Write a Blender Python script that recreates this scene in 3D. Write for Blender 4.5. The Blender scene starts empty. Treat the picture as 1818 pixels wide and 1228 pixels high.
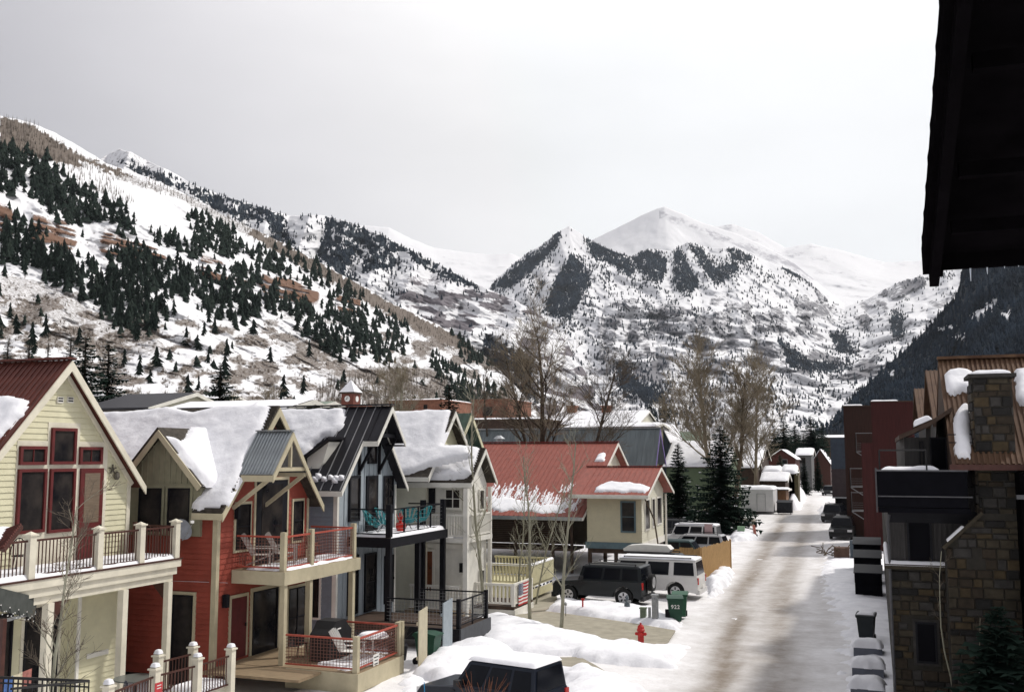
import bpy, math, random
import numpy as np
from math import sin, cos, radians, pi, atan2, sqrt
from mathutils import Vector, Matrix
random.seed(4)
S = bpy.context.scene
COL = S.collection
# ---------------------------------------------------------------- camera
FP, CX, CY = 1770.0, 909.0, 614.0
YAW, TILT, EYE = radians(19.9), radians(6.3), 7.0
cam_d = bpy.data.cameras.new('camera'); cam = bpy.data.objects.new('camera', cam_d); COL.objects.link(cam)
cam_d.sensor_width = 36.0; cam_d.lens = 36.0*FP/1818.0
cam_d.clip_start = 0.1; cam_d.clip_end = 60000
cam.location = (0, 0, EYE); cam.rotation_euler = (pi/2+TILT, 0, YAW)
S.camera = cam
# ---------------------------------------------------------------- sky, sun, exposure
SUN_AZ, SUN_EL = radians(50), radians(51)      # azimuth from +Y towards +X
world = bpy.data.worlds.new('World'); S.world = world; world.use_nodes = True
nt = world.node_tree; nt.nodes.clear()
def N(t, tp, **k):
    n = t.nodes.new(tp)
    for a, b in k.items():
        if a.startswith('i_'): n.inputs[a[2:].replace('_', ' ')].default_value = b
        else: setattr(n, a, b)
    return n
sky = N(nt, 'ShaderNodeTexSky', sky_type='NISHITA'); sky.sun_disc = False
sky.sun_elevation = SUN_EL; sky.sun_rotation = SUN_AZ
b1 = N(nt, 'ShaderNodeBackground', i_Strength=0.08); nt.links.new(sky.outputs[0], b1.inputs[0])
geo = N(nt, 'ShaderNodeTexCoord')
dotn = N(nt, 'ShaderNodeVectorMath', operation='DOT_PRODUCT')
ga, ge = radians(24), radians(22)
dotn.inputs[1].default_value = (sin(ga)*cos(ge), cos(ga)*cos(ge), sin(ge))
nt.links.new(geo.outputs['Generated'], dotn.inputs[0])
cr = N(nt, 'ShaderNodeValToRGB'); nt.links.new(dotn.outputs['Value'], cr.inputs[0])
cr.color_ramp.interpolation = 'B_SPLINE'
el = cr.color_ramp.elements
el[0].position = 0.0; el[0].color = (.46, .455, .475, 1)
el[1].position = 1.0; el[1].color = (1.05, 1.04, 1.04, 1)
for p, c in ((.30, (.45, .435, .465, 1)), (.45, (.62, .60, .62, 1)), (.60, (.84, .815, .825, 1)), (.74, (1.02, 1.0, .985, 1)), (.9, (1.1, 1.08, 1.07, 1))):
    e = el.new(p); e.color = c
mp = N(nt, 'ShaderNodeMapping'); mp.inputs['Scale'].default_value = (1, 1, 2.6)
nt.links.new(geo.outputs['Generated'], mp.inputs[0])
nz = N(nt, 'ShaderNodeTexNoise', i_Scale=2.2, i_Detail=4.0, i_Roughness=0.5); nt.links.new(mp.outputs[0], nz.inputs[0])
mr = N(nt, 'ShaderNodeMapRange'); mr.inputs[1].default_value = .3; mr.inputs[2].default_value = .7
mr.inputs[3].default_value = .92; mr.inputs[4].default_value = 1.08
nt.links.new(nz.outputs[0], mr.inputs[0])
# an overcast dome is brighter overhead than at the horizon
sx = N(nt, 'ShaderNodeSeparateXYZ'); nt.links.new(geo.outputs['Generated'], sx.inputs[0])
zr = N(nt, 'ShaderNodeMapRange'); zr.inputs[1].default_value = .3; zr.inputs[2].default_value = 1.0; zr.inputs[3].default_value = 1.0; zr.inputs[4].default_value = 1.6
nt.links.new(sx.outputs[2], zr.inputs[0]); mz = N(nt, 'ShaderNodeMath', operation='MULTIPLY'); nt.links.new(zr.outputs[0], mz.inputs[0]); nt.links.new(mr.outputs[0], mz.inputs[1])
mul = N(nt, 'ShaderNodeVectorMath', operation='SCALE'); nt.links.new(cr.outputs[0], mul.inputs[0]); nt.links.new(mz.outputs[0], mul.inputs['Scale'])
b2 = N(nt, 'ShaderNodeBackground', i_Strength=1.0); nt.links.new(mul.outputs[0], b2.inputs[0])
mx = N(nt, 'ShaderNodeMixShader'); mx.inputs[0].default_value = 0.9
wo = N(nt, 'ShaderNodeOutputWorld')
nt.links.new(b1.outputs[0], mx.inputs[1]); nt.links.new(b2.outputs[0], mx.inputs[2]); nt.links.new(mx.outputs[0], wo.inputs[0])
sd = bpy.data.lights.new('sun', 'SUN'); sd.energy = 2.7; sd.angle = radians(4); sd.color = (1, .955, .89)
sun = bpy.data.objects.new('sun', sd); COL.objects.link(sun)
sv = Vector((sin(SUN_AZ)*cos(SUN_EL), cos(SUN_AZ)*cos(SUN_EL), sin(SUN_EL)))
sun.rotation_euler = (-sv).to_track_quat('-Z', 'Y').to_euler(); sun.location = (60, 20, 80)
S.render.engine = 'CYCLES'
S.view_settings.view_transform = 'Standard'; S.view_settings.look = 'None'
S.view_settings.exposure = 0.10; S.view_settings.gamma = 1.0; S.view_settings.use_curve_mapping = False
S.cycles.volume_bounces = 0; S.cycles.max_bounces = 6; S.cycles.transparent_max_bounces = 8
# ---------------------------------------------------------------- measuring: photograph pixel -> place
_r = (cos(YAW), sin(YAW), 0.0); _f = (-sin(YAW)*cos(TILT), cos(YAW)*cos(TILT), sin(TILT))
_u = (sin(YAW)*sin(TILT), -cos(YAW)*sin(TILT), cos(TILT))
def ray(x, y):
    a = (x-CX)/FP; b = -(y-CY)/FP
    return tuple(a*_r[i]+b*_u[i]+_f[i] for i in range(3))
def atX(x, y, X): d = ray(x, y); t = X/d[0]; return (X, d[1]*t, d[2]*t+EYE)
def atY(x, y, Y): d = ray(x, y); t = Y/d[1]; return (d[0]*t, Y, d[2]*t+EYE)
def atZ(x, y, Z=0.0): d = ray(x, y); t = (Z-EYE)/d[2]; return (d[0]*t, d[1]*t, Z)
def atD(x, y, D): d = ray(x, y); return (d[0]*D, d[1]*D, d[2]*D+EYE)
# ---------------------------------------------------------------- noise (numpy)
_rs = np.random.RandomState(7); _tab = _rs.rand(4096)
def _h(ix, iy): return _tab[(ix*73+iy*1571+((ix*iy) % 61)*17) & 4095]
def vnoise(x, y):
    x = np.asarray(x, float); y = np.asarray(y, float)
    ix = np.floor(x).astype(int); iy = np.floor(y).astype(int); fx = x-ix; fy = y-iy
    fx = fx*fx*(3-2*fx); fy = fy*fy*(3-2*fy)
    return (_h(ix, iy)*(1-fx)+_h(ix+1, iy)*fx)*(1-fy)+(_h(ix, iy+1)*(1-fx)+_h(ix+1, iy+1)*fx)*fy
def fbm(x, y, o=4, g=.5):
    a = 1.0; s = 0; t = 0
    for i in range(o):
        s = s+a*vnoise(x*2**i+13.7*i, y*2**i+7.1*i); t += a; a *= g
    return s/t
def inpoly(px, py, poly):
    px = np.asarray(px, float); py = np.asarray(py, float); r = np.zeros(px.shape, bool); n = len(poly)
    for i in range(n):
        x0, y0 = poly[i]; x1, y1 = poly[(i+1) % n]
        if y0 == y1: continue
        c = ((y0 > py) != (y1 > py)) & (px < (x1-x0)*(py-y0)/(y1-y0)+x0)
        r ^= c
    return r
def pdist(px, py, poly):
    d = np.full(np.shape(px), 1e9); n = len(poly)
    for i in range(n):
        x0, y0 = poly[i]; x1, y1 = poly[(i+1) % n]
        dx, dy = x1-x0, y1-y0; L = dx*dx+dy*dy+1e-9
        t = np.clip(((px-x0)*dx+(py-y0)*dy)/L, 0, 1)
        d = np.minimum(d, np.hypot(px-x0-t*dx, py-y0-t*dy))
    return d
def sst(a, b, x): t = np.clip((x-a)/(b-a), 0, 1); return t*t*(3-2*t)
# ---------------------------------------------------------------- materials
def mat(name, col, rough=.7, var=.12, sc=3.0, bump=0.0, bsc=30.0, metal=0.0, col2=None, stretch=(1, 1, 1), spec=.3, detail=4.0, coat=0.0):
    m = bpy.data.materials.new(name); m.use_nodes = True; t = m.node_tree; p = t.nodes['Principled BSDF']
    p.inputs['Roughness'].default_value = rough; p.inputs['Metallic'].default_value = metal
    p.inputs['Specular IOR Level'].default_value = spec; p.inputs['Coat Weight'].default_value = coat
    tc = N(t, 'ShaderNodeTexCoord'); mp = N(t, 'ShaderNodeMapping'); mp.inputs['Scale'].default_value = stretch
    t.links.new(tc.outputs['Object'], mp.inputs[0])
    n = N(t, 'ShaderNodeTexNoise', i_Scale=sc, i_Detail=detail, i_Roughness=.6); t.links.new(mp.outputs[0], n.inputs[0])
    r = N(t, 'ShaderNodeValToRGB'); t.links.new(n.outputs[0], r.inputs[0])
    c2 = col2 or tuple(min(1, c*(1+var)) for c in col); c1 = tuple(c*(1-var) for c in col) if not col2 else col
    r.color_ramp.elements[0].position = .32; r.color_ramp.elements[0].color = (*c1, 1)
    r.color_ramp.elements[1].position = .68; r.color_ramp.elements[1].color = (*c2, 1)
    t.links.new(r.outputs[0], p.inputs['Base Color'])
    if bump:
        n2 = N(t, 'ShaderNodeTexNoise', i_Scale=bsc, i_Detail=3.0); t.links.new(mp.outputs[0], n2.inputs[0])
        b = N(t, 'ShaderNodeBump', i_Strength=bump, i_Distance=.03); t.links.new(n2.outputs[0], b.inputs['Height']); t.links.new(b.outputs[0], p.inputs['Normal'])
    return m
# ---------------------------------------------------------------- mesh builder
ORG = {}
class MB:
    def __init__(s): s.v = []; s.f = []
    def add(s, vs, fs):
        o = len(s.v); s.v += [tuple(v) for v in vs]; s.f += [tuple(i+o for i in f) for f in fs]; return s
    def box(s, x0, x1, y0, y1, z0, z1):
        if x0 > x1: x0, x1 = x1, x0
        if y0 > y1: y0, y1 = y1, y0
        if z0 > z1: z0, z1 = z1, z0
        return s.add([(x0,y0,z0),(x1,y0,z0),(x1,y1,z0),(x0,y1,z0),(x0,y0,z1),(x1,y0,z1),(x1,y1,z1),(x0,y1,z1)],
                     [(0,3,2,1),(4,5,6,7),(0,1,5,4),(1,2,6,5),(2,3,7,6),(3,0,4,7)])
    def prism(s, poly, a, b, ax):
        A = 0
        for i in range(len(poly)):
            p, q = poly[i], poly[(i+1) % len(poly)]; A += p[0]*q[1]-q[0]*p[1]
        if A < 0: poly = poly[::-1]
        if a > b: a, b = b, a
        mk = {'x': lambda p, t: (t, p[0], p[1]), 'y': lambda p, t: (p[0], t, p[1]), 'z': lambda p, t: (p[0], p[1], t)}[ax]
        n = len(poly); vs = [mk(p, a) for p in poly]+[mk(p, b) for p in poly]
        fl = ax == 'y'
        fs = [tuple(range(n))[::-1], tuple(range(n, 2*n))]+[(i, (i+1) % n, n+(i+1) % n, n+i) for i in range(n)]
        if fl: fs = [f[::-1] for f in fs]
        return s.add(vs, fs)
    def bar(s, p, q, w, h=None, up=(0, 0, 1)):
        h = h or w; p = Vector(p); q = Vector(q); d = (q-p).normalized(); u = Vector(up)
        if abs(d.dot(u)) > .98: u = Vector((0, 1, 0))
        a = d.cross(u).normalized()*(w/2); b = a.cross(d).normalized()*(h/2)
        vs = [c+e*a+g*b for c in (p, q) for e, g in ((-1,-1),(1,-1),(1,1),(-1,1))]
        return s.add(vs, [(0,1,2,3),(7,6,5,4),(0,4,5,1),(1,5,6,2),(2,6,7,3),(3,7,4,0)])
    def tube(s, p, q, r0, r1=None, n=8, cap=True):
        r1 = r0 if r1 is None else r1; p = Vector(p); q = Vector(q); d = (q-p)
        if d.length < 1e-6: return s
        d.normalize(); a = d.orthogonal().normalized(); b = d.cross(a)
        vs = [c+(a*cos(2*pi*i/n)+b*sin(2*pi*i/n))*r for c, r in ((p, r0), (q, r1)) for i in range(n)]
        fs = [(i, (i+1) % n, n+(i+1) % n, n+i) for i in range(n)]
        if cap: fs += [tuple(range(n))[::-1], tuple(range(n, 2*n))]
        return s.add(vs, fs)
    def path(s, pts, r, n=6):
        for i in range(len(pts)-1): s.tube(pts[i], pts[i+1], r, r, n)
        return s
    def lathe(s, c, prof, n=16):
        vs = []; fs = []
        for (r, z) in prof: vs += [(c[0]+r*cos(2*pi*i/n), c[1]+r*sin(2*pi*i/n), c[2]+z) for i in range(n)]
        for k in range(len(prof)-1):
            fs += [(k*n+i, k*n+(i+1) % n, (k+1)*n+(i+1) % n, (k+1)*n+i) for i in range(n)]
        fs += [tuple(range(n))[::-1], tuple(range((len(prof)-1)*n, len(prof)*n))]
        return s.add(vs, fs)
    def grid(s, P, closed=False):
        h = len(P); w = len(P[0]); vs = [p for row in P for p in row]
        return s.add(vs, [(j*w+i, j*w+i+1, (j+1)*w+i+1, (j+1)*w+i) for j in range(h-1) for i in range(w-1)])
    def mesh(s, name, m, org=(0, 0, 0), smooth=False):
        me = bpy.data.meshes.new(name)
        me.from_pydata([(v[0]-org[0], v[1]-org[1], v[2]-org[2]) for v in s.v], [], s.f)
        if m: me.materials.append(m)
        if smooth: me.polygons.foreach_set('use_smooth', [True]*len(me.polygons))
        me.update(); return me
    def build(s, name, m, parent=None, smooth=False, label=None, **k):
        org = ORG.get(parent.name, (0, 0, 0)) if parent else k.pop('org', (0, 0, 0))
        k.pop('org', None)
        o = bpy.data.objects.new(name, s.mesh(name, m, org, smooth)); COL.objects.link(o)
        if parent: o.parent = parent; ORG[o.name] = org
        else: o.location = org; ORG[o.name] = org
        if label: o['label'] = label
        for a, b in k.items(): o[a] = b
        if k.get('cat'): del o['cat']; o['category'] = k['cat']
        return o
def thing(name, label, cat, loc=(0, 0, 0), group=None, local=False):
    o = bpy.data.objects.new(name, None); COL.objects.link(o); o.location = loc; o.empty_display_size = .3
    ORG[o.name] = (0, 0, 0) if local else tuple(loc)
    o['label'] = label; o['category'] = cat
    if group: o['group'] = group
    return o
def copy_tree(o, parent=None):
    c = o.copy(); COL.objects.link(c); c.parent = parent; ORG[c.name] = ORG.get(o.name, (0, 0, 0))
    for ch in list(o.children): copy_tree(ch, c)
    return c
def npmesh(name, V, Fq, m, smooth=False, attrs=None):
    me = bpy.data.meshes.new(name); V = np.asarray(V, np.float32); Fq = np.asarray(Fq, np.int32); k = Fq.shape[1]
    me.vertices.add(len(V)); me.vertices.foreach_set('co', V.ravel())
    me.loops.add(Fq.size); me.loops.foreach_set('vertex_index', Fq.ravel())
    me.polygons.add(len(Fq)); me.polygons.foreach_set('loop_start', np.arange(0, Fq.size, k, dtype=np.int32))
    me.polygons.foreach_set('loop_total', np.full(len(Fq), k, np.int32))
    if smooth: me.polygons.foreach_set('use_smooth', np.ones(len(Fq), bool))
    me.update(calc_edges=True); me.materials.append(m)
    for a, d in (attrs or {}).items():
        if np.ndim(d) == 2:
            at = me.attributes.new(a, 'FLOAT_COLOR', 'POINT'); at.data.foreach_set('color', np.asarray(d, np.float32).ravel())
        else:
            at = me.attributes.new(a, 'FLOAT', 'POINT'); at.data.foreach_set('value', np.asarray(d, np.float32).ravel())
    return me
def link(me, name, **k):
    o = bpy.data.objects.new(name, me); COL.objects.link(o)
    for a, b in k.items(): o['category' if a == 'cat' else a] = b
    return o
def gridfaces(h, w):
    i = np.arange(h-1)[:, None]*w+np.arange(w-1)[None]; i = i.ravel()
    return np.stack([i, i+1, i+w+1, i+w], 1)
# ================================================================ terrain
def terrain_mat(name, rock, rock2, brush, forest, s1=.02, s2=.1, brk=.02):
    m = bpy.data.materials.new(name); m.use_nodes = True; t = m.node_tree; p = t.nodes['Principled BSDF']
    p.inputs['Roughness'].default_value = .85; p.inputs['Specular IOR Level'].default_value = .1
    tc = N(t, 'ShaderNodeTexCoord')
    def noise(sc, det=5, rg=.6, st=(1, 1, 1)):
        mp = N(t, 'ShaderNodeMapping'); mp.inputs['Scale'].default_value = st; t.links.new(tc.outputs['Object'], mp.inputs[0])
        n = N(t, 'ShaderNodeTexNoise', i_Scale=sc, i_Detail=float(det), i_Roughness=rg); t.links.new(mp.outputs[0], n.inputs[0]); return n.outputs[0]
    def attr(a): n = N(t, 'ShaderNodeAttribute', attribute_name=a); return n.outputs['Fac']
    def math(op, a, b):
        n = N(t, 'ShaderNodeMath', operation=op)
        for i, q in enumerate((a, b)):
            if isinstance(q, (int, float)): n.inputs[i].default_value = q
            else: t.links.new(q, n.inputs[i])
        return n.outputs[0]
    def ramp(x, a, b):
        n = N(t, 'ShaderNodeMapRange'); n.inputs[1].default_value = a; n.inputs[2].default_value = b; t.links.new(x, n.inputs[0]); return n.outputs[0]
    def mix(f, a, b):
        n = N(t, 'ShaderNodeMix', data_type='RGBA'); t.links.new(f, n.inputs[0])
        for i, q in ((6, a), (7, b)):
            if isinstance(q, tuple): n.inputs[i].default_value = (*q, 1)
            else: t.links.new(q, n.inputs[i])
        return n.outputs[2]
    snow = mix(noise(s1), (.68, .68, .70), (.81, .81, .82))
    nb = noise(s2, 6, .75)
    # brush: breaks through the snow where the mask is strong
    fb = ramp(math('ADD', math('MULTIPLY', attr('brush'), .62), nb), .78, .98)
    c = mix(fb, snow, mix(noise(s2*3), brush, tuple(q*1.6 for q in brush)))
    nr = noise(s2*1.1, 7, .8, (1, 1, 1.5))
    fr = ramp(math('ADD', math('MULTIPLY', attr('rock'), .62), nr), .80, .92)
    c = mix(fr, c, mix(noise(brk*2.5, 5, .7, (1, 1, 6)), rock, rock2))
    ff = ramp(math('ADD', math('MULTIPLY', attr('forest'), .8), math('MULTIPLY', noise(s2*1.7, 4, .7), .7)), .80, .95)
    c = mix(ff, c, forest)
    t.links.new(c, p.inputs['Base Color'])
    bp = N(t, 'ShaderNodeBump', i_Strength=.6, i_Distance=.35/s2*.1+.3); t.links.new(nr, bp.inputs['Height']); t.links.new(bp.outputs[0], p.inputs['Normal'])
    return m
class Sheet: pass
def sheet(name, ridge, base, dist, x0, x1, nx, nv, m, amp, lam, masks, shape=1.0, label=None, crag=.5, extra=None, smooth=True):
    """one mountain side: columns run from valley floor (v=0) to skyline (v=1), then a back slope."""
    px = np.linspace(x0, x1, nx); rx, ry = zip(*ridge); ys = np.interp(px, rx, ry)
    ys = ys+(fbm(px/14., px*0+3, 4)-.5)*5.0*crag
    bx, by = zip(*base); yb = np.interp(px, bx, by)
    dx, d0, d1 = zip(*dist); D0 = np.interp(px, dx, d0); D1 = np.interp(px, dx, d1)
    v = np.linspace(0, 1, nv)[:, None]
    PX = np.broadcast_to(px, (nv, nx)); wx = PX+(1-v)**.7*np.minimum(1, 12*(1-v))*90*(fbm(v*3.1+PX/170., PX/110.+v, 4)-.5)*1.6
    kw = max(5, int(nx*.16)); kk = np.hanning(kw); kk /= kk.sum(); ysm = np.convolve(np.pad(ys, kw, 'edge'), kk, 'same')[kw:-kw]
    YS = np.interp(wx, px, ys)*v**5+np.interp(wx, px, ysm)*(1-v**5); YS = np.minimum(YS, yb-5); PY = yb+(YS-yb)*v; PY = np.maximum(PY, ys); DD = D0+(D1-D0)*v**shape
    a = (PX-CX)/FP; b = -(PY-CY)/FP
    R = [a*_r[i]+b*_u[i]+_f[i] for i in range(3)]
    X = R[0]*DD; Y = R[1]*DD
    if extra is None: rel = 0
    else: rel = extra(PX, PY, X, Y)
    n = (1-np.abs(2*fbm(X/lam, Y/lam, 6, .55)-1))-.7
    n2 = (fbm(X/lam*5+9, Y/lam*5, 5, .6)-.5)
    DD = DD+amp*(n*1.3+n2*crag)*np.sin(np.pi*np.clip(v, 0, 1)*.97+.05)**.6+rel
    W = np.stack([R[i]*DD for i in range(3)], -1); W[..., 2] += EYE
    mk = masks(PX, PY, X, Y)
    # back slope
    back = []
    for k, (dd, dz) in enumerate(((.06, .06), (.2, .3), (.5, 1.0))):
        w = W[-1].copy(); w[:, 0] *= 1+dd; w[:, 1] *= 1+dd; w[:, 2] = W[-1][:, 2]*(1-dz); back.append(w)
    Wall = np.concatenate([W, np.stack(back)], 0)
    ext = lambda q: np.concatenate([q, np.repeat(q[-1:], 3, 0)], 0).ravel()
    V = Wall.reshape(-1, 3)
    me = npmesh(name, V, gridfaces(nv+3, nx), m, smooth, {k: ext(q) for k, q in mk.items()})
    o = link(me, name, kind='structure')
    s = Sheet(); s.px, s.nv, s.ys, s.yb, s.W, s.mk = px, nv, ys, yb, W, mk
    def at(x, y):
        ci = np.clip((np.asarray(x)-x0)/(x1-x0)*(nx-1), 0, nx-1.001); i = ci.astype(int); fx = ci-i
        top = s.ys[i]*(1-fx)+s.ys[i+1]*fx; bot = s.yb[i]*(1-fx)+s.yb[i+1]*fx
        vv = np.clip((y-bot)/(top-bot), 0, .999)*(nv-1); j = vv.astype(int); fy = (vv-j)[:, None]; fx = fx[:, None]
        return (W[j, i]*(1-fx)+W[j, i+1]*fx)*(1-fy)+(W[j+1, i]*(1-fx)+W[j+1, i+1]*fx)*fy, top, bot
    s.at = at; s.obj = o
    return s
def polys(PX, PY, L, soft=4):
    r = np.zeros(PX.shape)
    wob = (fbm(PX/5., PY/5., 3)-.5)*11; wob2 = (fbm(PX/5.+50, PY/5., 3)-.5)*14
    for p in L:
        xs = [q[0] for q in p]; ys = [q[1] for q in p]
        sel = (PX > min(xs)-20) & (PX < max(xs)+20) & (PY > min(ys)-20) & (PY < max(ys)+20)
        if sel.any(): r[sel] = np.maximum(r[sel], inpoly(PX[sel]+wob[sel], PY[sel]+wob2[sel], p))
    return r
# ---- tiny conifers for far slopes (joined): template of stacked cones
def cone_template(tiers, n, seed, rad=.22):
    rs = np.random.RandomState(seed); V = []; Fc = []
    for k in range(tiers):
        z0 = .06+.94*k/tiers*.95; z1 = min(1.0, z0+1.25/tiers+.12); r = rad*(1-k/tiers)**.8*(.8+.4*rs.rand())
        o = len(V); off = (rs.rand(2)-.5)*rad*.35
        for i in range(n):
            an = 2*pi*(i+rs.rand()*.5)/n; rr = r*(.65+.6*rs.rand())
            V.append((rr*cos(an)+off[0], rr*sin(an)+off[1], z0-.05*rs.rand()))
        V.append((off[0]*.4, off[1]*.4, z1)); Fc += [(o+i, o+(i+1) % n, o+n) for i in range(n)]
    return np.array(V), np.array(Fc)
def scatter_mesh(name, P, H, W, templ, m, seed=1, tint=None):
    rs = np.random.RandomState(seed); n = len(P); Vs = []; Fs = []; off = 0
    ch = rs.randint(0, len(templ), n)
    for k, (tv, tf) in enumerate(templ):
        i = np.where(ch == k)[0]
        if not len(i): continue
        a = rs.rand(len(i))*2*pi; c, s_ = np.cos(a)[:, None], np.sin(a)[:, None]
        h = H[i][:, None]; w = W[i][:, None]
        x = (tv[None, :, 0]*c-tv[None, :, 1]*s_)*w+P[i][:, 0:1]; y = (tv[None, :, 0]*s_+tv[None, :, 1]*c)*w+P[i][:, 1:2]; z = tv[None, :, 2]*h+P[i][:, 2:3]
        Vs.append(np.stack([x, y, z], -1).reshape(-1, 3))
        Fs.append((tf[None]+(np.arange(len(i))*len(tv))[:, None, None]+off).reshape(-1, tf.shape[1])); off += len(i)*len(tv)
    return npmesh(name, np.concatenate(Vs), np.concatenate(Fs), m)
SMALL = [cone_template(3, 5, k) for k in range(6)]
TINY = [cone_template(2, 4, 20+k, .26) for k in range(4)]
def pick(x0, x1, y0, y1, n, dens, seed):
    """random photograph positions, kept with the given density map"""
    rs = np.random.RandomState(seed); x = rs.uniform(x0, x1, n); y = rs.uniform(y0, y1, n); k = rs.rand(n) < dens(x, y)
    return x[k], y[k]
M_snowcone = None
m_fir_far = mat('far_fir', (.012, .020, .032), .9, .5, .02, spec=.05)
m_fir_mid = mat('slope_fir', (.013, .021, .020), .9, .5, .05, spec=.05)

# ---- far white ridge
t_far = terrain_mat('far_snow_mountain', (.34, .33, .36), (.5, .5, .53), (.5, .5, .5), (.1, .12, .14), .001, .006, .002)
def mk_far(PX, PY, X, Y):
    r = np.clip(.25+.35*(fbm(X/300, Y/300, 4)-.5), 0, 1)*np.where(PY < 500, 1, .8)
    return dict(brush=PX*0, rock=np.clip(r+.12, 0, 1), forest=PX*0)
sheet('far_mountain_ridge', [(560,395),(690,403),(730,424),(770,440),(860,452),(905,450),(960,470),(1220,470),(1262,402),(1300,398),(1345,412),(1395,440),(1440,432),(1500,446),(1570,466),(1650,462),(1740,455),(1900,440)],
      [(560,560),(1900,560)], [(560,7000,9500),(1900,7000,9500)], 560, 1900, 420, 60, t_far, 260, 1300, mk_far, crag=.5)
# ---- main white peak
sheet('white_peak', [(1000,440),(1047,428),(1100,402),(1140,382),(1165,371),(1180,367),(1192,372),(1215,381),(1240,393),(1275,404),(1320,420),(1370,444),(1410,468),(1450,500),(1500,540)],
      [(1000,560),(1500,600)], [(1000,5600,7000),(1500,5600,7000)], 1000, 1500, 300, 90, t_far, 130, 900,
      lambda PX, PY, X, Y: dict(brush=PX*0, rock=np.clip(.1+.45*np.exp(-((PY-(.38*(PX-1180)+383))/14.)**2)*(PX > 1170)+.25*sst(430, 500, PY), 0, 1), forest=PX*0), crag=.25)
# ---- central cliffs and forests
t_mid = terrain_mat('cliff_mountain', (.11, .108, .12), (.27, .265, .28), (.16, .14, .13), (.022, .032, .044), .003, .032, .012)
BT = [[(1264,554),(1292,554),(1304,592),(1288,597),(1274,587)],[(1314,568),(1325,583),(1346,608),(1321,597)],[(1367,545),(1386,545),(1398,587),(1372,576)],[(1414,526),(1433,526),(1435,561),(1414,559)],[(1449,512),(1466,512),(1473,538),(1456,536)],[(1108,531),(1133,531),(1131,546),(1110,543)],[(1172,546),(1210,550),(1210,566),(1178,562)],[(1148,550),(1170,548),(1168,560)],[(1063,559),(1096,564),(1091,611),(1063,611)],[(1124,568),(1138,575),(1133,597),(1121,585)],[(1227,568),(1255,573),(1260,603),(1241,597)],[(1517,559),(1541,557),(1550,571),(1527,573)],[(1340,560),(1366,556),(1370,580),(1345,585)],[(1285,540),(1330,536),(1330,550),(1290,552)],[(1560,520),(1600,500),(1650,490),(1640,505),(1590,530)],[(1066,612),(1110,622),(1100,640),(1066,640)]]
FB = [[(868,512),(900,482),(935,455),(968,432),(985,436),(972,455),(945,480),(905,512)], [(1012,452),(1030,462),(1050,500),(1022,548),(1000,560),(962,552),(975,510)],
      [(1040,425),(1070,432),(1100,446),(1128,478),(1118,492),(1085,470),(1050,455)], [(1118,458),(1150,442),(1184,458),(1186,482),(1172,505),(1140,484)],
      [(1200,440),(1240,472),(1246,486),(1232,518),(1202,516),(1188,490)], [(1220,430),(1252,447),(1266,476),(1306,466),(1312,482),(1284,500),(1268,508),(1244,470)],
      [(1292,438),(1342,456),(1322,468),(1300,460)], [(1095,640),(1112,645),(1135,680),(1165,690),(1182,712),(1150,716),(1128,700),(1110,706),(1100,690)], [(1468,588),(1500,598),(1524,634),(1490,628)],
      [(990,410),(1000,420),(975,445),(965,440)], [(1380,600),(1400,650),(1480,660),(1520,650),(1440,640)], [(1385,465),(1420,478),(1450,500),(1440,505),(1400,485)], [(1580,560),(1600,555),(1605,600),(1585,600)]]
COU = [[(985,440),(1000,440),(985,500),(965,550),(945,545),(970,500)], [(1186,450),(1200,440),(1196,480),(1192,515),(1176,515),(1182,480)], [(1222,450),(1245,480),(1280,525),(1270,525),(1235,490),(1218,460)]]
def mk_c(PX, PY, X, Y):
    fo = polys(PX, PY, FB); co = polys(PX, PY, COU)
    cliff = sst(500, 550, PY)*sst(1035, 1085, PX)*(1-sst(655, 700, PY))
    rib = .5+.5*np.sin(PX/17.+2.5*fbm(PX/60., PY/90., 3)*2)
    rock = .16+.44*cliff*sst(.25, .8, fbm(PX/26.+4, PY/15., 3))*1.6+.1*rib
    band = sst(.55, .7, fbm(PX/110.+2, (PY-.06*PX)/11., 3))*sst(540, 600, PY)
    rock = np.clip(rock+.25*band+.12*sst(600, 720, PY)-.25*sst(1420, 1500, PX)*(1-sst(640, 700, PY)), 0, 1)
    rock = np.maximum(rock*.92, .62*polys(PX, PY, BT)); rock += .3*sst(1500, 1560, PX)*(1-sst(560, 600, PY-.0*PX))*sst(.45, .6, fbm(PX/30., PY/20., 3))
    return dict(brush=np.clip(.15+.25*sst(640, 720, PY), 0, 1)*(1-co), rock=rock*(1-co)*(1-.4*sst(430, 400, PY)), forest=fo*(.6+.35*sst(.3, .5, fbm(PX/8., PY/8., 3)))*(1-co))
def ex_c(PX, PY, X, Y):
    st = (PY-.05*PX)/26.+1.2*fbm(PX/70., PY/70., 3); s = st-np.floor(st)
    cl = sst(520, 560, PY)*sst(1035, 1085, PX)
    butt = np.abs(((PX/58.+1.6*fbm(PX/90.+5, PY/200., 2)) % 1)-.5)*2
    bt = polys(PX, PY, BT)
    return -45*bt-120*(sst(.0, .25, s)-s)*cl*.6-130*(1-butt**2)*cl*.5+70*np.abs(((PX-.4*PY)/47. % 1)-.5)*(1-cl)
cen = sheet('central_mountain', [(840,548),(860,522),(875,503),(900,478),(935,450),(965,433),(985,415),(1010,401),(1028,412),(1047,426),(1080,442),(1120,456),(1150,442),(1190,446),(1222,430),(1262,440),(1300,438),(1350,460),(1400,478),(1440,502),(1470,530),(1500,545),(1545,528),(1600,498),(1650,485),(1712,466),(1900,440)],
      [(840,790),(1900,790)], [(840,3000,4600),(1100,2800,4800),(1500,2600,5200),(1900,2200,4600)], 840, 1900, 700, 260, t_mid, 210, 520, mk_c, crag=.55, extra=ex_c)
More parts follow.
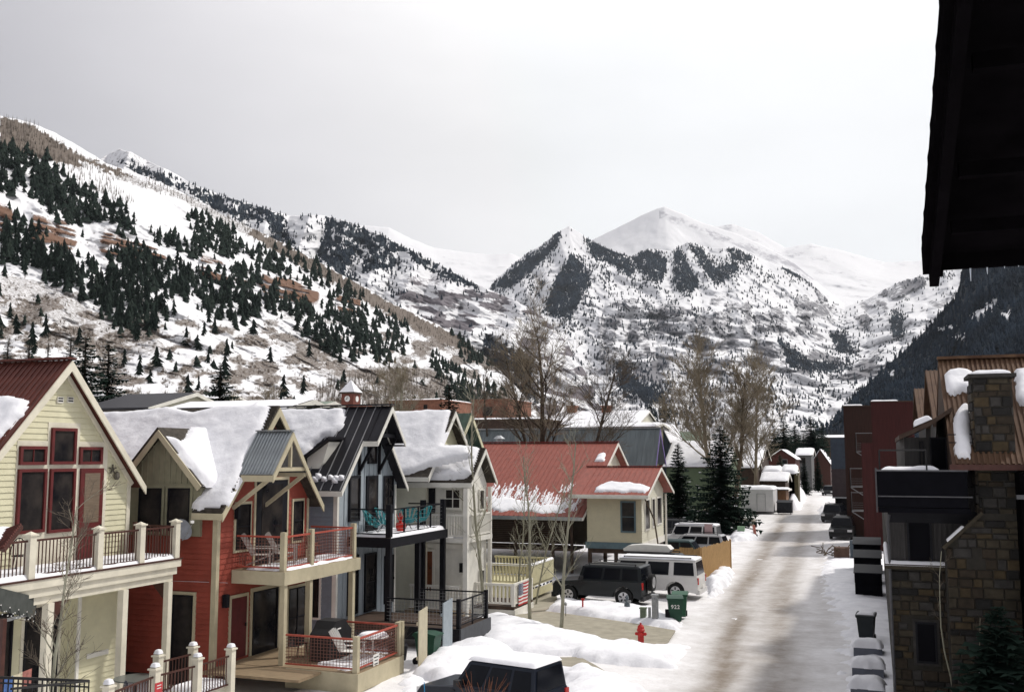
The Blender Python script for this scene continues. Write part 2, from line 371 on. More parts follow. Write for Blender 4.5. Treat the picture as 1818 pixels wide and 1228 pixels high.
def dn_c(x, y):
    jr = np.random.RandomState(77); x0_, y0_ = x, y; x = x+jr.randn(len(x))*3.5; y = y+jr.randn(len(y))*5
    f = polys(x, y, FB); c = polys(x, y, COU)
    cl = sst(.50, .64, fbm(x/16., y/16., 3))
    f = f*(.65+.35*sst(.34, .46, fbm(x/7., y/9., 3))); return np.clip(f*.95+(1-f)*(.02+.24*cl*(sst(425, 470, y))*np.where((x > 1250) & (y > 500) & (y < 640), .25, 1)), 0, 1)*(1-c)
x, y = pick(845, 1760, 405, 760, 95000, dn_c, 3)
P, top, bot = cen.at(x, y); k = (y > top+1) & (y < bot)
P = P[k]; n = len(P); rs = np.random.RandomState(5)
link(scatter_mesh('far_forest', P-np.array([0, 0, 2.]), 10+9*rs.rand(n), 14+9*rs.rand(n), TINY, m_fir_far, 3), 'far_forest', kind='stuff')

# ---- mid left mountain
t_left = terrain_mat('valley_mountain', (.09, .08, .095), (.22, .2, .21), (.15, .13, .115), (.022, .031, .041), .005, .05, .018)
FC = [[(330,328),(370,342),(440,360),(500,380),(510,395),(430,392),(380,372),(345,350)], [(578,385),(622,396),(682,420),(724,444),(690,450),(640,456),(606,482),(560,455),(576,420)],
      [(478,385),(500,395),(524,440),(560,470),(520,450),(482,425)], [(645,442),(700,452),(712,474),(640,486)], [(720,440),(800,480),(852,502),(845,512),(790,497),(735,465)],
      [(200,285),(260,300),(330,325),(330,340),(250,310)], [(590,470),(640,500),(600,500)], [(860,590),(940,640),(960,720),(880,700),(850,640)]]
def mk_l(PX, PY, X, Y):
    fo = polys(PX, PY, FC)
    rk = sst(.42, .62, fbm((PX+PY*.3)/40., (PY-.25*PX)/9., 4))*sst(470, 520, PY)*sst(640, 740, PX)
    return dict(brush=.15+.25*sst(560, 640, PY)+PX*0, rock=np.clip(.25+.6*rk+.2*(PY < 300), 0, 1), forest=fo*(.55+.35*sst(.3, .5, fbm(PX/8., PY/8., 3))))
def ex_l(PX, PY, X, Y):
    g = np.abs(((PX+.35*PY)/72. % 1)-.5)*2
    return 110*g
lm = sheet('left_valley_mountain', [(100,330),(150,300),(190,274),(212,264),(232,270),(262,286),(300,303),(350,331),(400,349),(440,360),(490,376),(510,383),(560,381),(600,388),(640,402),(690,422),(730,444),(790,474),(830,498),(870,515),(910,530),(960,560),(1000,600),(1040,660),(1070,730)],
      [(100,600),(560,700),(700,780),(1070,790)], [(100,1500,2600),(700,1500,2600),(1070,1700,2400)], 100, 1070, 560, 240, t_left, 150, 260, mk_l, crag=.8, extra=ex_l)
def dn_l(x, y):
    jr = np.random.RandomState(78); x = x+jr.randn(len(x))*3.5; y = y+jr.randn(len(y))*5
    f = polys(x, y, FC); cl = sst(.44, .6, fbm(x/14., y/14., 3))
    f = f*(.65+.35*sst(.34, .46, fbm(x/7., y/9., 3))); return np.clip(f*.95+(1-f)*(.03+.3*cl)*(1-.75*sst(505, 530, y)*(x > 730))*(y > 310), 0, 1)
x, y = pick(200, 1060, 270, 760, 26000, dn_l, 8)
P, top, bot = lm.at(x, y); k = (y > top+1) & (y < bot); P = P[k]; n = len(P)
link(scatter_mesh('valley_forest', P-np.array([0, 0, 1.]), 8+7*rs.rand(n), 11+7*rs.rand(n), TINY+SMALL[:2], m_fir_far, 4), 'valley_forest', kind='stuff')
# ---- dark forested slope on the right
t_dark = terrain_mat('forest_slope', (.04, .04, .045), (.1, .1, .11), (.05, .045, .04), (.014, .020, .028), .01, .04, .02)
SNR = [[(1720,560),(1745,545),(1770,530),(1775,540),(1740,570)], [(1685,600),(1718,588),(1716,600),(1690,606)], [(1556,672),(1575,660),(1600,655),(1580,668)], [(1665,582),(1690,575),(1700,580),(1670,588)],[(1770,560),(1800,550),(1790,575)]]
def mk_d(PX, PY, X, Y):
    return dict(brush=PX*0, rock=.3+PX*0, forest=1.15*(1-polys(PX, PY, SNR)*.8))
dk = sheet('right_forest_slope', [(1440,775),(1480,750),(1520,700),(1560,663),(1600,628),(1640,590),(1680,548),(1702,522),(1708,480),(1715,452),(1740,440),(1780,425),(1950,380)],
      [(1440,800),(1950,800)], [(1440,900,1500),(1700,700,1500),(1950,500,1300)], 1440, 1950, 260, 120, t_dark, 90, 200, mk_d, crag=.5)
x, y = pick(1440, 1900, 430, 790, 9000, lambda x, y: .95*(1-.9*polys(x, y, SNR)), 9)
P, top, bot = dk.at(x, y); k = (y > top+.5) & (y < bot); P = P[k]; n = len(P)
link(scatter_mesh('dark_slope_forest', P-np.array([0, 0, 1.]), 8+6*rs.rand(n), 9+5*rs.rand(n), TINY+SMALL[:3], m_fir_far, 6), 'dark_slope_forest', kind='stuff')
# ---- near left hillside
t_hill = terrain_mat('hillside', (.11, .042, .032), (.22, .15, .10), (.115, .095, .08), (.03, .035, .03), .02, .55, .14)
HB1 = [(0,268),(60,268),(100,300),(135,330),(185,360),(232,382),(238,412),(205,408),(150,398),(95,375),(60,352),(0,345)]
HC = [HB1, [(0,405),(40,395),(80,412),(84,470),(40,478),(0,470)], [(78,455),(110,440),(140,470),(125,515),(72,500)], [(198,415),(240,422),(262,450),(250,470),(205,462)],
      [(140,468),(180,455),(230,458),(290,470),(330,462),(380,490),(440,480),(500,500),(505,545),(470,550),(440,585),(400,562),(350,545),(300,530),(296,560),(268,604),(222,595),(200,560),(170,530),(138,530)],
      [(330,395),(365,385),(400,400),(430,430),(428,462),(380,465),(330,455),(345,425)], [(428,436),(470,440),(500,470),(505,500),(450,482)],
      [(450,420),(500,448),(560,462),(592,482),(590,515),(540,505),(480,482)], [(505,540),(560,545),(620,505),(662,540),(724,580),(722,625),(690,645),(640,645),(590,632),(520,582)],
      [(440,490),(512,520),(505,565),(445,545)], [(800,580),(842,596),(884,622),(884,655),(822,645)], [(755,622),(790,640),(845,680),(905,700),(885,735),(800,720),(775,670)],
      [(170,500),(200,505),(190,550),(165,540)], [(270,420),(330,430),(320,450),(275,440)]]
BR = [[(0,205),(60,225),(130,265),(250,320),(330,345),(450,405),(560,462),(700,540),(830,605),(880,650),(830,650),(740,590),(640,535),(560,490),(440,420),(300,345),(180,310),(100,290),(0,265)],
      [(440,570),(560,610),(640,650),(760,650),(850,690),(840,720),(640,720),(560,660)], [(90,560),(250,560),(300,620),(200,640),(100,620)], [(0,480),(140,520),(170,560),(60,570),(0,560)], [(560,690),(690,650),(860,690),(860,740),(560,740)]]
def strata(x, y):
    c = 394+.235*x; u = (y-c-8*(fbm(x/60., y*0, 3)-.5))
    g = .35+.65*sst(.30, .55, fbm(x/42.+3, x*0+2, 3)); w = 30*g*np.where(x < 200, 1.0, .8); return np.exp(-(u/w)**2)*(.25+1.0*sst(.38, .54, fbm(x/70., u/5.0, 3)))*(x < 640)*g
def mk_h(PX, PY, X, Y):
    fo = polys(PX, PY, HC); br = polys(PX, PY, BR)
    b = np.clip(.17+.42*br+.64*sst(.40, .62, fbm(PX/30., PY/13., 4))*sst(500, 560, PY-.06*PX), 0, .8)
    b = b*(1-.85*polys(PX, PY, [[(140,280),(220,320),(330,400),(400,440),(330,430),(240,380),(150,330)]]))
    b = np.clip(b+.35*polys(PX, PY, [[(0,205),(60,225),(150,280),(260,320),(110,290),(0,262)], [(450,405),(560,462),(700,540),(830,605),(850,640),(740,585),(640,530),(560,485),(440,418)]]), 0, 1)
    return dict(brush=b, rock=np.clip(strata(PX, PY)*1.15, 0, 1), forest=fo*.35)
def ex_h(PX, PY, X, Y):
    s = strata(PX, PY); return -14*s+30*(fbm((PX+.8*PY)/60., PY/400., 3)-.5)
hl = sheet('left_hillside', [(-140,190),(0,205),(50,217),(95,234),(130,254),(190,290),(260,314),(330,345),(400,384),(450,406),(500,430),(560,462),(620,495),(700,540),(760,568),(820,600),(870,640),(920,690),(960,735),(1000,770)],
      [(-140,800),(1000,800)], [(-140,250,900),(400,300,1150),(700,420,1350),(1000,700,1500)], -140, 1000, 700, 320, t_hill, 42, 110, mk_h, crag=.5, extra=ex_h)
# ================================================================ materials of the town
SN = mat('snow', (.73, .73, .76), .8, .05, 1.5, .55, 7, col2=(.85, .85, .87), spec=.2)
YEL = mat('pale_yellow_paint', (.60, .57, .40), .7, .10, 1.3)
CRM = mat('cream_trim_paint', (.63, .59, .48), .6, .11, 1.8)
WHT = mat('white_paint', (.70, .68, .62), .6, .10, 1.8)
RED = mat('orange_red_paint', (.27, .056, .037), .75, .17, 1.4)
DRED = mat('dark_red_paint', (.10, .015, .015), .6, .15, 4)
TAN = mat('tan_trim_paint', (.44, .39, .27), .65, .13, 1.8)
OLV = mat('olive_board_paint', (.23, .22, .15), .7, .1, 4)
BLU = mat('blue_grey_paint', (.21, .25, .29), .7, .08, 4)
LBLU = mat('light_blue_grey_paint', (.31, .35, .38), .7, .06, 4)
BLK = mat('black_paint', (.009, .009, .012), .55, .2, 4, spec=.15)
BRWN = mat('dark_brown_metal', (.06, .022, .016), .5, .2, 6)
RUSTR = mat('brown_red_metal_roof', (.10, .03, .022), .55, .3, 1.5, stretch=(6, 1, 1), metal=.2)
SHING = mat('dark_shingle', (.05, .042, .034), .9, .4, 6, .4, 20)
STEEL = mat('galvanised_roof', (.28, .30, .31), .45, .2, 2, metal=.6, stretch=(3, 1, 1))
BROOF = mat('black_metal_roof', (.017, .016, .020), .5, .2, 2, metal=.2)
GROOF = mat('green_metal_roof', (.045, .075, .055), .5, .2, 3)
REDROOF = mat('red_metal_roof', (.25, .073, .053), .6, .18, 2, stretch=(3, 1, 1))
BGROOF = mat('blue_grey_metal_roof', (.13, .15, .155), .5, .2, .8, metal=.3, stretch=(2, .4, .4))
BEIGE = mat('beige_siding', (.55, .50, .36), .7, .05, 3)
CREAMW = mat('cream_siding', (.62, .60, .49), .7, .05, 3)
BRICK = mat('brick_wall', (.22, .10, .065), .85, .3, 2)
WOOD = mat('deck_wood', (.23, .17, .105), .8, .25, 4, stretch=(1, 8, 1))
FWOOD = mat('fence_wood', (.36, .22, .09), .75, .25, 5, stretch=(3, 3, .6))
DWOOD = mat('dark_brown_wood', (.055, .035, .025), .8, .3, 3)
GRYW = mat('grey_boards', (.26, .255, .25), .75, .15, 4, stretch=(3, 3, .5))
CONC = mat('concrete', (.30, .275, .215), .9, .15, 2.5, .3, 25)
IRON = mat('black_iron', (.015, .015, .016), .45, .2, 6, metal=.4)
GALV = mat('grey_metal', (.32, .33, .34), .45, .12, 5, metal=.6)
PURP = mat('purple_trim', (.20, .15, .36), .6, .1, 5)
GREENW = mat('green_siding', (.085, .115, .065), .7, .1, 4)
GLS = mat('dark_window_glass', (.006, .007, .010), .10, .3, 1.1, spec=.14, col2=(.045, .038, .034))
CURT = mat('blind_behind_glass', (.16, .12, .085), .35, .25, 2, stretch=(1, 1, 20), spec=.5)
RAILR = mat('red_rail_paint', (.36, .075, .05), .5, .15, 6)
WIRE = mat('wire_mesh', (.16, .07, .055), .5, .1, 6)
WPLA = mat('white_plastic', (.72, .71, .68), .4, .05, 6)
AQUA = mat('teal_cord', (.02, .19, .21), .5, .15, 6)
REDP = mat('red_plastic', (.55, .03, .02), .35, .1, 5)
BROWNB = mat('bark_brown', (.10, .075, .05), .9, .3, 8)

def outline_iv(poly, z):
    xs = []
    for i in range(len(poly)):
        (a0, z0), (a1, z1) = poly[i], poly[(i+1) % len(poly)]
        if (z0 > z) != (z1 > z): xs.append(a0+(a1-a0)*(z-z0)/(z1-z0))
    return (min(xs), max(xs)) if len(xs) >= 2 else None
def W3(face, plane, a, z, o):
    return {'+X': (plane+o, a, z), '-X': (plane-o, a, z), '-Y': (a, plane-o, z), '+Y': (a, plane+o, z)}[face]
def fbox(mb, face, plane, a0, a1, z0, z1, o0, o1):
    p = W3(face, plane, a0, z0, o0); q = W3(face, plane, a1, z1, o1); return mb.box(p[0], q[0], p[1], q[1], p[2], q[2])
def siding(parent, face, plane, poly, z0, z1, pitch, m, joined=False, name='siding_board', gap=.0):
    z = z0; J = MB(); k = 0
    while z < z1-.02:
        zt = min(z+pitch, z1); i0 = outline_iv(poly, z+.004); i1 = outline_iv(poly, zt-.004)
        if i0 and i1 and i0[1]-i0[0] > .05:
            mb = J if joined else MB(); b = .026+.004*random.random(); t = .006; q = .006
            P = [W3(face, plane, a, zz, o) for a, zz, o in ((i0[0], z+q, .001), (i0[1], z+q, .001), (i0[1], z+q, b), (i0[0], z+q, b), (i1[0], zt, .001), (i1[1], zt, .001), (i1[1], zt, t), (i1[0], zt, t))]
            mb.add(P, [(0,1,2,3),(4,7,6,5),(3,2,6,7),(0,3,7,4),(1,5,6,2),(0,4,5,1)])
            if not joined: mb.build(name, m, parent)
        z = zt
    if joined: J.build('siding_boards', m, parent, kind='stuff')
def battens(parent, face, plane, poly, a0, a1, pitch, m, zlo):
    a = a0; zs = []
    while a < a1:
        z = [z0+(z1-z0)*(a-b0)/(b1-b0) for (b0, z0), (b1, z1) in zip(poly, poly[1:]+poly[:1]) if (b0 > a) != (b1 > a)]
        if len(z) >= 2 and max(z)-zlo > .1: mb = MB(); fbox(mb, face, plane, a-.022, a+.022, max(min(z), zlo), max(z), .001, .03); mb.build('batten', m, parent)
        a += pitch
def window(parent, face, plane, a0, a1, z0, z1, fm, tm=None, tw=.1, fw=.06, gm=None, nv=0, nh=0, o=.035, name='window', sill=False, mul=.035):
    gm = gm or GLS; a0, a1 = min(a0, a1), max(a0, a1); z0, z1 = min(z0, z1), max(z0, z1)
    w = MB(); d0, d1 = .001, o+.045
    fbox(w, face, plane, a0, a0+fw, z0, z1, d0, d1); fbox(w, face, plane, a1-fw, a1, z0, z1, d0, d1)
    fbox(w, face, plane, a0+fw, a1-fw, z0, z0+fw, d0, d1); fbox(w, face, plane, a0+fw, a1-fw, z1-fw, z1, d0, d1)
    f = w.build(name, fm, parent)
    g = MB(); fbox(g, face, plane, a0+fw, a1-fw, z0+fw, z1-fw, .002, o); g.build('pane', gm, f)
    if nv or nh:
        mb = MB()
        for i in range(nv): a = a0+(a1-a0)*(i+1)/(nv+1); fbox(mb, face, plane, a-mul/2, a+mul/2, z0+fw, z1-fw, o, o+.03)
        for i in range(nh): z = z0+(z1-z0)*(i+1)/(nh+1); fbox(mb, face, plane, a0+fw, a1-fw, z-mul/2, z+mul/2, o+.001, o+.032)
        mb.build('muntin', fm, f)
    if tm:
        t = MB(); e = o+.02
        fbox(t, face, plane, a0-tw, a0-.002, z0-tw, z1+tw, .001, e); fbox(t, face, plane, a1+.002, a1+tw, z0-tw, z1+tw, .001, e)
        fbox(t, face, plane, a0-.002, a1+.002, z1+.002, z1+tw, .001, e+.004); fbox(t, face, plane, a0-.002, a1+.002, z0-tw, z0-.002, .001, e+.004)
        if sill: fbox(t, face, plane, a0-tw-.03, a1+tw+.03, z0-tw-.04, z0-tw, .001, e+.05)
        t.build('window_trim', tm, f)
    return f
def pxr(face, plane, x0, y0, x1, y1):
    fn = atX if face in ('+X', '-X') else atY; i = 1 if face in ('+X', '-X') else 0
    ym = (y0+y1)/2; xm = (x0+x1)/2
    return fn(x0, ym, plane)[i], fn(x1, ym, plane)[i], fn(xm, y1, plane)[2], fn(xm, y0, plane)[2]
def pwin(parent, face, plane, x0, y0, x1, y1, fm, *a, **k): return window(parent, face, plane, *pxr(face, plane, x0, y0, x1, y1), fm, *a, **k)
def door(parent, face, plane, x0, y0, x1, y1, dm, tm=None, glass=None, zb=None, ab=None):
    a0, a1, z0, z1 = ab or pxr(face, plane, x0, y0, x1, y1); z0 = zb if zb is not None else z0
    a0, a1 = min(a0, a1), max(a0, a1)
    d = MB(); fbox(d, face, plane, a0, a1, z0, z1, .002, .06); o = d.build('door', dm, parent)
    if glass:
        g = MB(); w = a1-a0; fbox(g, face, plane, a0+w*.17, a1-w*.17, z0+(z1-z0)*glass, z1-.14, .03, .068); g.build('door_pane', CURT if glass > .4 else GLS, o)
    h = MB(); fbox(h, face, plane, a1-.1, a1-.06, z0+.95, z0+1.05, .06, .11); h.build('handle', IRON, o)
    if tm:
        t = MB(); e = .055
        fbox(t, face, plane, a0-.1, a0-.002, z0, z1+.1, .001, e); fbox(t, face, plane, a1+.002, a1+.1, z0, z1+.1, .001, e); fbox(t, face, plane, a0-.002, a1+.002, z1+.002, z1+.1, .001, e+.003)
        t.build('door_trim', tm, o)
    return o
def slab(pts, thick):
    """four corners (counter-clockwise from above) -> slab thickened downward along the normal"""
    p = [Vector(q) for q in pts]; n = (p[1]-p[0]).cross(p[3]-p[0]).normalized(); q = [a-n*thick for a in p]
    return MB().add(p+q, [(0,1,2,3),(7,6,5,4),(0,4,5,1),(1,5,6,2),(2,6,7,3),(3,7,4,0)])
class Roof:
    """gable roof whose ridge runs along X: left slope faces -Y"""
    def __init__(s, x0, x1, yl, ya, yr, zl, za, zr=None): s.x0, s.x1, s.yl, s.ya, s.yr, s.zl, s.za, s.zr = x0, x1, yl, ya, yr, zl, za, zl if zr is None else zr
    def build(s, parent, m, rm, th=.12, rw=.2, rake=True, name='roof', fascia=True, back=True, cut=None):
        segs = [(s.x0, s.x1, s.yl)] if not cut else [(s.x0, cut[0], s.yl), (cut[0], cut[1], cut[2]), (cut[1], s.x1, s.yl)]
        for (xa, xb, yy) in segs:
            zz = s.zl+(s.za-s.zl)*(yy-s.yl)/(s.ya-s.yl); l = slab([(xa, yy, zz), (xb, yy, zz), (xb, s.ya, s.za), (xa, s.ya, s.za)], th).build(name, m, parent)
        if back: slab([(s.x0, s.ya, s.za-.003), (s.x1, s.ya, s.za-.003), (s.x1, s.yr, s.zr), (s.x0, s.yr, s.zr)], th).build(name, m, parent)
        if rake:
            for (ye, ze) in ((s.yl, s.zl), (s.yr, s.zr)):
                k = (s.za-ze)/abs(s.ya-ye); sg = 1 if ye < s.ya else -1
                mb = MB().prism([(ye-sg*.02, ze-.03), (s.ya, s.za-.025), (s.ya, s.za-.025-rw*1.3), (ye-sg*.02, ze-.03-rw*1.1)], s.x1-.001, s.x1+.045, 'x'); mb.build('rake_board', rm, parent)
        if fascia:
            MB().box(cut[1] if cut else s.x0, s.x1-.002, s.yl-.03, s.yl+.01, s.zl-.22, s.zl-.02).build('fascia', rm, parent)
        return l
    def ribs(s, parent, pitch, h, m, w=.03, x0=None, x1=None, right=False, name='roof_rib'):
        """standing seams / corrugations running up the left slope, one shared mesh"""
        L = Vector((0, s.ya-s.yl, s.za-s.zl)); n = Vector((0, -(s.za-s.zl), s.ya-s.yl)).normalized()
        x0 = s.x0 if x0 is None else x0; x1 = s.x1 if x1 is None else x1
        mb = MB().bar(Vector((0, s.yl, s.zl))+n*(h/2-.004), Vector((0, s.yl, s.zl))+L+n*(h/2-.004), w, h, up=n)
        org = ORG[parent.name]; me = mb.mesh(name, m, (0, org[1], org[2])); x = x1-.05
        while x > x0:
            o = bpy.data.objects.new(name, me); COL.objects.link(o); o.parent = parent; o.location = (x-org[0], 0, 0); ORG[o.name] = org; x -= pitch
    def lplane(s): 
        U = Vector((1, 0, 0)); V = Vector((0, s.ya-s.yl, s.za-s.zl)).normalized(); return Vector((0, s.yl, s.zl)), U, V
def patch(parent, plane, pix, T, edge=.35, res=.1, seed=1, m=None, name='roof_snow', rag=.12, uv=None, smooth=True, lump=.25, **kw):
    """thick snow lying on a plane (origin, U, V); outline given as photograph pixels or plane metres"""
    O, U, V = plane; n = U.cross(V).normalized()
    if n.z < 0: n = -n
    if uv is None:
        uv = []
        for (x, y) in pix:
            d = Vector(ray(x, y)); t = (O-Vector((0, 0, EYE))).dot(n)/d.dot(n); p = d*t+Vector((0, 0, EYE))-O; uv.append((p.dot(U), p.dot(V)))
    us = [q[0] for q in uv]; vs = [q[1] for q in uv]
    nu = int((max(us)-min(us)+2*rag)/res)+2; nv = int((max(vs)-min(vs)+2*rag)/res)+2
    u = np.linspace(min(us)-rag, max(us)+rag, nu); v = np.linspace(min(vs)-rag, max(vs)+rag, nv); A, B = np.meshgrid(u, v)
    A2 = A+(fbm(A/.45+seed, B/.45, 3)-.5)*2*rag; B2 = B+(fbm(A/.45+seed+40, B/.45, 3)-.5)*2*rag
    ins = inpoly(A2, B2, uv); d = pdist(A2, B2, uv)*np.where(ins, 1, -1)
    e = np.clip(d/edge, 0, 1); h = T*np.sqrt(1-(1-e)**2)*(1+lump*2*(fbm(A/1.1+seed, B/1.1, 3)-.5))+min(.09, T*.35)*(fbm(A/.33+seed, B/.33+9, 3)-.5)*e; h = np.where(d > 0, h, -.04)
    Pt = np.array(O)[None, None]+A[..., None]*np.array(U)+B[..., None]*np.array(V)+(h+.006)[..., None]*np.array(n)
    F = gridfaces(nv, nu); k = (d > 0).ravel(); F = F[k[F].any(1)]
    use = np.unique(F); mp = np.full(nu*nv, -1); mp[use] = np.arange(len(use)); org = np.array(ORG.get(parent.name, (0, 0, 0)) if parent else (0, 0, 0))
    if len(use) == 0: return None
    if np.cross(np.array(U), np.array(V)).dot(np.array(n)) < 0: F = F[:, ::-1]
    me = npmesh(name, Pt.reshape(-1, 3)[use]-org, mp[F], m or SN, smooth); o = link(me, name, **kw)
    if parent: o.parent = parent; o['kind'] = 'stuff'
    return o
def shared(name, mb, m, parent, locs, kind=None):
    """copies of one small mesh as parts of their own"""
    me = mb.mesh(name, m); org = ORG.get(parent.name, (0, 0, 0))
    for p in locs:
        o = bpy.data.objects.new(name, me); COL.objects.link(o); o.parent = parent; o.location = (p[0]-org[0], p[1]-org[1], p[2]-org[2]); ORG[o.name] = org
def baluster_run(parent, p, q, h, sp, m, w=.025, name='baluster', z0=.08):
    p = Vector(p); q = Vector(q); L = (q-p).length; n = max(1, int(L/sp)); mb = MB().box(-w/2, w/2, -w/2, w/2, z0, h-.03)
    shared(name, mb, m, parent, [p+(q-p)*((i+.5)/n) for i in range(n)])
def post(parent, x, y, z0, z1, w, m, cap=True, capm=None, name='post'):
    mb = MB().box(x-w/2, x+w/2, y-w/2, y+w/2, z0, z1); o = mb.build(name, m, parent)
    if cap:
        c = MB().box(x-w*.68, x+w*.68, y-w*.68, y+w*.68, z1, z1+.04); c.add([(x-w*.55, y-w*.55, z1+.04), (x+w*.55, y-w*.55, z1+.04), (x+w*.55, y+w*.55, z1+.04), (x-w*.55, y+w*.55, z1+.04), (x, y, z1+.11)], [(0,1,4),(1,2,4),(2,3,4),(3,0,4)])
        c.build('post_cap', capm or m, o)
    return o
def rail(parent, p, q, h, m, w=.05, bottom=.08, name='rail'):
    p = Vector(p); q = Vector(q); u = Vector((0, 0, 1))
    MB().bar(p+u*h, q+u*h, w).build(name, m, parent)
    if bottom: MB().bar(p+u*bottom, q+u*bottom, w*.8).build(name, m, parent)
def mesh_panel(parent, p, q, h, m, sp=.11, r=.006, z0=.1, name='wire_panel'):
    p = Vector(p); q = Vector(q); L = (q-p).length; mb = MB(); u = Vector((0, 0, 1)); n = int(L/sp)
    for i in range(1, n): c = p+(q-p)*(i/n); mb.bar(c+u*z0, c+u*(h-.02), r*2)
    k = int((h-z0)/sp)
    for j in range(1, k+1): mb.bar(p+u*(z0+j*(h-z0)/(k+1)), q+u*(z0+j*(h-z0)/(k+1)), r*2)
    mb.build(name, m, parent, kind='stuff')

# ================================================================ ground
gm = SN
V = []; s_ = 9000
MB().add([(-s_, -200, -.1), (s_, -200, -.1), (s_, s_, -.1), (-s_, s_, -.1)], [(0,1,2,3)]).build('ground', SN, kind='structure')
# the street: packed snow with brown wheel tracks, vertex attribute 'track' marks the worn lanes
def street_mat():
    m = mat('packed_snow', (.64, .625, .62), .8, .06, .7, .8, 5, col2=(.78, .77, .775), spec=.25); t = m.node_tree; p = t.nodes['Principled BSDF']
    base = p.inputs['Base Color'].links[0].from_socket; a = N(t, 'ShaderNodeAttribute', attribute_name='track')
    n = N(t, 'ShaderNodeTexNoise', i_Scale=1.2, i_Detail=8.0, i_Roughness=.75); tc = N(t, 'ShaderNodeTexCoord'); t.links.new(tc.outputs['Object'], n.inputs[0])
    ad = N(t, 'ShaderNodeMath', operation='MULTIPLY_ADD'); t.links.new(n.outputs[0], ad.inputs[0]); ad.inputs[1].default_value = 1.1; t.links.new(a.outputs['Fac'], ad.inputs[2])
    r = N(t, 'ShaderNodeMapRange'); r.inputs[1].default_value = .62; r.inputs[2].default_value = 1.75; t.links.new(ad.outputs[0], r.inputs[0])
    x = N(t, 'ShaderNodeMix', data_type='RGBA'); x.inputs[7].default_value = (.21, .175, .14, 1); t.links.new(base, x.inputs[6]); t.links.new(r.outputs[0], x.inputs[0]); t.links.new(x.outputs[2], p.inputs['Base Color'])
    return m
def street_center(Y): return np.interp(Y, (18,33,45,68,100,150,215,360,420), (-3.3,-4.2,-5.07,-6.4,-7.9,-10.5,-14.6,-21,-24))
ys = np.concatenate([np.arange(18, 110, .3), np.arange(110, 420, 1.5)]); xs = np.arange(-16.6, 9, .2)
A, B = np.meshgrid(xs, ys); c = street_center(B); wv = .12*np.sin(B/13.)+.08*np.sin(B/5.3+1)
def lane(off, w): return np.exp(-((A-c-off-wv)/w)**2)
sx = .9+.006*(B-33); wb_ = .5*(fbm(A/.35, B/9., 3)-.5); tr = .55*np.exp(-((A-c-sx-wv+wb_)/.75)**2)+.68*np.exp(-((A-c+sx-wv+wb_)/.7)**2)+.42*np.exp(-((A-c-.1)/2.4)**2)+.2*np.exp(-((A-c-2.9+wb_)/.6)**2)*(B > 40)
tr = tr*(.75+.5*fbm(A/.8, B/5., 4))*np.clip((150-B)/110.+.55, .3, 1)
H_ = -.05*tr+.07*(fbm(A/.9, B/1.5, 4)-.5)+.10*sst(2.4, 4, np.abs(A-c))*(fbm(A/.5+3, B/.6, 4)-.2)
me = npmesh('street', np.stack([A, B, H_-.03], -1).reshape(-1, 3), gridfaces(len(ys), len(xs)), street_mat(), True, dict(track=tr.ravel()))
link(me, 'street', kind='structure')
GP = (Vector((0, 0, 0)), Vector((1, 0, 0)), Vector((0, 1, 0)))
def ground_poly(pix, z): return [atZ(x, y, z)[:2] for x, y in pix]
def flat(name, pix, z, m, **k):
    P = ground_poly(pix, z); return MB().prism(P, z-.05, z, 'z').build(name, m, kind='structure', **k)
flat('driveway', [(905,1092),(948,1086),(972,1084),(1069,1097),(1135,1107),(1199,1118),(1185,1140),(1140,1152),(1060,1145),(1000,1135),(930,1120)], .09, CONC)
flat('driveway', [(985,1166),(1030,1165),(1058,1180),(1080,1194),(1066,1200),(990,1198)], .09, CONC)
flat('driveway', [(810,1118),(820,1122),(850,1135),(866,1146),(845,1152),(800,1160)], .09, CONC)
flat('driveway', [(920,1062),(935,1040),(985,1040),(990,1066),(968,1082),(945,1084)], .09, CONC)
DIRTY = SN
def bank(pix, T, edge=1.0, seed=1, res=.15, rag=.35, z=.0, name='snow_bank'):
    P = ground_poly(pix, z); return patch(None, (Vector((0, 0, z-.02)), GP[1], GP[2]), None, T, edge, res, seed, SN, name, rag, uv=P, kind='structure', lump=.45)
bank([(818,1112),(850,1098),(905,1098),(960,1112),(1030,1128),(1090,1142),(1150,1150),(1215,1146),(1190,1185),(1060,1178),(1000,1165),(930,1160),(862,1148),(825,1128)], .40, 1.6, 1)
bank([(968,1084),(990,1066),(1060,1072),(1160,1082),(1208,1104),(1198,1119),(1130,1108),(1068,1098)], .32, .8, 2)
bank([(995,1192),(1040,1192),(1085,1204),(1140,1228),(1130,1300),(960,1300),(1000,1220)], .42, 1.2, 3)
bank([(768,1168),(800,1148),(860,1150),(920,1165),(800,1215),(735,1205)], .5, .8, 4)
bank([(1255,1032),(1275,1010),(1300,1015),(1278,1050),(1262,1062)], .5, .7, 5)
bank([(1262,975),(1300,985),(1285,1010),(1265,1008)], .3, .6, 15)
bank([(1400,905),(1398,880),(1405,858),(1425,848),(1432,856),(1428,880),(1415,905)], 2.7, 4, 6, .4)
bank([(1425,850),(1430,840),(1445,842),(1452,856),(1440,858)], 2.4, 5, 7, .8)
bank([(1505,1300),(1512,1180),(1500,1120),(1475,1060),(1462,1010),(1475,975),(1560,975),(1590,1060),(1640,1300)], .16, 1.6, 8, rag=.7)
bank([(1300,945),(1345,945),(1340,958),(1300,962)], .5, 1.0, 9)
bank([(1455,905),(1475,900),(1478,925),(1462,925)], .6, 1.0, 10, .3)
bank([(720,1190),(745,1178),(765,1185),(750,1228),(700,1260)], .15, .5, 11)
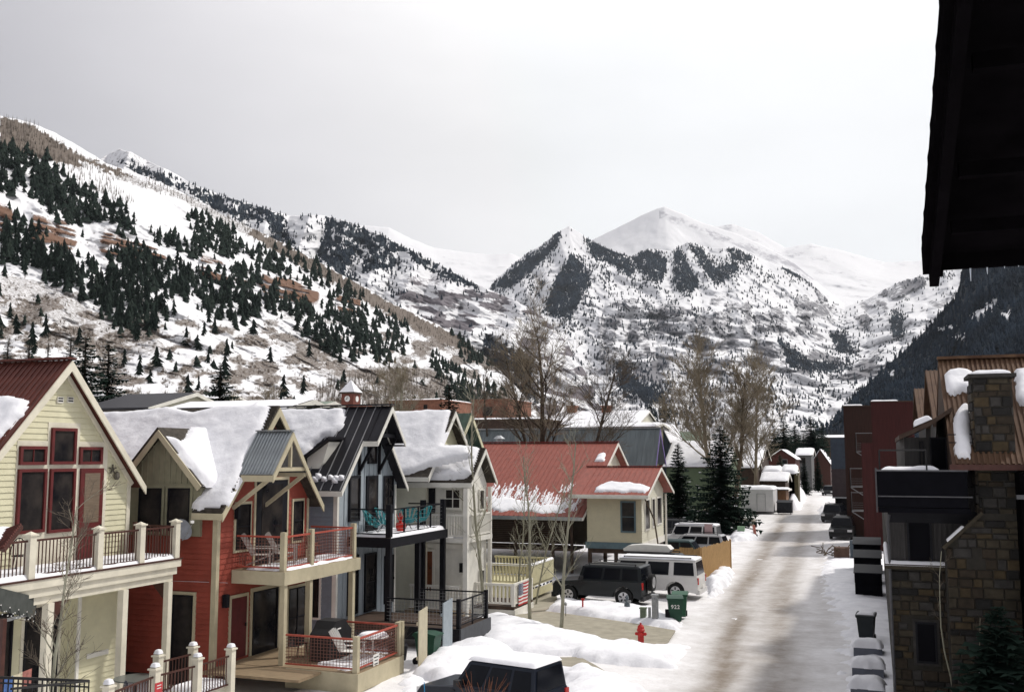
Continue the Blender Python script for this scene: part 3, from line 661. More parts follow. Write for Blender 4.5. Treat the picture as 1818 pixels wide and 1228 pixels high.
# ================================================================ house 1: pale yellow
F1 = -21.65
h1 = thing('yellow_house', 'pale yellow clapboard house with dark red window frames and brown metal roof', 'house', (F1, 22.2, 0))
w1 = [(19.3, .2), (25.15, .2), (25.15, 6.32), (22.23, 9.5), (19.3, 6.32)]
wall = MB().prism(w1, -32, F1, 'x').build('wall', YEL, h1)
siding(wall, '+X', F1, w1, .35, 9.45, .158, YEL)
MB().box(F1, F1+.045, 25.02, 25.17, .2, 6.4).build('corner_board', CRM, h1)
r1 = Roof(-32, F1+.32, 18.98, 22.23, 25.48, 6.10, 9.71); r1.build(h1, RUSTR, CRM, th=.10, rw=.22, fascia=False)
r1.ribs(h1, .20, .03, RUSTR, .05, x0=-29)
MB().bar((-32, 22.23, 9.76), (F1+.34, 22.23, 9.76), .34, .05).build('ridge_cap', RUSTR, h1)
for sg in (-1, 1):   # inner moulding of the gable
    mb = MB().prism([(22.23+sg*3.0, 6.18), (22.23, 9.5), (22.23, 9.36), (22.23+sg*2.9, 6.10)], F1+.03, F1+.10, 'x'); mb.build('gable_moulding', CRM, h1)
patch(h1, r1.lplane(), [(-60,700),(20,706),(44,707),(50,717),(40,740),(22,758),(5,775),(-30,800),(-70,800)], .2, .3, .08, 3)
# window wall: cream trim panel with six openings
t = MB(); a0, a1, z0, z1 = pxr('+X', F1, 25, 783, 187, 950); fbox(t, '+X', F1, a0, a1, 3.95, z1, .001, .034)
b0, b1, c0, c1 = pxr('+X', F1, 84, 750, 141, 784); fbox(t, '+X', F1, b0, b1, z1+.001, c1, .001, .034); t.build('window_surround', CRM, h1)
for q in ((89,759.5,133,824), (33,791.5,80.5,825), (139.5,793,179.5,824), (28,832,78.5,946), (85,831.5,130,944)):
    pwin(h1, '+X', F1+.034, *q, DRED, None, fw=.085, nh=0 if q[1] < 800 else 0, nv=1 if q[0] in (33, 139.5) else 0, mul=.02, gm=CURT if False else GLS)
d = door(h1, '+X', F1+.034, 138, 831, 178.5, 998, DRED, None, .42, zb=3.96)
mb = MB(); y, z = atX(132, 700, F1)[1:]
for x0 in (99.5, 117.5):
    a0, a1, z0, z1 = pxr('+X', F1, x0, 704.5, x0+10.5, 715); mb = MB(); fbox(mb, '+X', F1, a0, a1, z0, z1, .001, .06); o = mb.build('gable_vent', WHT, h1)
    mb = MB()
    for k in range(2): zz = z0+(z1-z0)*(.22+.42*k); fbox(mb, '+X', F1, a0+.02, a1-.02, zz, zz+.04, .06, .064)
    mb.build('slot', BLK, o)
# wall ornament right of the windows
y, z = atX(200, 838, F1)[1:]; mb = MB()
for k in range(5): an = pi/2+2*pi*k/5; mb.bar((F1+.06, y-.07, z+.09), (F1+.06, y-.07+.15*cos(an), z+.09+.15*sin(an)), .04, .03)
mb.lathe((F1+.12, y+.05, z-.22), [(.05, 0), (.09, .08), (.07, .2), (.02, .25)], 8); mb.build('wall_lantern', mat('pewter', (.10, .09, .07), .5, .2, 6), h1)
# upper deck
dk1 = [-19.78]; DX = -19.78; DZ = 3.94
MB().box(F1+.002, DX+.05, 17.0, 25.25, DZ-.08, DZ).build('deck_floor', WOOD, h1)
for k, (o, za, zb) in enumerate(((.06, 3.72, 3.93), (-.02, 3.50, 3.72), (-.10, 3.30, 3.50))):
    MB().box(F1+.05, DX+o, 17.0, 25.22+o, za+.003, zb).build('fascia_board', CRM, h1)
MB().box(F1+.05, DX+.09, 17.0, 25.32, 3.932, 3.975).build('deck_edge', BRWN, h1)
pys = [19.62, 21.95, 23.6, 25.13]
for yy in pys: post(h1, DX-.07, yy, 3.975, 5.03, .2, CRM)
post(h1, F1+.3, 25.13, 3.975, 5.0, .1, BRWN, False)
pts = [(DX-.07, 16.6), *[(DX-.07, q) for q in pys]]
for (xa, ya), (xb, yb) in zip(pts, pts[1:]):
    p, q = (xa, ya+.1, 3.975), (xb, yb-.1, 3.975); rail(h1, p, q, .93, BRWN, .05); baluster_run(h1, p, q, .93, .115, BRWN, .022)
p, q = (DX-.17, 25.13, 3.975), (F1+.3, 25.13, 3.975); rail(h1, p, q, .93, BRWN, .05); baluster_run(h1, p, q, .93, .12, BRWN, .022)
patch(h1, (Vector((0, 0, DZ+.04)), GP[1], GP[2]), None, .12, .1, .08, 5, uv=[(F1+.4, 17.1), (DX-.02, 17.1), (DX-.02, 25.1), (F1+.3, 25.1)], rag=.04)
for yy, w in ((20.35, .2), (23.05, .2), (24.95, .18)): post(h1, DX-.12, yy, .2, 3.3, w, CRM, False)
mb = MB().prism([(DX-.2, 3.3), (DX-.75, 3.3), (DX-.25, 2.8)], 24.9, 24.98, 'y'); mb.build('bracket', BRWN, h1)
mb = MB().prism([(20.45, 3.3), (21.0, 3.3), (20.45, 2.75)], DX-.16, DX-.08, 'x'); mb.build('bracket', BRWN, h1)
# ground floor bay with pale siding below the deck
y0, y1 = 22.9, 24.55; mb = MB().box(F1+.002, F1+.35, y0, y1, .25, 3.15); bay = mb.build('bay_wall', YEL, h1)
siding(bay, '+X', F1+.35, [(y0, .25), (y1, .25), (y1, 3.1), (y0, 3.1)], .3, 3.0, .158, YEL)
MB().box(F1+.351, F1+.40, y1-.09, y1+.04, .25, 3.12).build('corner_board', WHT, h1); MB().box(F1+.351, F1+.40, y0-.04, y0+.06, .25, 3.12).build('corner_board', WHT, h1)
MB().box(F1+.381, F1+.41, y0+.35, y1-.45, 1.28, 1.42).build('letter_slot', WHT, h1)
window(h1, '+X', F1, 21.3, 22.5, .5, 2.9, BLK, CRM)
window(h1, '+X', F1, 19.4, 20.9, .5, 2.9, BLK, None)
# small porch roof at the far left with a string of lights
pr = slab([(-21.0, 16.0, 4.35), (-18.6, 16.0, 3.7), (-18.6, 18.2, 3.72), (-21.0, 18.2, 4.37)], .06)
por = thing('porch_roof', 'brown corrugated porch roof corner with snow at the left edge', 'porch roof', (-19.8, 17.0, 0))
pr = MB()
a, b, c_ = Vector(atD(-30,985,21.5)), Vector(atD(6,972,21.5)), Vector(atD(38,930,22.5))
slab([a, b+Vector((0, 0, 0)), c_, a+(c_-b)], .05).build('roof_sheet', RUSTR, por)
e = (c_-b); n = 12
for k in range(n): q = b.lerp(c_, (k+.5)/n); MB().bar(q+Vector((0, 0, .02)), q+(a-b)*.9+Vector((0, 0, .02)), .05, .04).build('corrugation', RUSTR, por)
pm = MB().bar(b+Vector((0, 0, -.06)), c_+Vector((0, 0, -.06)), .08, .08); pm.build('edge_beam', BRWN, por)
patch(por, (b+Vector((0, 0, .03)), (a-b).normalized(), (c_-b).normalized()), None, .12, .2, .06, 9, uv=[(.25, .1), (1.2, .1), (1.2, 1.3), (.35, 1.1)])
MB().box(b.x-.2, b.x-.1, b.y+.2, b.y+.3, .2, 3.5).build('porch_post', BRWN, por)
# string lights along an awning edge
aw = thing('awning', 'dark awning edge hung with small string lights below the yellow deck', 'awning', tuple(atD(20, 1080, 24)))
a, b = Vector(atD(-15,1060,23)), Vector(atD(62,1078,25)); MB().bar(a, b, .06, .5).build('valance', mat('grey_awning', (.055, .06, .055), .8, .2, 4), aw)
a2, b2 = Vector(atD(-15,1107,23)), Vector(atD(62,1087,25)); MB().bar(a2, b2, .05, .07).build('awning_bar', GALV, aw)
mb = MB(); wire = MB(); rr = random.Random(3); prev = None
for k in range(26):
    t_ = k/25; q = a.lerp(b, t_)+Vector((.12, -.1, -.1-.22*abs(sin(k*1.25)))); mb.lathe((q.x, q.y, q.z), [(.004, -.02), (.018, 0), (.004, .02)], 5)
    if prev: wire.bar(prev, q, .008)
    prev = q
o = wire.build('light_string', BLK, aw); mb.build('bulbs', WPLA, o, kind='stuff')
# ================================================================ house 2: red
F2 = -19.4
h2 = thing('red_house', 'orange red clapboard house with tan trim and deep snow on its steep roof', 'house', (F2, 29.2, 0))
w2 = [(26.55, .2), (31.85, .2), (31.85, 5.5), (29.2, 8.5), (26.55, 5.5)]
wall = MB().prism(w2, -34, F2, 'x').build('wall', RED, h2)
siding(wall, '+X', F2, w2, .5, 8.4, .165, RED)
ws = [(-26, .2), (F2, .2), (F2, 5.3), (-26, 5.3)]
siding(wall, '-Y', 26.55, ws, .5, 5.25, .165, RED)
MB().box(F2-.13, F2+.045, 26.50, 26.548, .2, 5.3).build('corner_board', TAN, h2); MB().box(F2+.001, F2+.045, 26.549, 26.66, .2, 5.4).build('corner_board', TAN, h2)
MB().box(F2+.001, F2+.045, 31.74, 31.87, .2, 5.5).build('corner_board', TAN, h2)
r2 = Roof(-34, F2+.42, 26.2, 29.2, 32.2, 5.26, 8.66); r2.build(h2, SHING, TAN, th=.13, rw=.22, cut=(-23.1, -20.1, 27.9))
# shingle courses stepped along the rake
for k in range(34):
    t_ = k/34; y = 26.2+3*t_; z = 5.26+3.4*t_; MB().box(F2-.25, F2+.43, y, y+.10, z+.01, z+.145).build('shingle', SHING, h2)
# snow over the left slope, dipping round the dormer and ending in a tongue at the eave
patch(h2, r2.lplane(), [(150,745),(185,733),(240,731),(300,724),(345,733),(400,722),(452,719),(459,711),(465,719),(481,724),(478,741),(462,775),(440,812),(428,850),(405,893),(396,903),(352,905),(341,899),(360,872),(366,850),(345,828),(300,822),(236,834),(150,840)], .18, .3, .08, 11, rag=.07)
# dormer on the left slope facing the camera
dyf = 26.42; dx0, dx1 = -22.75, -19.95; dax = -21.45
dw = [(dx0, 4.5), (dx1, 4.5), (dx1, 6.15), (dax, 7.72), (dx0, 6.35)]
dormer = MB().prism(dw, dyf, 29.0, 'y').build('dormer', OLV, h2)
battens(dormer, '-Y', dyf, dw, dx0+.05, dx1, .22, OLV, 6.15)
for (xe, ze) in ((-22.95, 6.20), (-19.75, 6.10)):
    s = slab([(xe, dyf-.25, ze), (dax, dyf-.25, 7.85), (dax, 29.5, 7.85), (xe, 29.5, ze)] if xe > dax else [(xe, dyf-.25, ze), (dax, dyf-.25, 7.85), (dax, 29.5, 7.85), (xe, 29.5, ze)], -.10 if xe > dax else -.1); s.build('dormer_roof', SHING, dormer)
    mb = MB().prism([(xe, ze-.02), (dax, 7.83), (dax, 7.60), (xe+(.14 if xe < dax else -.14), ze-.16)], dyf-.30, dyf-.252, 'y'); mb.build('dormer_rake', TAN, dormer)
MB().box(dx0-.02, dx1+.02, dyf-.03, dyf-.001, 6.02, 6.14).build('band_board', OLV, dormer)
for x0, x1 in ((248, 288), (299.5, 338)): pwin(h2, '-Y', dyf, x0, 866, x1, 942, BLK, OLV, .09, .03)
patch(h2, (Vector((dax, dyf, 7.88)), Vector((1.7, 0, -1.75)).normalized(), Vector((0, 1, 0))), None, .17, .3, .08, 12, uv=[(.35, -.15), (.62, .15), (.5, .6), (.15, 1.1), (-.1, 1.5), (-.1, 3.3), (2.5, 3.3), (2.5, -.1), (1.5, -.2)], rag=.06)
# main front
pwin(h2, '+X', F2, 417, 895, 441.5, 974, BLK, TAN, .09, .03, nh=1); pwin(h2, '+X', F2, 519, 889, 535.5, 958, BLK, TAN, .09, .03, nh=1)
door(h2, '+X', F2, 452, 852, 507, 1000, BLK, TAN, .1, zb=3.42)
# corrugated canopy over the balcony door
cx1 = F2+1.6; cy = 28.2
can = MB()
cr_ = Roof(F2+.25, cx1, 27.12, cy, 29.3, 6.42, 7.80); L = cr_.build(h2, STEEL, TAN, th=.05, rw=.20, name='canopy_roof')
cr_.ribs(h2, .115, .03, STEEL, .05, name='corrugation'); MB().bar((F2+.25, cy, 7.83), (cx1, cy, 7.83), .22, .04).build('canopy_ridge_cap', STEEL, h2)
MB().box(cx1-.12, cx1-.02, cy-.04, cy+.04, 6.62, 7.6).build('king_post', TAN, h2); MB().box(cx1-.12, cx1-.02, 27.35, 29.05, 6.52, 6.64).build('collar_beam', TAN, h2)
for yy in (27.3, 29.1): MB().bar((F2+.03, yy, 5.35), (cx1-.15, yy, 6.35), .11).build('brace', TAN, h2); MB().box(F2, cx1-.05, yy-.06, yy+.06, 6.32, 6.45).build('canopy_beam', TAN, h2)
MB().prism([(27.9, 7.0), (29.2, 8.35), (30.4, 7.0)], F2+.001, F2+.05, 'x').build('gable_panel', DWOOD, h2)
MB().box(F2+.05, F2+.2, 27.35, 27.48, 5.0, 5.4).build('wall_lamp', BLK, h2)
# upper deck
DX2, DZ2 = -17.45, 3.42
MB().box(F2+.05, DX2, 27.35, 32.15, DZ2-.07, DZ2).build('deck_floor', WOOD, h2)
MB().box(DX2, DX2+.05, 27.30, 32.2, DZ2-.42, DZ2-.01).build('fascia_board', TAN, h2); MB().box(F2+.05, DX2-.001, 27.30, 27.349, DZ2-.42, DZ2-.01).build('fascia_board', TAN, h2)
MB().box(F2+.05, DX2-.01, 27.36, 32.1, DZ2-.4, DZ2-.08).build('joists', TAN, h2)
ps = [(DX2-.12, 27.47), (DX2-.12, 29.1), (DX2-.12, 31.95)]
for x, y in ps: post(h2, x, y, DZ2, 4.62, .16, TAN, False)
mid = (DX2-.12, 30.5)
for (xa, ya), (xb, yb) in (((F2+.1, 27.47), ps[0]), (ps[0], ps[1]), (ps[1], ps[2]), (ps[2], (F2+.1, 31.95))):
    p, q = (xa, ya, DZ2), (xb, yb, DZ2); rail(h2, p, q, 1.05, RAILR, .055, .1); mesh_panel(h2, p, q, 1.05, WIRE)
patch(h2, (Vector((0, 0, DZ2)), GP[1], GP[2]), None, .12, .15, .07, 15, uv=[(F2+.5, 27.45), (DX2-.05, 27.42), (DX2-.05, 32.05), (F2+.7, 32.0), (F2+.9, 29)], rag=.06)
for x, y in ((DX2-.1, 27.5), (DX2-.1, 29.0), (DX2-.1, 31.85)): post(h2, x, y, .3, DZ2-.42, .17, TAN, False)
# lower front under the deck
door(h2, '+X', F2, 407, 1060, 434, 1213, DRED, TAN, None, zb=.62)
pwin(h2, '+X', F2, 446, 1046, 490, 1158, BLK, TAN, .13, .05); pwin(h2, '+X', F2, 510, 1042, 541, 1146, BLK, TAN, .10, .04, nv=1, nh=1)
pwin(h2, '-Y', 26.55, 306, 1055, 342, 1215, BLK, TAN, .10, .04)
MB().box(F2+.05, F2+.22, 26.85, 27.0, 2.3, 2.7).build('wall_lamp', BLK, h2)
# lower wooden deck with red wire rails
LX, LZ, LY0, LY1 = -14.75, .55, 27.2, 30.2
MB().box(F2+.06, -15.95, 25.9, 27.19, LZ-.08, LZ).build('porch_floor', WOOD, h2)
MB().box(F2+.06, LX, LY0, LY1, LZ-.08, LZ-.002).build('deck_floor', WOOD, h2)
for k in range(15): x = F2+.2+k*.3; MB().box(x, x+.29, LY0, LY1, LZ-.001, LZ+.012).build('deck_board', WOOD, h2)
MB().box(LX, LX+.05, LY0-.05, LY1+.05, .0, LZ+.01).build('fascia_board', TAN, h2); MB().box(-17.2, LX-.001, LY0-.05, LY0-.002, 0, LZ+.01).build('fascia_board', TAN, h2)
q1, q2, q3 = (LX-.1, LY0+.1), (LX-.1, LY1-.1), (-17.3, LY0+.1)
for x, y in (q1, q2, (LX-.1, LY1+.12)): post(h2, x, y, LZ, 1.62, .16, TAN, False)
for a, b in ((q3, q1), (q1, q2), (q2, (-17.4, LY1-.1))):
    p, q = (*a, LZ), (*b, LZ); rail(h2, p, q, .98, RAILR, .055, .12); mesh_panel(h2, p, q, .98, WIRE)
patch(h2, (Vector((0, 0, LZ+.01)), GP[1], GP[2]), None, .10, .2, .06, 16, uv=[(-16.6, 28.0), (-15.2, 27.4), (-14.95, 28.6), (-15.1, 29.8), (-16.2, 29.6), (-16.0, 28.9)], rag=.15)
# ================================================================ house 3: blue grey with black metal roof
F3 = -19.4
h3 = thing('blue_grey_house', 'blue grey house with black standing seam roof and black balcony', 'house', (F3, 36.4, 0))
w3 = [(33.95, .2), (38.9, .2), (38.9, 5.9), (36.4, 8.8), (33.95, 5.9)]
wall = MB().prism(w3, -36, F3, 'x').build('wall', LBLU, h3)
battens(wall, '+X', F3, w3, 34.1, 38.9, .40, LBLU, .4)
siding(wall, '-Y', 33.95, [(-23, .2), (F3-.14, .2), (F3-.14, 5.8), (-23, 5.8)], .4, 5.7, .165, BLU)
MB().box(F3-.13, F3+.045, 33.90, 33.948, .2, 5.8).build('corner_board', WHT, h3); MB().box(F3+.001, F3+.045, 33.949, 34.04, .2, 5.9).build('corner_board', WHT, h3); MB().box(F3+.001, F3+.045, 38.8, 38.92, .2, 5.8).build('corner_board', WHT, h3)
r3 = Roof(-36, F3+.4, 33.55, 36.4, 39.25, 5.70, 9.02); r3.build(h3, BROOF, WHT, th=.12, rw=.17)
r3.ribs(h3, .42, .05, mat('seam_metal', (.30, .30, .31), .4, .1, 4, metal=.5), .022, x0=-26, name='roof_seam')
MB().bar((-36, 36.4, 9.08), (F3+1.1, 36.4, 9.08), .3, .05).build('ridge_cap', BROOF, h3)
# upper part of the roof reaches further out over the gable
kx0, kx1 = F3+.401, F3+1.05; zc = 7.6; yc = 36.4-2.85*(9.02-zc)/3.32; yd = 36.4+2.85*(9.02-zc)/3.32
r3b = Roof(kx0, kx1, yc, 36.4, yd, zc, 9.02); r3b.build(h3, BROOF, WHT, th=.12, rw=.17)
for x in (kx0+.2, kx1-.05): MB().bar((x, yc, zc+.03), (x, 36.4, 9.05), .022, .05).build('roof_seam', BROOF, h3)
MB().box(F3+.3, kx1, yc, yc+.10, zc-.16, zc-.10).build('soffit', WHT, h3); MB().box(F3+.3, kx1, yd-.3, yd, zc-.2, zc-.13).build('soffit', BLK, h3)
MB().box(kx1-.3, kx1-.2, 35.9, 37.2, 7.75, 7.9).build('tie_beam', BLK, h3); MB().box(kx1-.3, kx1-.22, 36.36, 36.44, 7.9, 8.6).build('king_post', BLK, h3)
for yy in (35.55, 37.25): MB().bar((F3+.05, yy, 6.35), (kx1-.25, yy, 7.7), .10).build('brace', BLK, h3); MB().box(F3+.03, F3+.12, yy-.05, yy+.05, 6.25, 7.6).build('brace_post', BLK, h3)
patch(h3, r3.lplane(), [(495,728),(560,727),(612,727),(613,740),(607,758),(590,775),(575,777),(560,790),(540,820),(528,836),(500,836),(470,760)], .2, .25, .08, 21, rag=.09)
for (x, y) in ((566, 846), (576, 851), (588, 848), (597, 850), (607, 848), (594, 854), (559, 852)): patch(h3, r3.lplane(), [(x-5,y-4),(x+4,y-4),(x+5,y+3),(x-4,y+4)], .16, .12, .05, x, rag=.04)
# small side gable half hidden on the left slope
q = [atY(px_, py_, 34.25) for px_, py_ in ((545,813), (584,784), (573,822), (559,843), (548,848))]
o = MB().prism([(a[0], a[2]) for a in q], 34.25, 36.0, 'y').build('side_dormer', WHT, h3); a, b = Vector(q[0]), Vector(q[1]); d = (b-a).normalized(); a -= d*.25; b += d*.15
MB().add([a+Vector((0, -.25, .02)), b+Vector((0, -.25, .02)), b+Vector((0, 1.6, .02)), a+Vector((0, 1.6, .02)), a+Vector((0, -.25, .12)), b+Vector((0, -.25, .12)), b+Vector((0, 1.6, .12)), a+Vector((0, 1.6, .12))], [(0,3,2,1),(4,5,6,7),(0,1,5,4),(1,2,6,5),(2,3,7,6),(3,0,4,7)]).build('dormer_roof', BROOF, o)
for q in ((618,844,637.5,925), (679,844,696.5,912)): pwin(h3, '+X', F3, *q, BLK, None, fw=.10, nv=0 if q[0] < 650 else 1, nh=0)
door(h3, '+X', F3, 649, 844, 669, 930, BLK, None, .15, zb=3.92)
pwin(h3, '+X', F3, 652, 787, 667, 823, BLK, None, fw=.07)
MB().box(F3+.03, F3+.1, 38.35, 38.5, 5.35, 5.55).build('wall_lamp', BLK, h3)
DX3, DZ3 = -17.55, 3.9
MB().box(F3+.05, DX3, 34.75, 40.1, DZ3-.07, DZ3).build('deck_floor', DWOOD, h3)
MB().box(DX3, DX3+.06, 34.7, 40.15, DZ3-.38, DZ3-.02).build('fascia_board', BLK, h3); MB().box(F3+.05, DX3-.001, 34.7, 34.749, DZ3-.38, DZ3-.02).build('fascia_board', BLK, h3)
ps = [(DX3-.1, 34.9), (DX3-.1, 40.0)]
for x, y in ps: post(h3, x, y, .2, 5.15, .2, BLK, False)
post(h3, -18.6, 40.0, .2, 5.1, .2, BLK, False); post(h3, DX3-.1, 37.5, .2, DZ3-.3, .2, BLK, False)
mids = [36.2, 37.5, 38.7]
for y in mids: MB().box(DX3-.13, DX3-.07, y-.03, y+.03, DZ3, 4.98).build('rail_post', BLK, h3)
for a, b in (((F3+.1, 34.9), ps[0]), (ps[0], ps[1]), (ps[1], (F3+.1, 40.0))):
    p, q = (*a, DZ3), (*b, DZ3); rail(h3, p, q, 1.05, BLK, .055, .12)
    for k in range(5): MB().bar(Vector(p)+Vector((0, 0, .28+.16*k)), Vector(q)+Vector((0, 0, .28+.16*k)), .008).build('cable', GALV, h3)
patch(h3, (Vector((0, 0, DZ3)), GP[1], GP[2]), None, .13, .1, .07, 22, uv=[(F3+.2, 34.85), (DX3-.02, 34.85), (DX3-.02, 40.0), (F3+.3, 40.0)], rag=.04)
pwin(h3, '+X', F3, 646, 981, 666, 1083, BLK, None, fw=.08, nh=1); pwin(h3, '+X', F3, 616, 985, 634, 1090, BLK, None, fw=.08)
door(h3, '+X', F3, 681, 985, 697, 1115, BLK, None, None, zb=.9)
pwin(h3, '-Y', 33.95, 557, 1020, 567, 1095, BLK, WHT, .09, .03)
# low front deck
MB().box(F3+.06, -14.3, 34.0, 36.9, .55, .78).build('porch_floor', DWOOD, h3)
MB().box(-14.3, -14.24, 33.95, 36.95, .25, .80).build('fascia_board', mat('dark_grey_paint', (.06, .063, .07), .6, .15, 4), h3)
MB().box(-17, -14.301, 33.92, 33.998, .35, .80).build('fascia_board', BLK, h3)
gp = [(-14.4, 34.1), (-14.4, 36.8), (-17.3, 34.1)]
for x, y in gp[:2]: post(h3, x, y, 0, 1.85, .14, BLK, False)
MB().box(-14.42, -14.38, 35.4, 35.46, .78, 1.75).build('rail_post', BLK, h3)
for a, b in ((gp[2], gp[0]), (gp[0], gp[1]), (gp[1], (-17.2, 36.8))):
    p, q = (*a, .78), (*b, .78); rail(h3, p, q, .98, BLK, .05, .12); mesh_panel(h3, p, q, .98, GALV, sp=.14, r=.004)
def placard(px, py, X, w, h, lab):
    y, z = atX(px, py, X)[1:]; s = thing('notice_sign', lab, 'sign', (X, y, z), 'white notice signs on the porch rails')
    MB().box(X, X+.015, y-w/2, y+w/2, z-h/2, z+h/2).build('sign_board', WPLA, s); mb = MB()
    for k, (a, b) in enumerate(((.1, .9), (.2, .8), (.2, .8))): mb.box(X+.016, X+.018, y-w/2+w*a, y-w/2+w*b, z+h*(.3-.2*k), z+h*(.36-.2*k))
    mb.box(X+.016, X+.018, y-w*.12, y+w*.12, z-h*.4, z-h*.15); mb.build('print', BLK, s)
placard(667, 1175, LX-.05, .36, .5, 'white notice sign on the red wire rail of the lower deck'); placard(795.5, 1106, -14.33, .30, .45, 'white notice sign on the black porch rail of the blue grey house')
# ================================================================ house 4: cream with white balustrades
F4 = -18.9
h4 = thing('cream_house', 'cream clapboard house with white balustrades and thick snow on its roof', 'house', (-18, 42.8, 0))
w4 = [(41.2, .2), (45.6, .2), (45.6, 6.9), (43.1, 9.0), (41.2, 6.9)]
w4 = [(40.9, .2), (45.4, .2), (45.4, 6.7), (43.15, 8.9), (40.9, 6.7)]
MB().prism(w4, -34, F4, 'x').build('wall', CREAMW, h4)
siding(h4, '+X', F4, w4, 6.4, 8.85, .16, YEL)
r4 = Roof(-34, F4+.45, 40.2, 43.15, 46.1, 6.1, 9.12); r4.build(h4, SHING, WHT, th=.13, rw=.2)
for k in range(26):
    t_ = .35+.65*k/26; y = 40.2+2.95*t_; z = 6.1+3.02*t_; MB().box(F4+.2, F4+.46, y, y+.12, z+.01, z+.15).build('shingle', SHING, h4)
patch(h4, r4.lplane(), [(640,745),(700,731),(760,729),(795,729),(803,731),(798,750),(786,792),(830,795),(840,810),(760,830),(700,850),(650,850)], .2, .3, .1, 31, rag=.06)
# projecting front wing with balcony
X4 = -17.0; ws4 = [(41.25, .1), (43.5, .1), (43.5, 5.75), (42.4, 7.0), (41.25, 5.75)]
MB().prism(ws4, -20.6, X4-.001, 'x').build('front_wing', WHT, h4)
siding(h4, '-Y', 41.2, [(-20.6, .2), (-19.3, .2), (-19.3, 5.8), (-20.6, 5.8)], .3, 5.6, .2, CREAMW)
rw = Roof(-21.4, X4+.35, 40.75, 42.45, 43.9, 5.85, 7.35); rw.build(h4, SHING, WHT, th=.12, rw=.16)
for k in range(14):
    t_ = k/14; y = 40.75+1.7*t_; z = 5.85+1.5*t_; MB().box(X4+.12, X4+.36, y, y+.12, z+.01, z+.14).build('shingle', SHING, h4)
patch(h4, rw.lplane(), [(700,852),(715,852),(760,853),(820,850),(838,846),(846,820),(853,797),(830,794),(790,792),(740,797),(705,815),(690,840)], .26, .3, .08, 32, rag=.06)
MB().box(-20.6, X4+.3, 40.80, 41.19, 5.60, 5.66).build('soffit', WHT, h4)
def yw(x0, y0, x1, y1, **k): return pwin(h4, '-Y', 41.2, x0, y0, x1, y1, WHT, WHT, .07, .035, **k)
yw(791, 868, 818, 902, nv=1, nh=1); MB()
d_ = door(h4, '-Y', 41.2, 762, 866, 773, 910, BLK, None, None); MB().box(-19.3, -17.2, 41.10, 41.199, 2.95, 3.15).build('band_board', WHT, h4)
door(h4, '-Y', 41.2, 756, 978, 768, 1048, mat('rust_door', (.16, .05, .02), .6, .2, 4), WHT, None)
# balcony in front of the side wall
by, bz = 40.55, 3.45
MB().box(-18.9, -16.75, by, 41.19, bz-.2, bz).build('balcony_floor', WHT, h4); p, q = (-18.9, by+.05, bz), (-16.8, by+.05, bz); rail(h4, p, q, .98, WHT, .08, .1); baluster_run(h4, p, q, .98, .13, WHT, .05)
p2 = (-16.8, 43.4, bz); MB().box(X4, -16.75, 41.2, 43.6, bz-.2, bz-.001).build('balcony_floor', WHT, h4); rail(h4, q, p2, .98, WHT, .08, .1); baluster_run(h4, q, p2, .98, .13, WHT, .05)
post(h4, -16.82, by+.06, .0, 5.6, .2, WHT, False); post(h4, -18.85, by+.06, bz, 4.5, .16, WHT, False); post(h4, -16.82, 43.45, 0, 5.6, .16, WHT, False)
patch(h4, (Vector((0, 0, bz)), GP[1], GP[2]), None, .10, .1, .08, 33, uv=[(-18.8, by+.08), (-16.85, by+.08), (-16.85, 41.1), (-18.8, 41.1)], rag=.03)
MB().box(-19.6, -16.8, 40.3, 41.19, .1, .35).build('porch_floor', WOOD, h4)
p, q = (-19.4, 40.4, .35), (-17.0, 40.4, .35); rail(h4, p, q, 1.05, WHT, .09, .12); baluster_run(h4, p, q, 1.05, .14, WHT, .05)
pwin(h4, '+X', X4, 849, 1010, 858, 1070, WHT, None, fw=.06, nv=1); pwin(h4, '+X', X4, 849, 868, 858, 905, WHT, None, fw=.06)
MB().box(-17.3, -17.15, 41.0, 41.12, 1.95, 2.35).build('wall_lamp', IRON, h4)
# ================================================================ green gable behind
h5 = thing('green_roof_house', 'house gable with green metal roof and pale yellow rake boards behind the cream house', 'house', (-21.5, 51.5, 0))
g5 = [(49.4, .2), (54.2, .2), (54.2, 6.8), (51.8, 9.1), (49.4, 6.8)]
MB().prism(g5, -34, -21.7, 'x').build('wall', mat('dark_green_siding', (.045, .085, .075), .7, .15, 4), h5)
r5 = Roof(-34, -21.2, 49.0, 51.9, 54.7, 6.5, 9.4); r5.build(h5, GROOF, YEL, th=.12, rw=.24); r5.ribs(h5, .4, .04, GROOF, .03, x0=-24, name='roof_seam')
# ================================================================ house 7: red metal roof
h7 = thing('red_roof_house', 'beige house raised on posts with a faded red metal roof patched with snow', 'house', (-16, 61, 0))
r7 = Roof(-28, -16.4, 57.6, 66.5, 75, 3.42, 7.93); r7.build(h7, REDROOF, WHT, th=.14, rw=.16)
r7.ribs(h7, .33, .03, REDROOF, .03, name='roof_rib', x0=-27)
MB().bar((-28, 66.5, 7.98), (-16.35, 66.5, 7.98), .3, .06).build('ridge_cap', mat('dark_red_cap', (.20, .03, .025), .5, .15, 4), h7)
MB().prism([(62.0, 5.4), (66.5, 7.75), (71, 5.4)], -17, -16.9, 'x').build('gable_wall', CREAMW, h7)
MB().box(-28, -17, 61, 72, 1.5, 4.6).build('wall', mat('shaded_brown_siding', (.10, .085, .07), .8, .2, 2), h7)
wg = [(58.2, 1.62), (64.6, 1.62), (64.6, 4.9), (61.45, 6.25), (58.2, 4.75)]
wall = MB().prism(wg, -16.3, -13.0, 'x').build('wing_wall', BEIGE, h7)
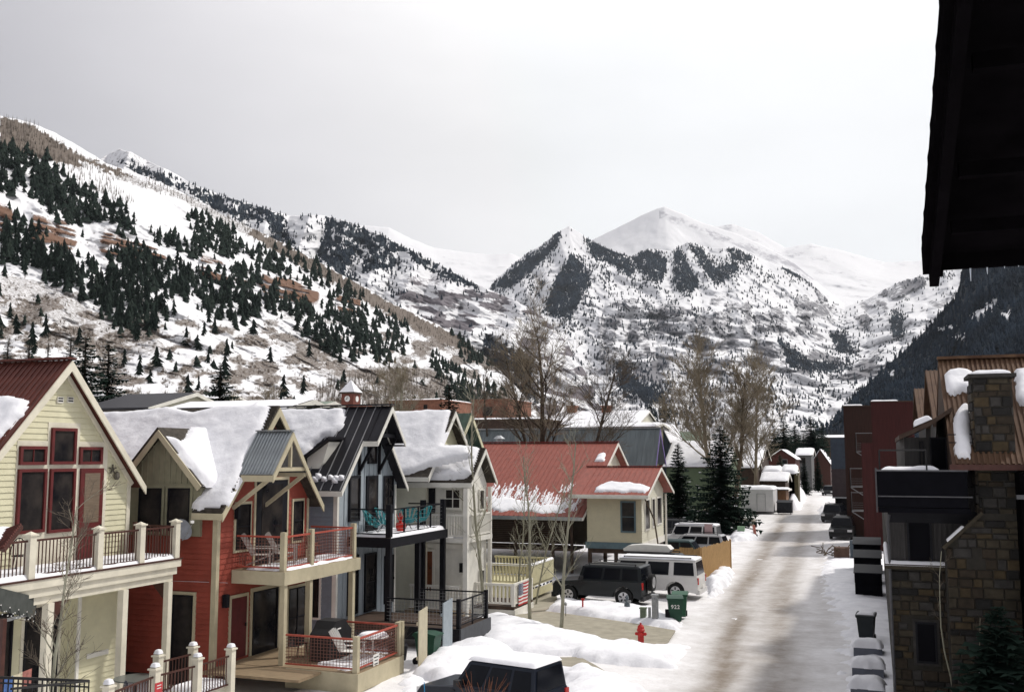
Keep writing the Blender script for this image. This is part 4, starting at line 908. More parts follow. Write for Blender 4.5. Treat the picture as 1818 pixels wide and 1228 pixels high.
siding(wall, '-Y', 58.2, [(-16.3, 1.6), (-13.0, 1.6), (-13.0, 4.75), (-16.3, 4.75)], 1.95, 4.7, .135, BEIGE); siding(wall, '+X', -13.0, wg, 1.95, 6.2, .135, CREAMW)
r7b = Roof(-17.2, -12.45, 57.45, 61.45, 65.4, 4.75, 6.35); r7b.build(h7, REDROOF, WHT, th=.1, rw=.14); r7b.ribs(h7, .33, .03, REDROOF, .03, x0=-16.6, name='roof_rib')
MB().bar((-17.2, 61.45, 6.39), (-12.4, 61.45, 6.39), .26, .05).build('ridge_cap', mat('dark_red_cap2', (.20, .03, .025), .5, .15, 4), h7)
TEALB = mat('teal_grey_paint', (.10, .15, .17), .6, .1, 4)
MB().box(-16.4, -12.95, 58.12, 58.198, 1.58, 1.95).build('base_board', TEALB, h7); MB().box(-12.999, -12.93, 58.2, 64.7, 1.58, 1.95).build('base_board', WHT, h7)
MB().box(-16.3, -13.0, 58.3, 64.5, 1.3, 1.6).build('floor_beam', DWOOD, h7)
pwin(h7, '-Y', 58.2, 1102, 889, 1129, 945, TEALB, None, fw=.09, nh=1, gm=GLS)
for q in ((1144, 886, 1152, 940), (1156.5, 884, 1161.5, 935), (1165, 882, 1173, 930)): pwin(h7, '+X', -13.0, *q, WHT, WHT, .06, .05)
MB().tube((-12.9, 58.4, 4.7), (-12.6, 59.9, 3.2), .05).tube((-12.6, 59.9, 3.2), (-12.5, 61.3, .3), .05).build('drain_pipe', BROWNB, h7)
MB().tube((-12.85, 64.7, .1), (-12.85, 64.7, 4.6), .07).build('drain_pipe', WHT, h7)
for x, y in ((-16.2, 58.4), (-14.6, 58.4), (-13.15, 58.4), (-13.15, 61), (-13.15, 64.3), (-16.2, 62), (-14.6, 62)): MB().box(x-.1, x+.1, y-.1, y+.1, 0, 1.3).build('support_post', WHT if x > -14 else DWOOD, h7)
for k in range(14): MB().box(-24.5, -17.6, 58.7, 58.76, 1.5+k*.115, 1.5+k*.115+.06).build('porch_slat', DWOOD, h7)
for x in (-26, -23.5, -21, -18.6, -17.4): MB().box(x-.08, x+.08, 58.6, 58.76, 0, 3.5).build('porch_post', DWOOD, h7)
MB().box(-26, -17.3, 58.7, 61, 1.3, 1.45).build('porch_floor', DWOOD, h7)
MB().box(-28, -16.45, 57.5, 57.6, 3.22, 3.40).build('gutter', GALV, h7); MB().box(-17.1, -12.5, 57.38, 57.45, 4.62, 4.75).build('gutter', WHT, h7)
for k in range(9): pass
P7 = r7.lplane()
def streaks(parent, plane, x0, x1, ytop, ybot, n, seed, sl=.4):
    rr = random.Random(seed)
    for k in range(n):
        x = x0+(x1-x0)*(k+.5)/n+rr.uniform(-4, 4); t_ = (x-x0)/(x1-x0); a = ytop(t_)+rr.uniform(-6, 8); b = min(ybot, a+rr.uniform(14, 34)); w = rr.uniform(.9, 2.6); dx = (b-a)*sl
        patch(parent, plane, [(x-w+dx*.0, b), (x+w, b), (x+w+dx*.8, a+5), (x+dx, a), (x-w*.6+dx*.8, a+6)], .022, .08, .07, seed+k, rag=.16)
patch(h7, P7, [(866,905),(900,908),(960,909),(1005,908),(1012,897),(990,893),(975,897),(950,893),(930,888),(900,884),(880,880),(862,885)], .07, .3, .1, 41, rag=.4, lump=.6)
streaks(h7, P7, 866, 1022, lambda t: 852+22*abs(t-.35)+20*t, 908, 62, 50); streaks(h7, P7, 870, 1010, lambda t: 872+12*t, 908, 40, 150)
patch(h7, r7b.lplane(), [(1058,873),(1100,874),(1145,875),(1150,869),(1156,865),(1140,860),(1120,857),(1085,855),(1066,862),(1056,866)], .12, .25, .08, 42, rag=.16)
streaks(h7, P7, 993, 1068, lambda t: 862-16*t, 874, 20, 90)
patch(h7, P7, [(1056,819),(1062,808),(1074,804),(1075,812),(1072,819)], .14, .2, .08, 43, rag=.05)
# ================================================================ town beyond the red roof
SNR_T = .22
def cabin(label, Y, x0, x1, yr, ye, depth, axis, wm, rm, cat='house', name='far_house', zb=-.1, snow=True, over=.35, rake=WHT, wins=(), winm=DWOOD, sn_t=.2, slopeside=True):
    """axis 'X': roof slope faces the camera; axis 'Y': gable faces the camera. Pixel columns/rows are read at the front wall."""
    X0 = atY(x0, ye, Y)[0]; X1 = atY(x1, ye, Y)[0]; xm = (x0+x1)/2; ze = atY(xm, ye, Y)[2]
    t = thing(name, label, cat, ((X0+X1)/2, Y, 0))
    if axis == 'X':
        Yr = Y+depth/2; zr = atY(xm, yr, Yr)[2]
        MB().prism([(Y, zb), (Y+depth, zb), (Y+depth, ze), (Yr, zr-.1), (Y, ze)], X0, X1, 'x').build('wall', wm, t)
        k = (zr-ze)/(Yr-Y)
        slab([(X0-over, Y-over, ze-k*over), (X1+over, Y-over, ze-k*over), (X1+over, Yr, zr), (X0-over, Yr, zr)], .12).build('roof', rm, t)
        slab([(X0-over, Yr, zr-.002), (X1+over, Yr, zr-.002), (X1+over, Y+depth+over, ze-k*over), (X0-over, Y+depth+over, ze-k*over)], .12).build('roof', rm, t)
        for s_, z_ in ((Y-over, 1), (Y+depth+over, -1)): MB().prism([(s_, ze-k*over-.02), (Yr, zr-.02), (Yr, zr-.3), (s_, ze-k*over-.25)], X1+over, X1+over+.06, 'x').build('rake_board', rake, t)
        if snow:
            V = Vector((0, Yr-Y+over, zr-ze+k*over)); L = V.length
            patch(t, (Vector((X0-over, Y-over, ze-k*over)), Vector((1, 0, 0)), V.normalized()), None, sn_t*.45, .4, max(.12, Y/450), int(x0), uv=[(.05, .1), (X1-X0+2*over-.05, .1), (X1-X0+2*over-.05, L), (.05, L)], rag=.1)
    else:
        Xm = (X0+X1)/2; zr = atY(xm, yr, Y)[2]
        MB().prism([(X0, zb), (X1, zb), (X1, ze), (Xm, zr-.1), (X0, ze)], Y, Y+depth, 'y').build('wall', wm, t)
        k = (zr-ze)/(Xm-X0)
        for s_ in (-1, 1):
            xe = Xm+s_*(Xm-X0+over); zz = ze-k*over
            P = [(Xm, Y-over, zr), (Xm, Y+depth, zr), (xe, Y+depth, zz), (xe, Y-over, zz)]
            mb = MB(); p = [Vector(q) for q in P]; d = Vector((0, 0, -.14)); mb.add([*p, *[q+d for q in p]], [(0,1,2,3),(7,6,5,4),(0,4,5,1),(1,5,6,2),(2,6,7,3),(3,7,4,0)]); mb.build('roof', rm, t)
            if snow:
                V = Vector((Xm-xe, 0, zr-zz)); L = V.length
                patch(t, (Vector((xe, Y-over, zz)), Vector((0, 1, 0)), V.normalized()), None, sn_t*.45, .3, max(.12, Y/450), int(x0)+s_, uv=[(.02, .05), (depth, .05), (depth, L), (.02, L)], rag=.08)
    for (a, b, c_, d) in wins: pwin(t, '-Y', Y, a, b, c_, d, winm, None, fw=.06)
    return t
def blockpx(label, Y, x0, x1, yt, depth, m, name='brick_building', cat='building', snow=True, zb=-.1, wins=(), winm=DWOOD, cap=None):
    X0, _, zt = atY(x0, yt, Y); X1 = atY(x1, yt, Y)[0]; t = thing(name, label, cat, ((X0+X1)/2, Y, 0))
    MB().box(X0, X1, Y, Y+depth, zb, zt).build('wall', m, t); MB().box(X0-.1, X1+.1, Y-.1, Y+depth+.1, zt+.001, zt+.25).build('cornice', cap or m, t)
    if snow: patch(t, (Vector((X0, Y, zt+.25)), GP[1], GP[2]), None, .2, .4, .4, int(x0), uv=[(0, 0), (X1-X0, 0), (X1-X0, depth), (0, depth)], rag=.1)
    for (a, b, c_, d) in wins: pwin(t, '-Y', Y, a, b, c_, d, winm, None, fw=.06)
    return t
# behind the left row
cabin('small house with black metal roof and white gable behind the yellow house', 58, 150, 262, 700, 722, 10, 'X', CREAMW, BROOF, snow=False, name='dark_roof_house', rake=WHT)
cabin('low house with long black shingle ridge behind the red house', 46, 255, 470, 713, 735, 9, 'X', OLV, SHING, name='shingle_roof_house', sn_t=.12)
cabin('flat cream cottage with snowy roof below the hillside', 120, 290, 378, 702, 709, 9, 'X', CREAMW, SHING, name='cottage')
cabin('house with pale green metal roof ridge behind the red house', 62, 462, 530, 714, 730, 9, 'X', CREAMW, mat('pale_green_roof', (.16, .20, .15), .5, .1, 3), snow=False, name='green_ridge_house')
blockpx('long low brown brick building left of the clock tower', 150, 483, 600, 719, 12, BRICK, snow=False)
blockpx('brown brick building right of the clock tower', 165, 690, 785, 713, 14, BRICK, wins=((705,718,712,726),(730,718,737,726),(752,718,759,726)))
blockpx('brick block with dark window above the green gable', 130, 838, 902, 712, 10, BRICK, wins=((858,722,874,738),), snow=False)
blockpx('low dark brick wall building behind the grey metal roof', 118, 835, 962, 748, 8, DWOOD)
# clock tower
Yt = 150; x0, _, zt = atY(606, 699, Yt); x1 = x0+(atY(638, 699, Yt)[0]-x0)*.68; zc = atY(622, 673, Yt)[2]
ct = thing('clock_tower', 'square brick clock tower with white clock faces and snowy pyramid roof', 'clock tower', ((x0+x1)/2, Yt, 0)); w = x1-x0
MB().box(x0, x1, Yt, Yt+w, 0, zt).build('tower', mat('tower_brick', (.15, .05, .035), .8, .2, 1), ct)
MB().box(x0-.25, x1+.25, Yt-.25, Yt+w+.25, zt+.001, zt+.3).build('cornice', DWOOD, ct)
MB().add([(x0-.3, Yt-.3, zt+.3), (x1+.3, Yt-.3, zt+.3), (x1+.3, Yt+w+.3, zt+.3), (x0-.3, Yt+w+.3, zt+.3), ((x0+x1)/2, Yt+w/2, zc)], [(0,1,4),(1,2,4),(2,3,4),(3,0,4),(3,2,1,0)]).build('roof', SN, ct)
mb = MB(); n = 16; c_ = ((x0+x1)/2, Yt-.05, zt-.85); mb.tube((c_[0], Yt-.08, c_[2]), (c_[0], Yt-.001, c_[2]), .5, .5, 20); o = mb.build('clock_face', WPLA, ct)
MB().bar((c_[0], Yt-.1, c_[2]), (c_[0], Yt-.1, c_[2]+.36), .09, .03, up=(0, 1, 0)).bar((c_[0], Yt-.1, c_[2]), (c_[0]-.3, Yt-.1, c_[2]-.12), .09, .03, up=(0, 1, 0)).build('clock_hands', BLK, o)
mb = MB(); mb.tube((x1+.08, Yt+w/2, c_[2]), (x1+.001, Yt+w/2, c_[2]), .5, .5, 20); mb.build('clock_face', WPLA, ct)
# grey-blue metal roof house with purple gable trim
h8 = thing('grey_roof_house', 'house with large blue grey metal roof and purple gable trim behind the red roof', 'house', (-20, 88, 0))
Xg = -19.0; ya_, za_ = atX(1172, 760, Xg)[1:]; yr_, zr_ = atX(1181, 822, Xg)[1:]; yl_ = 2*ya_-yr_
sp = (za_-zr_)/(yr_-ya_); yl_ = ya_-(za_-3.6)/sp
MB().prism([(yl_+.6, 0), (yr_, 0), (yr_, zr_), (ya_, za_-.4), (yl_+.6, 3.7)], -46, Xg-.8, 'x').build('wall', mat('pale_gable', (.55, .47, .46), .7, .1, 3), h8)
r8 = Roof(-46, Xg, yl_, ya_, yr_+.3, 3.6, za_, zr_); r8.build(h8, BGROOF, PURP, th=.15, rw=.35); r8.ribs(h8, .45, .04, BGROOF, .04, x0=-45)
MB().box(-46, Xg, ya_-.1, ya_+.1, za_, za_+.12).build('ridge_cap', GALV, h8)
mb = MB().tube((-33.0, ya_-6, za_-3.8), (-33.0, ya_-6, za_-1.0), .35).tube((-33.0, ya_-6, za_-1.0), (-33.0, ya_-6, za_-.7), .6, .2); o = mb.build('vent_pipe', GALV, h8)
# snow roofed inn with brick chimneys
inn = cabin('long white snow roofed building with two brick chimneys', 150, 968, 1130, 731, 752, 16, 'X', CREAMW, SHING, name='inn', sn_t=.5)
for px in (1016, 1077):
    x, _, z = atY(px, 738, 157); c = MB().box(x-.7, x+.7, 156.4, 157.6, z-1.5, z+1.4).build('chimney', BRICK, inn); MB().box(x-.85, x+.85, 156.2, 157.8, z+1.401, z+1.65).build('chimney_cap', BRICK, c); MB().tube((x, 157, z+1.65), (x, 157, z+2.3), .25).build('flue', IRON, c)
cabin('flat snowy house with dark roof edge behind the grey metal roof', 112, 1006, 1160, 752, 757, 8, 'X', OLV, DWOOD, name='long_low_house', sn_t=.35)
cabin('small blue gabled house with white snow roof right of the grey roof', 118, 1162, 1186, 750, 775, 9, 'Y', mat('blue_gable_wall', (.16, .2, .25), .7, .1, 3), SHING, name='blue_house')
cabin('long green house with wide snow covered roof beside the red roof', 112, 1183, 1290, 783, 826, 12, 'X', GREENW, SHING, name='green_house', sn_t=.4)
cabin('house with sage green hip roof behind the green house', 125, 1196, 1240, 766, 784, 10, 'X', GREENW, mat('sage_roof', (.10, .13, .09), .7, .15, 3), name='sage_roof_house', snow=False)
cabin('upper snow roofed house behind the tall bare trees', 175, 1300, 1342, 770, 786, 9, 'X', BEIGE, SHING, name='cream_gable_house', sn_t=.5)
b = cabin('dark brown two storey house with drooping snow on its roof', 150, 1300, 1350, 790, 815, 12, 'X', DWOOD, SHING, name='brown_house', sn_t=.7, wins=((1330,834,1336,846),(1312,834,1320,846)))
cabin('low porch roof with snow on the dark brown house', 145, 1312, 1343, 816, 828, 3.5, 'X', DWOOD, SHING, name='porch', cat='porch', sn_t=.5)
cabin('dark red gabled garage with snow on both roof slopes', 178, 1364, 1412, 797, 813, 10, 'Y', mat('dark_red_boards', (.075, .025, .02), .8, .2, 3), DWOOD, name='garage', cat='garage', rake=DWOOD, wins=((1388,815,1398,824),), winm=GALV)
cabin('low woodshed roof with snow left of the small spruce', 150, 1358, 1382, 829, 836, 4, 'X', DWOOD, SHING, name='woodshed', cat='shed', sn_t=.7)
cabin('low shed with rounded snow cap right of the small spruce', 150, 1392, 1410, 827, 839, 5, 'X', DWOOD, SHING, name='shed', cat='shed', sn_t=.9)
cabin('dark shed with slanting snow roof behind the white trailer', 138, 1354, 1394, 838, 852, 6, 'X', DWOOD, SHING, name='slant_shed', cat='shed', sn_t=.35)
blockpx('small olive wooden box shed beside the snow bank', 150, 1395, 1417, 842, 3, mat('olive_box', (.075, .062, .03), .8, .2, 3), name='olive_shed', cat='shed')
cabin('narrow grey house with snow roof at the far end of the street', 215, 1415, 1440, 796, 807, 10, 'X', mat('dim_grey_boards', (.10, .10, .10), .8, .2, 3), SHING, name='grey_far_house', sn_t=.6, wins=((1418,812,1430,822),))
cabin('brown gabled barn at the far end of the street', 230, 1440, 1474, 797, 822, 14, 'Y', BRWN, DWOOD, name='barn', cat='barn', rake=DWOOD)
cabin('distant roof with thin snow right of the dark conifers', 300, 1450, 1500, 772, 776, 14, 'X', DWOOD, SHING, name='distant_house')
# white storage trailer, shed, dumpster
YT = 126; x0, _, z1 = atY(1318, 868, YT); x1 = atY(1372, 868, YT)[0]
tl = thing('storage_trailer', 'white box trailer with snow on top parked at the left side of the street', 'trailer', (x0, YT, 0))
MB().box(x0-1.5, x1, YT, YT+6, .3, z1).build('body', mat('trailer_white', (.62, .61, .61), .5, .06, 2), tl)
a0, a1, b0, b1 = pxr('-Y', YT, 1344, 876, 1359, 909); mb = MB(); fbox(mb, '-Y', YT, a0, a1, b0+.2, b1, .001, .03); dd = mb.build('door', mat('trailer_door', (.58, .57, .57), .5, .06, 2), tl)
mb = MB()
for a in (a0, a1): fbox(mb, '-Y', YT, a-.03, a+.03, b0+.2, b1, .031, .06)
fbox(mb, '-Y', YT, a0, a1, b1-.03, b1+.03, .031, .06); mb.build('hinge_bar', GALV, dd)
patch(tl, (Vector((x0-1.5, YT, z1)), GP[1], GP[2]), None, .35, .5, .25, 3, uv=[(0, 0), (x1-x0+1.5, 0), (x1-x0+1.5, 6), (0, 6)], rag=.08)
sh = cabin('small brown plank shed between the trailer and the snow bank', 132, 1371, 1395, 866, 868, 4, 'X', mat('brown_planks', (.17, .09, .045), .8, .25, 2), SHING, name='plank_shed', cat='shed', sn_t=.35)
def dumpster(label, x0, x1, y0, y1, z0, z1, m, lid=True, name='dumpster'):
    t = thing(name, label, 'dumpster', ((x0+x1)/2, (y0+y1)/2, z0)); h = z1-z0
    mb = MB().prism([(y0+.12*(y1-y0), z0+.1), (y1, z0+.1), (y1, z1), (y0, z1-.15*h), (y0, z0+.4*h)], x0, x1, 'x'); mb.build('body', m, t)
    for k in range(3): x = x0+(x1-x0)*(k+.5)/3; MB().box(x-.04, x+.04, y0-.05, y0-.001, z0+.4*h, z1-.2*h).build('rib', m, t)
    if lid: slab([(x0-.05, y0-.08, z1-.13*h), (x1+.05, y0-.08, z1-.13*h), (x1+.05, y1, z1+.04), (x0-.05, y1, z1+.04)], .04).build('lid', BLK, t)
    for x in (x0+.2, x1-.2): MB().tube((x-.04, y0+.25, z0+.09), (x+.04, y0+.25, z0+.09), .09, .09, 10).build('wheel', BLK, t)
    return t
p = atZ(1393, 912, 0); dumpster('black dumpster with small white marks beside the white trailer', p[0]-.9, p[0]+.9, p[1], p[1]+1.4, 0, 1.6, mat('dumpster_black', (.02, .022, .028), .5, .2, 4))
p = atZ(1379, 908, 0); fr = thing('discarded_cabinet', 'white cabinet standing between the trailer and the black dumpster', 'cabinet', p); MB().box(p[0]-.35, p[0]+.35, p[1], p[1]+.7, 0, 1.5).build('cabinet_body', WPLA, fr); MB().box(p[0]-.3, p[0]+.3, p[1]-.03, p[1]-.001, .1, 1.4).build('cabinet_door', WPLA, fr)
# wooden picket fence by the parked cars
def fence(label, p, q, h, sp, m, name='plank_fence', w=.92, rails=True):
    p, q = Vector(p), Vector(q); t = thing(name, label, 'fence', tuple(p)); L = (q-p).length; n = max(2, int(L/sp)); u = (q-p).normalized(); a = math.atan2(u.y, u.x)
    c, s = cos(a), sin(a)
    for k in range(n):
        b = p+(q-p)*((k+.5)/n); hh = h*(.97+.06*random.random()); e = sp*w/2; MB().bar(b+Vector((0, 0, .02)), b+Vector((0, 0, hh)), .025, sp*w, up=(u.x, u.y, 0)).build('plank', m, t)
    nrm = Vector((-u.y, u.x, 0))*.05
    for z in (.3, h*.8): MB().bar(p+nrm+Vector((0, 0, z)), q+nrm+Vector((0, 0, z)), .05, .09).build('fence_rail', m, t)
    for e in (p, q): MB().box(e.x-.06, e.x+.06, e.y+.06, e.y+.18, 0, h+.05).build('fence_post', m, t)
    return t
a = atZ(1258, 1032, 0); b_ = (a[0]-2.6, a[1]+.2, 0)
fence('short golden wooden privacy fence behind the white rooftop cargo box', (a[0]-2.7, a[1]+.6, 0), (a[0]-.6, a[1]+.6, 0), 1.75, .16, FWOOD)
fence('golden wooden fence end facing the street beside parked cars', (a[0]-.55, a[1]+.8, 0), (a[0]+.25, a[1]+7.2, 0), 1.75, .22, FWOOD)
# ================================================================ right hand side
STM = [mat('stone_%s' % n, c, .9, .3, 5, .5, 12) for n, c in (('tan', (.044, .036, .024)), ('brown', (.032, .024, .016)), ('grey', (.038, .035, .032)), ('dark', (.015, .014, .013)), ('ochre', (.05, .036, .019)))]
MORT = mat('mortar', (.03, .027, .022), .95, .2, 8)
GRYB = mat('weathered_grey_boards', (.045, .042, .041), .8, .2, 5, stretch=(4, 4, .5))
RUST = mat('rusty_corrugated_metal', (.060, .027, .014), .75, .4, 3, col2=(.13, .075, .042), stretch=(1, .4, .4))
NAVY = mat('dark_navy_panel', (.005, .005, .007), .8, .2, 3, spec=.04); DIM = mat('shade_darkened_metal', (.075, .075, .08), .6, .2, 5); DGL = mat('unlit_glass', (.004, .004, .006), .3, .2, 1, spec=.03)  # DIM: the grey metal with the lodge's shade put into its colour
sb = thing('stone_lodge', 'tall stone and grey board lodge with rusty corrugated roof and stone chimney', 'building', (2, 29, 0))
YS = 28.0; XL = .27
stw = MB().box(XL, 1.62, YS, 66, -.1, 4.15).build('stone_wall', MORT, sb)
stn = [0]
def stones(parent, X0, X1, Y, zf, z0, z1, seed, out=.05, skip=lambda x, z: False):
    rr = random.Random(seed); z = z0
    while z < z1:
        h = rr.choice((.14, .18, .22, .26)); x = X0-rr.random()*.2
        while x < X1:
            w = rr.uniform(.18, .48); xa, xb = max(x, X0), min(x+w, X1); zt = min(z+h, z1); x += w
            if xb-xa < .06 or zt-z < .05: continue
            if zt > zf((xa+xb)/2) or skip((xa+xb)/2, (z+zt)/2): continue
            o = out*rr.uniform(.4, 1); g = .009; mb = MB(); b = .02
            mb.add([(xa+g, Y-.001, z+g), (xb-g, Y-.001, z+g), (xb-g, Y-.001, zt-g), (xa+g, Y-.001, zt-g), (xa+g+b, Y-o, z+g+b), (xb-g-b, Y-o, z+g+b), (xb-g-b, Y-o, zt-g-b), (xa+g+b, Y-o, zt-g-b)], [(4,5,6,7),(0,1,5,4),(1,2,6,5),(2,3,7,6),(3,0,4,7)])
            mb.build('stone', rr.choices(STM, (4, 4, 3, 2, 1))[0], parent); stn[0] += 1
        z += h
inwin = lambda x, z: .70 < x < 1.36 and 1.72 < z < 3.0
stones(stw, XL, 1.6, YS, lambda x: 9, .9, 4.12, 1, skip=inwin)
a = window(sb, '-Y', YS, *[v for v in (atY(1626, 1140, YS)[0], atY(1664, 1140, YS)[0])], 1.80, 2.82, BLK, STM[2], .06, .05, gm=DGL)
# snow capped ledge
MB().box(XL-.14, 1.62, YS-.16, YS-.001, 4.13, 4.25).build('stone_ledge', STM[0], sb); MB().box(XL-.14, XL-.001, YS-.15, 34, 4.13, 4.25).build('stone_ledge', STM[0], sb)
patch(sb, (Vector((XL-.13, YS-.15, 4.25)), GP[1], GP[2]), None, .09, .06, .03, 61, uv=[(0, 0), (1.7, 0), (1.7, .14), (.12, .14), (.12, 6), (0, 6)], rag=.012)
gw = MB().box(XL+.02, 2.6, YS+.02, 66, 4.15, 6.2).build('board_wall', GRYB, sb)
battens(gw, '-Y', YS+.02, [(XL, 4.26), (2.6, 4.26), (2.6, 5.8), (XL, 5.8)], XL+.1, 2.5, .125, GRYB, 4.26)
pwin(sb, '-Y', YS+.02, 1611, 920, 1655, 1009, BLK, None, fw=.05, gm=DGL)
MB().path([(XL+.02, YS-.12, 5.5), (XL-.02, YS-.12, 5.3), (XL-.02, YS-.12, .3)], .035).build('down_pipe', DIM, sb)
# front stone mass with sloping shoulder and chimney
YC = 27.3; shp = [(1.56, -.1), (6, -.1), (6, 5.6), (2.45, 5.6), (1.56, 4.78)]
fw = MB().prism(shp, YC, 30, 'y').build('stone_wall', MORT, sb)
stones(fw, 1.57, 4.2, YC, lambda x: 4.78+(x-1.56)*.92 if x < 2.45 else 5.5, .9, 5.6, 2, skip=lambda x, z: 1.98 < x < 2.32 and 4.3 < z < 4.85)
for (x, z) in ((2.62, 4.75),): pass
MB().bar((1.50, YC-.06, 4.74), (2.42, YC-.06, 5.62), .16, .08).build('shoulder_coping', STM[0], sb)
patch(sb, (Vector((1.6, YC-.13, 4.90)), Vector((.72, 0, .69)), Vector((0, 1, 0))), None, .05, .05, .03, 63, uv=[(0, 0), (.55, 0), (.55, .14), (0, .14)], rag=.01)
cx0, cx1 = 2.36, 3.25
chm = MB().box(cx0, cx1, YC+.05, YC+1.2, 5.5, 8.95).build('chimney', MORT, sb)
stones(chm, cx0, cx1, YC+.05, lambda x: 9, 5.55, 8.93, 3)
for yy in (0,):
    rr = random.Random(8); z = 5.6
    while z < 8.8:
        mb = MB().box(cx0-.04, cx0-.001, YC+.07, YC+1.18, z+.01, z+.21); mb.build('stone', rr.choice(STM), chm); z += .23
MB().box(cx0-.10, cx1+.10, YC-.05, YC+1.3, 8.951, 9.04).build('chimney_cap', STM[2], sb)
patch(sb, (Vector((cx0-.02, YC, 9.04)), GP[1], GP[2]), None, .12, .3, .05, 64, uv=[(0, .05), (.9, .05), (.9, 1.2), (0, 1.2)], rag=.03)
# rusty corrugated roof
e0, e1 = (27.0, 6.80), (30.65, 9.72)
rr_ = Roof(1.78, 8.0, e0[0], e1[0], 34.3, e0[1], e1[1]); rr_.build(sb, RUST, DWOOD, th=.08, rake=False, fascia=False)
rr_.ribs(sb, .125, .035, RUST, .055, x0=1.78, x1=5.2, name='corrugation')
MB().box(1.76, 8, 30.5, 30.8, 9.72, 9.80).build('ridge_cap', RUST, sb); MB().box(1.72, 8.0, 26.90, 27.0, 6.66, 6.80).build('gutter', BRWN, sb)
MB().prism([(27.0, 6.65), (30.65, 9.6), (34.3, 6.65)], 1.80, 1.95, 'x').build('gable_end', DWOOD, sb)
pl = rr_.lplane()
patch(sb, pl, [(1677,668),(1684,660),(1700,658),(1720,660),(1728,664),(1728,703),(1715,697),(1705,700),(1694,705),(1682,699),(1678,690)], .18, .2, .05, 65, rag=.05)
patch(sb, pl, [(1698,733),(1706,724),(1718,722),(1722,728),(1722,745),(1725,790),(1722,815),(1698,813),(1694,790),(1693,745)], .2, .18, .05, 66, rag=.04)
patch(sb, pl, [(1801,660),(1850,655),(1850,725),(1812,722),(1803,712)], .18, .2, .05, 67, rag=.05)
for v in (.55, .62): 
    V_ = Vector((0, e1[0]-e0[0], e1[1]-e0[1])); q = Vector((1.75, e0[0], e0[1]+.16))+V_*(v-.42); MB().bar(q, q+Vector((1.0, 0, 0)), .025).build('snow_guard', BLK, sb)
# balcony and upper storey
BX = .0
MB().box(.03, 2.15, 26.95, 27.9, 5.60, 5.72).build('balcony_floor', NAVY, sb); MB().box(.05, 2.10, 26.93, 27.0, 5.74, 6.62).build('balcony_panel', NAVY, sb)
MB().box(.03, 2.2, 26.9, 26.929, 5.99, 6.02).build('balcony_strip', DIM, sb).location.z += 0
MB().box(.02, .06, 26.99, 33, 5.74, 6.62).build('balcony_panel', NAVY, sb); MB().box(.25, 2.4, 27.95, 28.0, 5.3, 5.62).build('balcony_beam', BLK, sb)
for y in (27.0, 28.4, 29.9): MB().box(-.02, .02, y, y+.05, 5.6, 6.68).build('balcony_post', DIM, sb)
MB().box(.0, 2.12, 26.9, 27.02, 6.621, 6.66).build('hand_rail', DIM, sb)
patch(sb, (Vector((.05, 26.95, 6.5)), GP[1], GP[2]), None, .22, .25, .05, 68, uv=[(.05, .1), (1.5, .1), (1.5, .9), (.05, .9)], rag=.05)
MB().path([(.1, 27.1, 6.66), (.1, 27.1, 7.15), (1.2, 27.1, 7.15), (1.2, 27.1, 6.66)], .02).build('rail_frame', IRON, sb)
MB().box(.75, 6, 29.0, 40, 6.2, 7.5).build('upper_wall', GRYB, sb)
pwin(sb, '-Y', 29.0, 1651, 776, 1682, 834, BLK, None, fw=.04, gm=DGL); pwin(sb, '-Y', 29.0, 1632, 783, 1640, 832, BLK, None, fw=.03)
q = [atY(1596, 772, 28.3), atY(1620, 762, 28.3), atY(1650, 748, 28.3), atY(1690, 722, 28.3)]
up_ = [(a[0], a[2]) for a in q]; mb = MB().prism(up_+[(x, z-.12) for x, z in up_[::-1]], 28.3, 34, 'y'); mb.build('porch_roof', DWOOD, sb)
patch(sb, (Vector((up_[2][0]-.35, 28.35, up_[2][1]-.08)), Vector((.8, 0, .35)).normalized(), GP[2]), None, .1, .1, .04, 69, uv=[(0, 0), (.42, 0), (.42, .8), (0, .8)], rag=.03)
# two more rusty roofs behind
for (xa, ya, xb, yb, Yb, s, lab) in ((1640,658,1656,747,40,5,'steep rusty corrugated roof gable with a snow strip behind the lodge'), (1618,690,1631,752,50,5,'lower rusty corrugated roof with snow left of the steep rusty gable')):
    X = atY(xb, yb, Yb)[0]; ze = atY(xb, yb, Yb)[2]; zr = ze; Yr = Yb
    for it in range(60):
        Yr += .1; d = atY(xa, ya, Yr)
        if d[0] > X-.0: break
    Yr = min(max(Yr, Yb+1.5), Yb+4); zr = atY(xa, ya, Yr)[2]
    t = thing('rusty_roof_house', lab, 'house', (X+2, Yb, 0)); MB().prism([(Yb+.3, 0), (2*Yr-Yb, 0), (2*Yr-Yb, ze), (Yr, zr-.2), (Yb+.3, ze)], X+.3, X+8, 'x').build('wall', GRYB, t)
    ro = Roof(X, X+8, Yb, Yr, 2*Yr-Yb, ze, zr); ro.build(t, RUST, DWOOD, th=.08); ro.ribs(t, .16, .035, RUST, .06, x0=X, x1=X+2.5, name='corrugation')
    V = ro.lplane(); L = sqrt((Yr-Yb)**2+(zr-ze)**2); patch(t, V, None, .15, .2, .06, int(xa), uv=[(X+.45, .1), (X+1.9, .1), (X+1.9, L*.62), (X+.55, L*.62)], rag=.06)
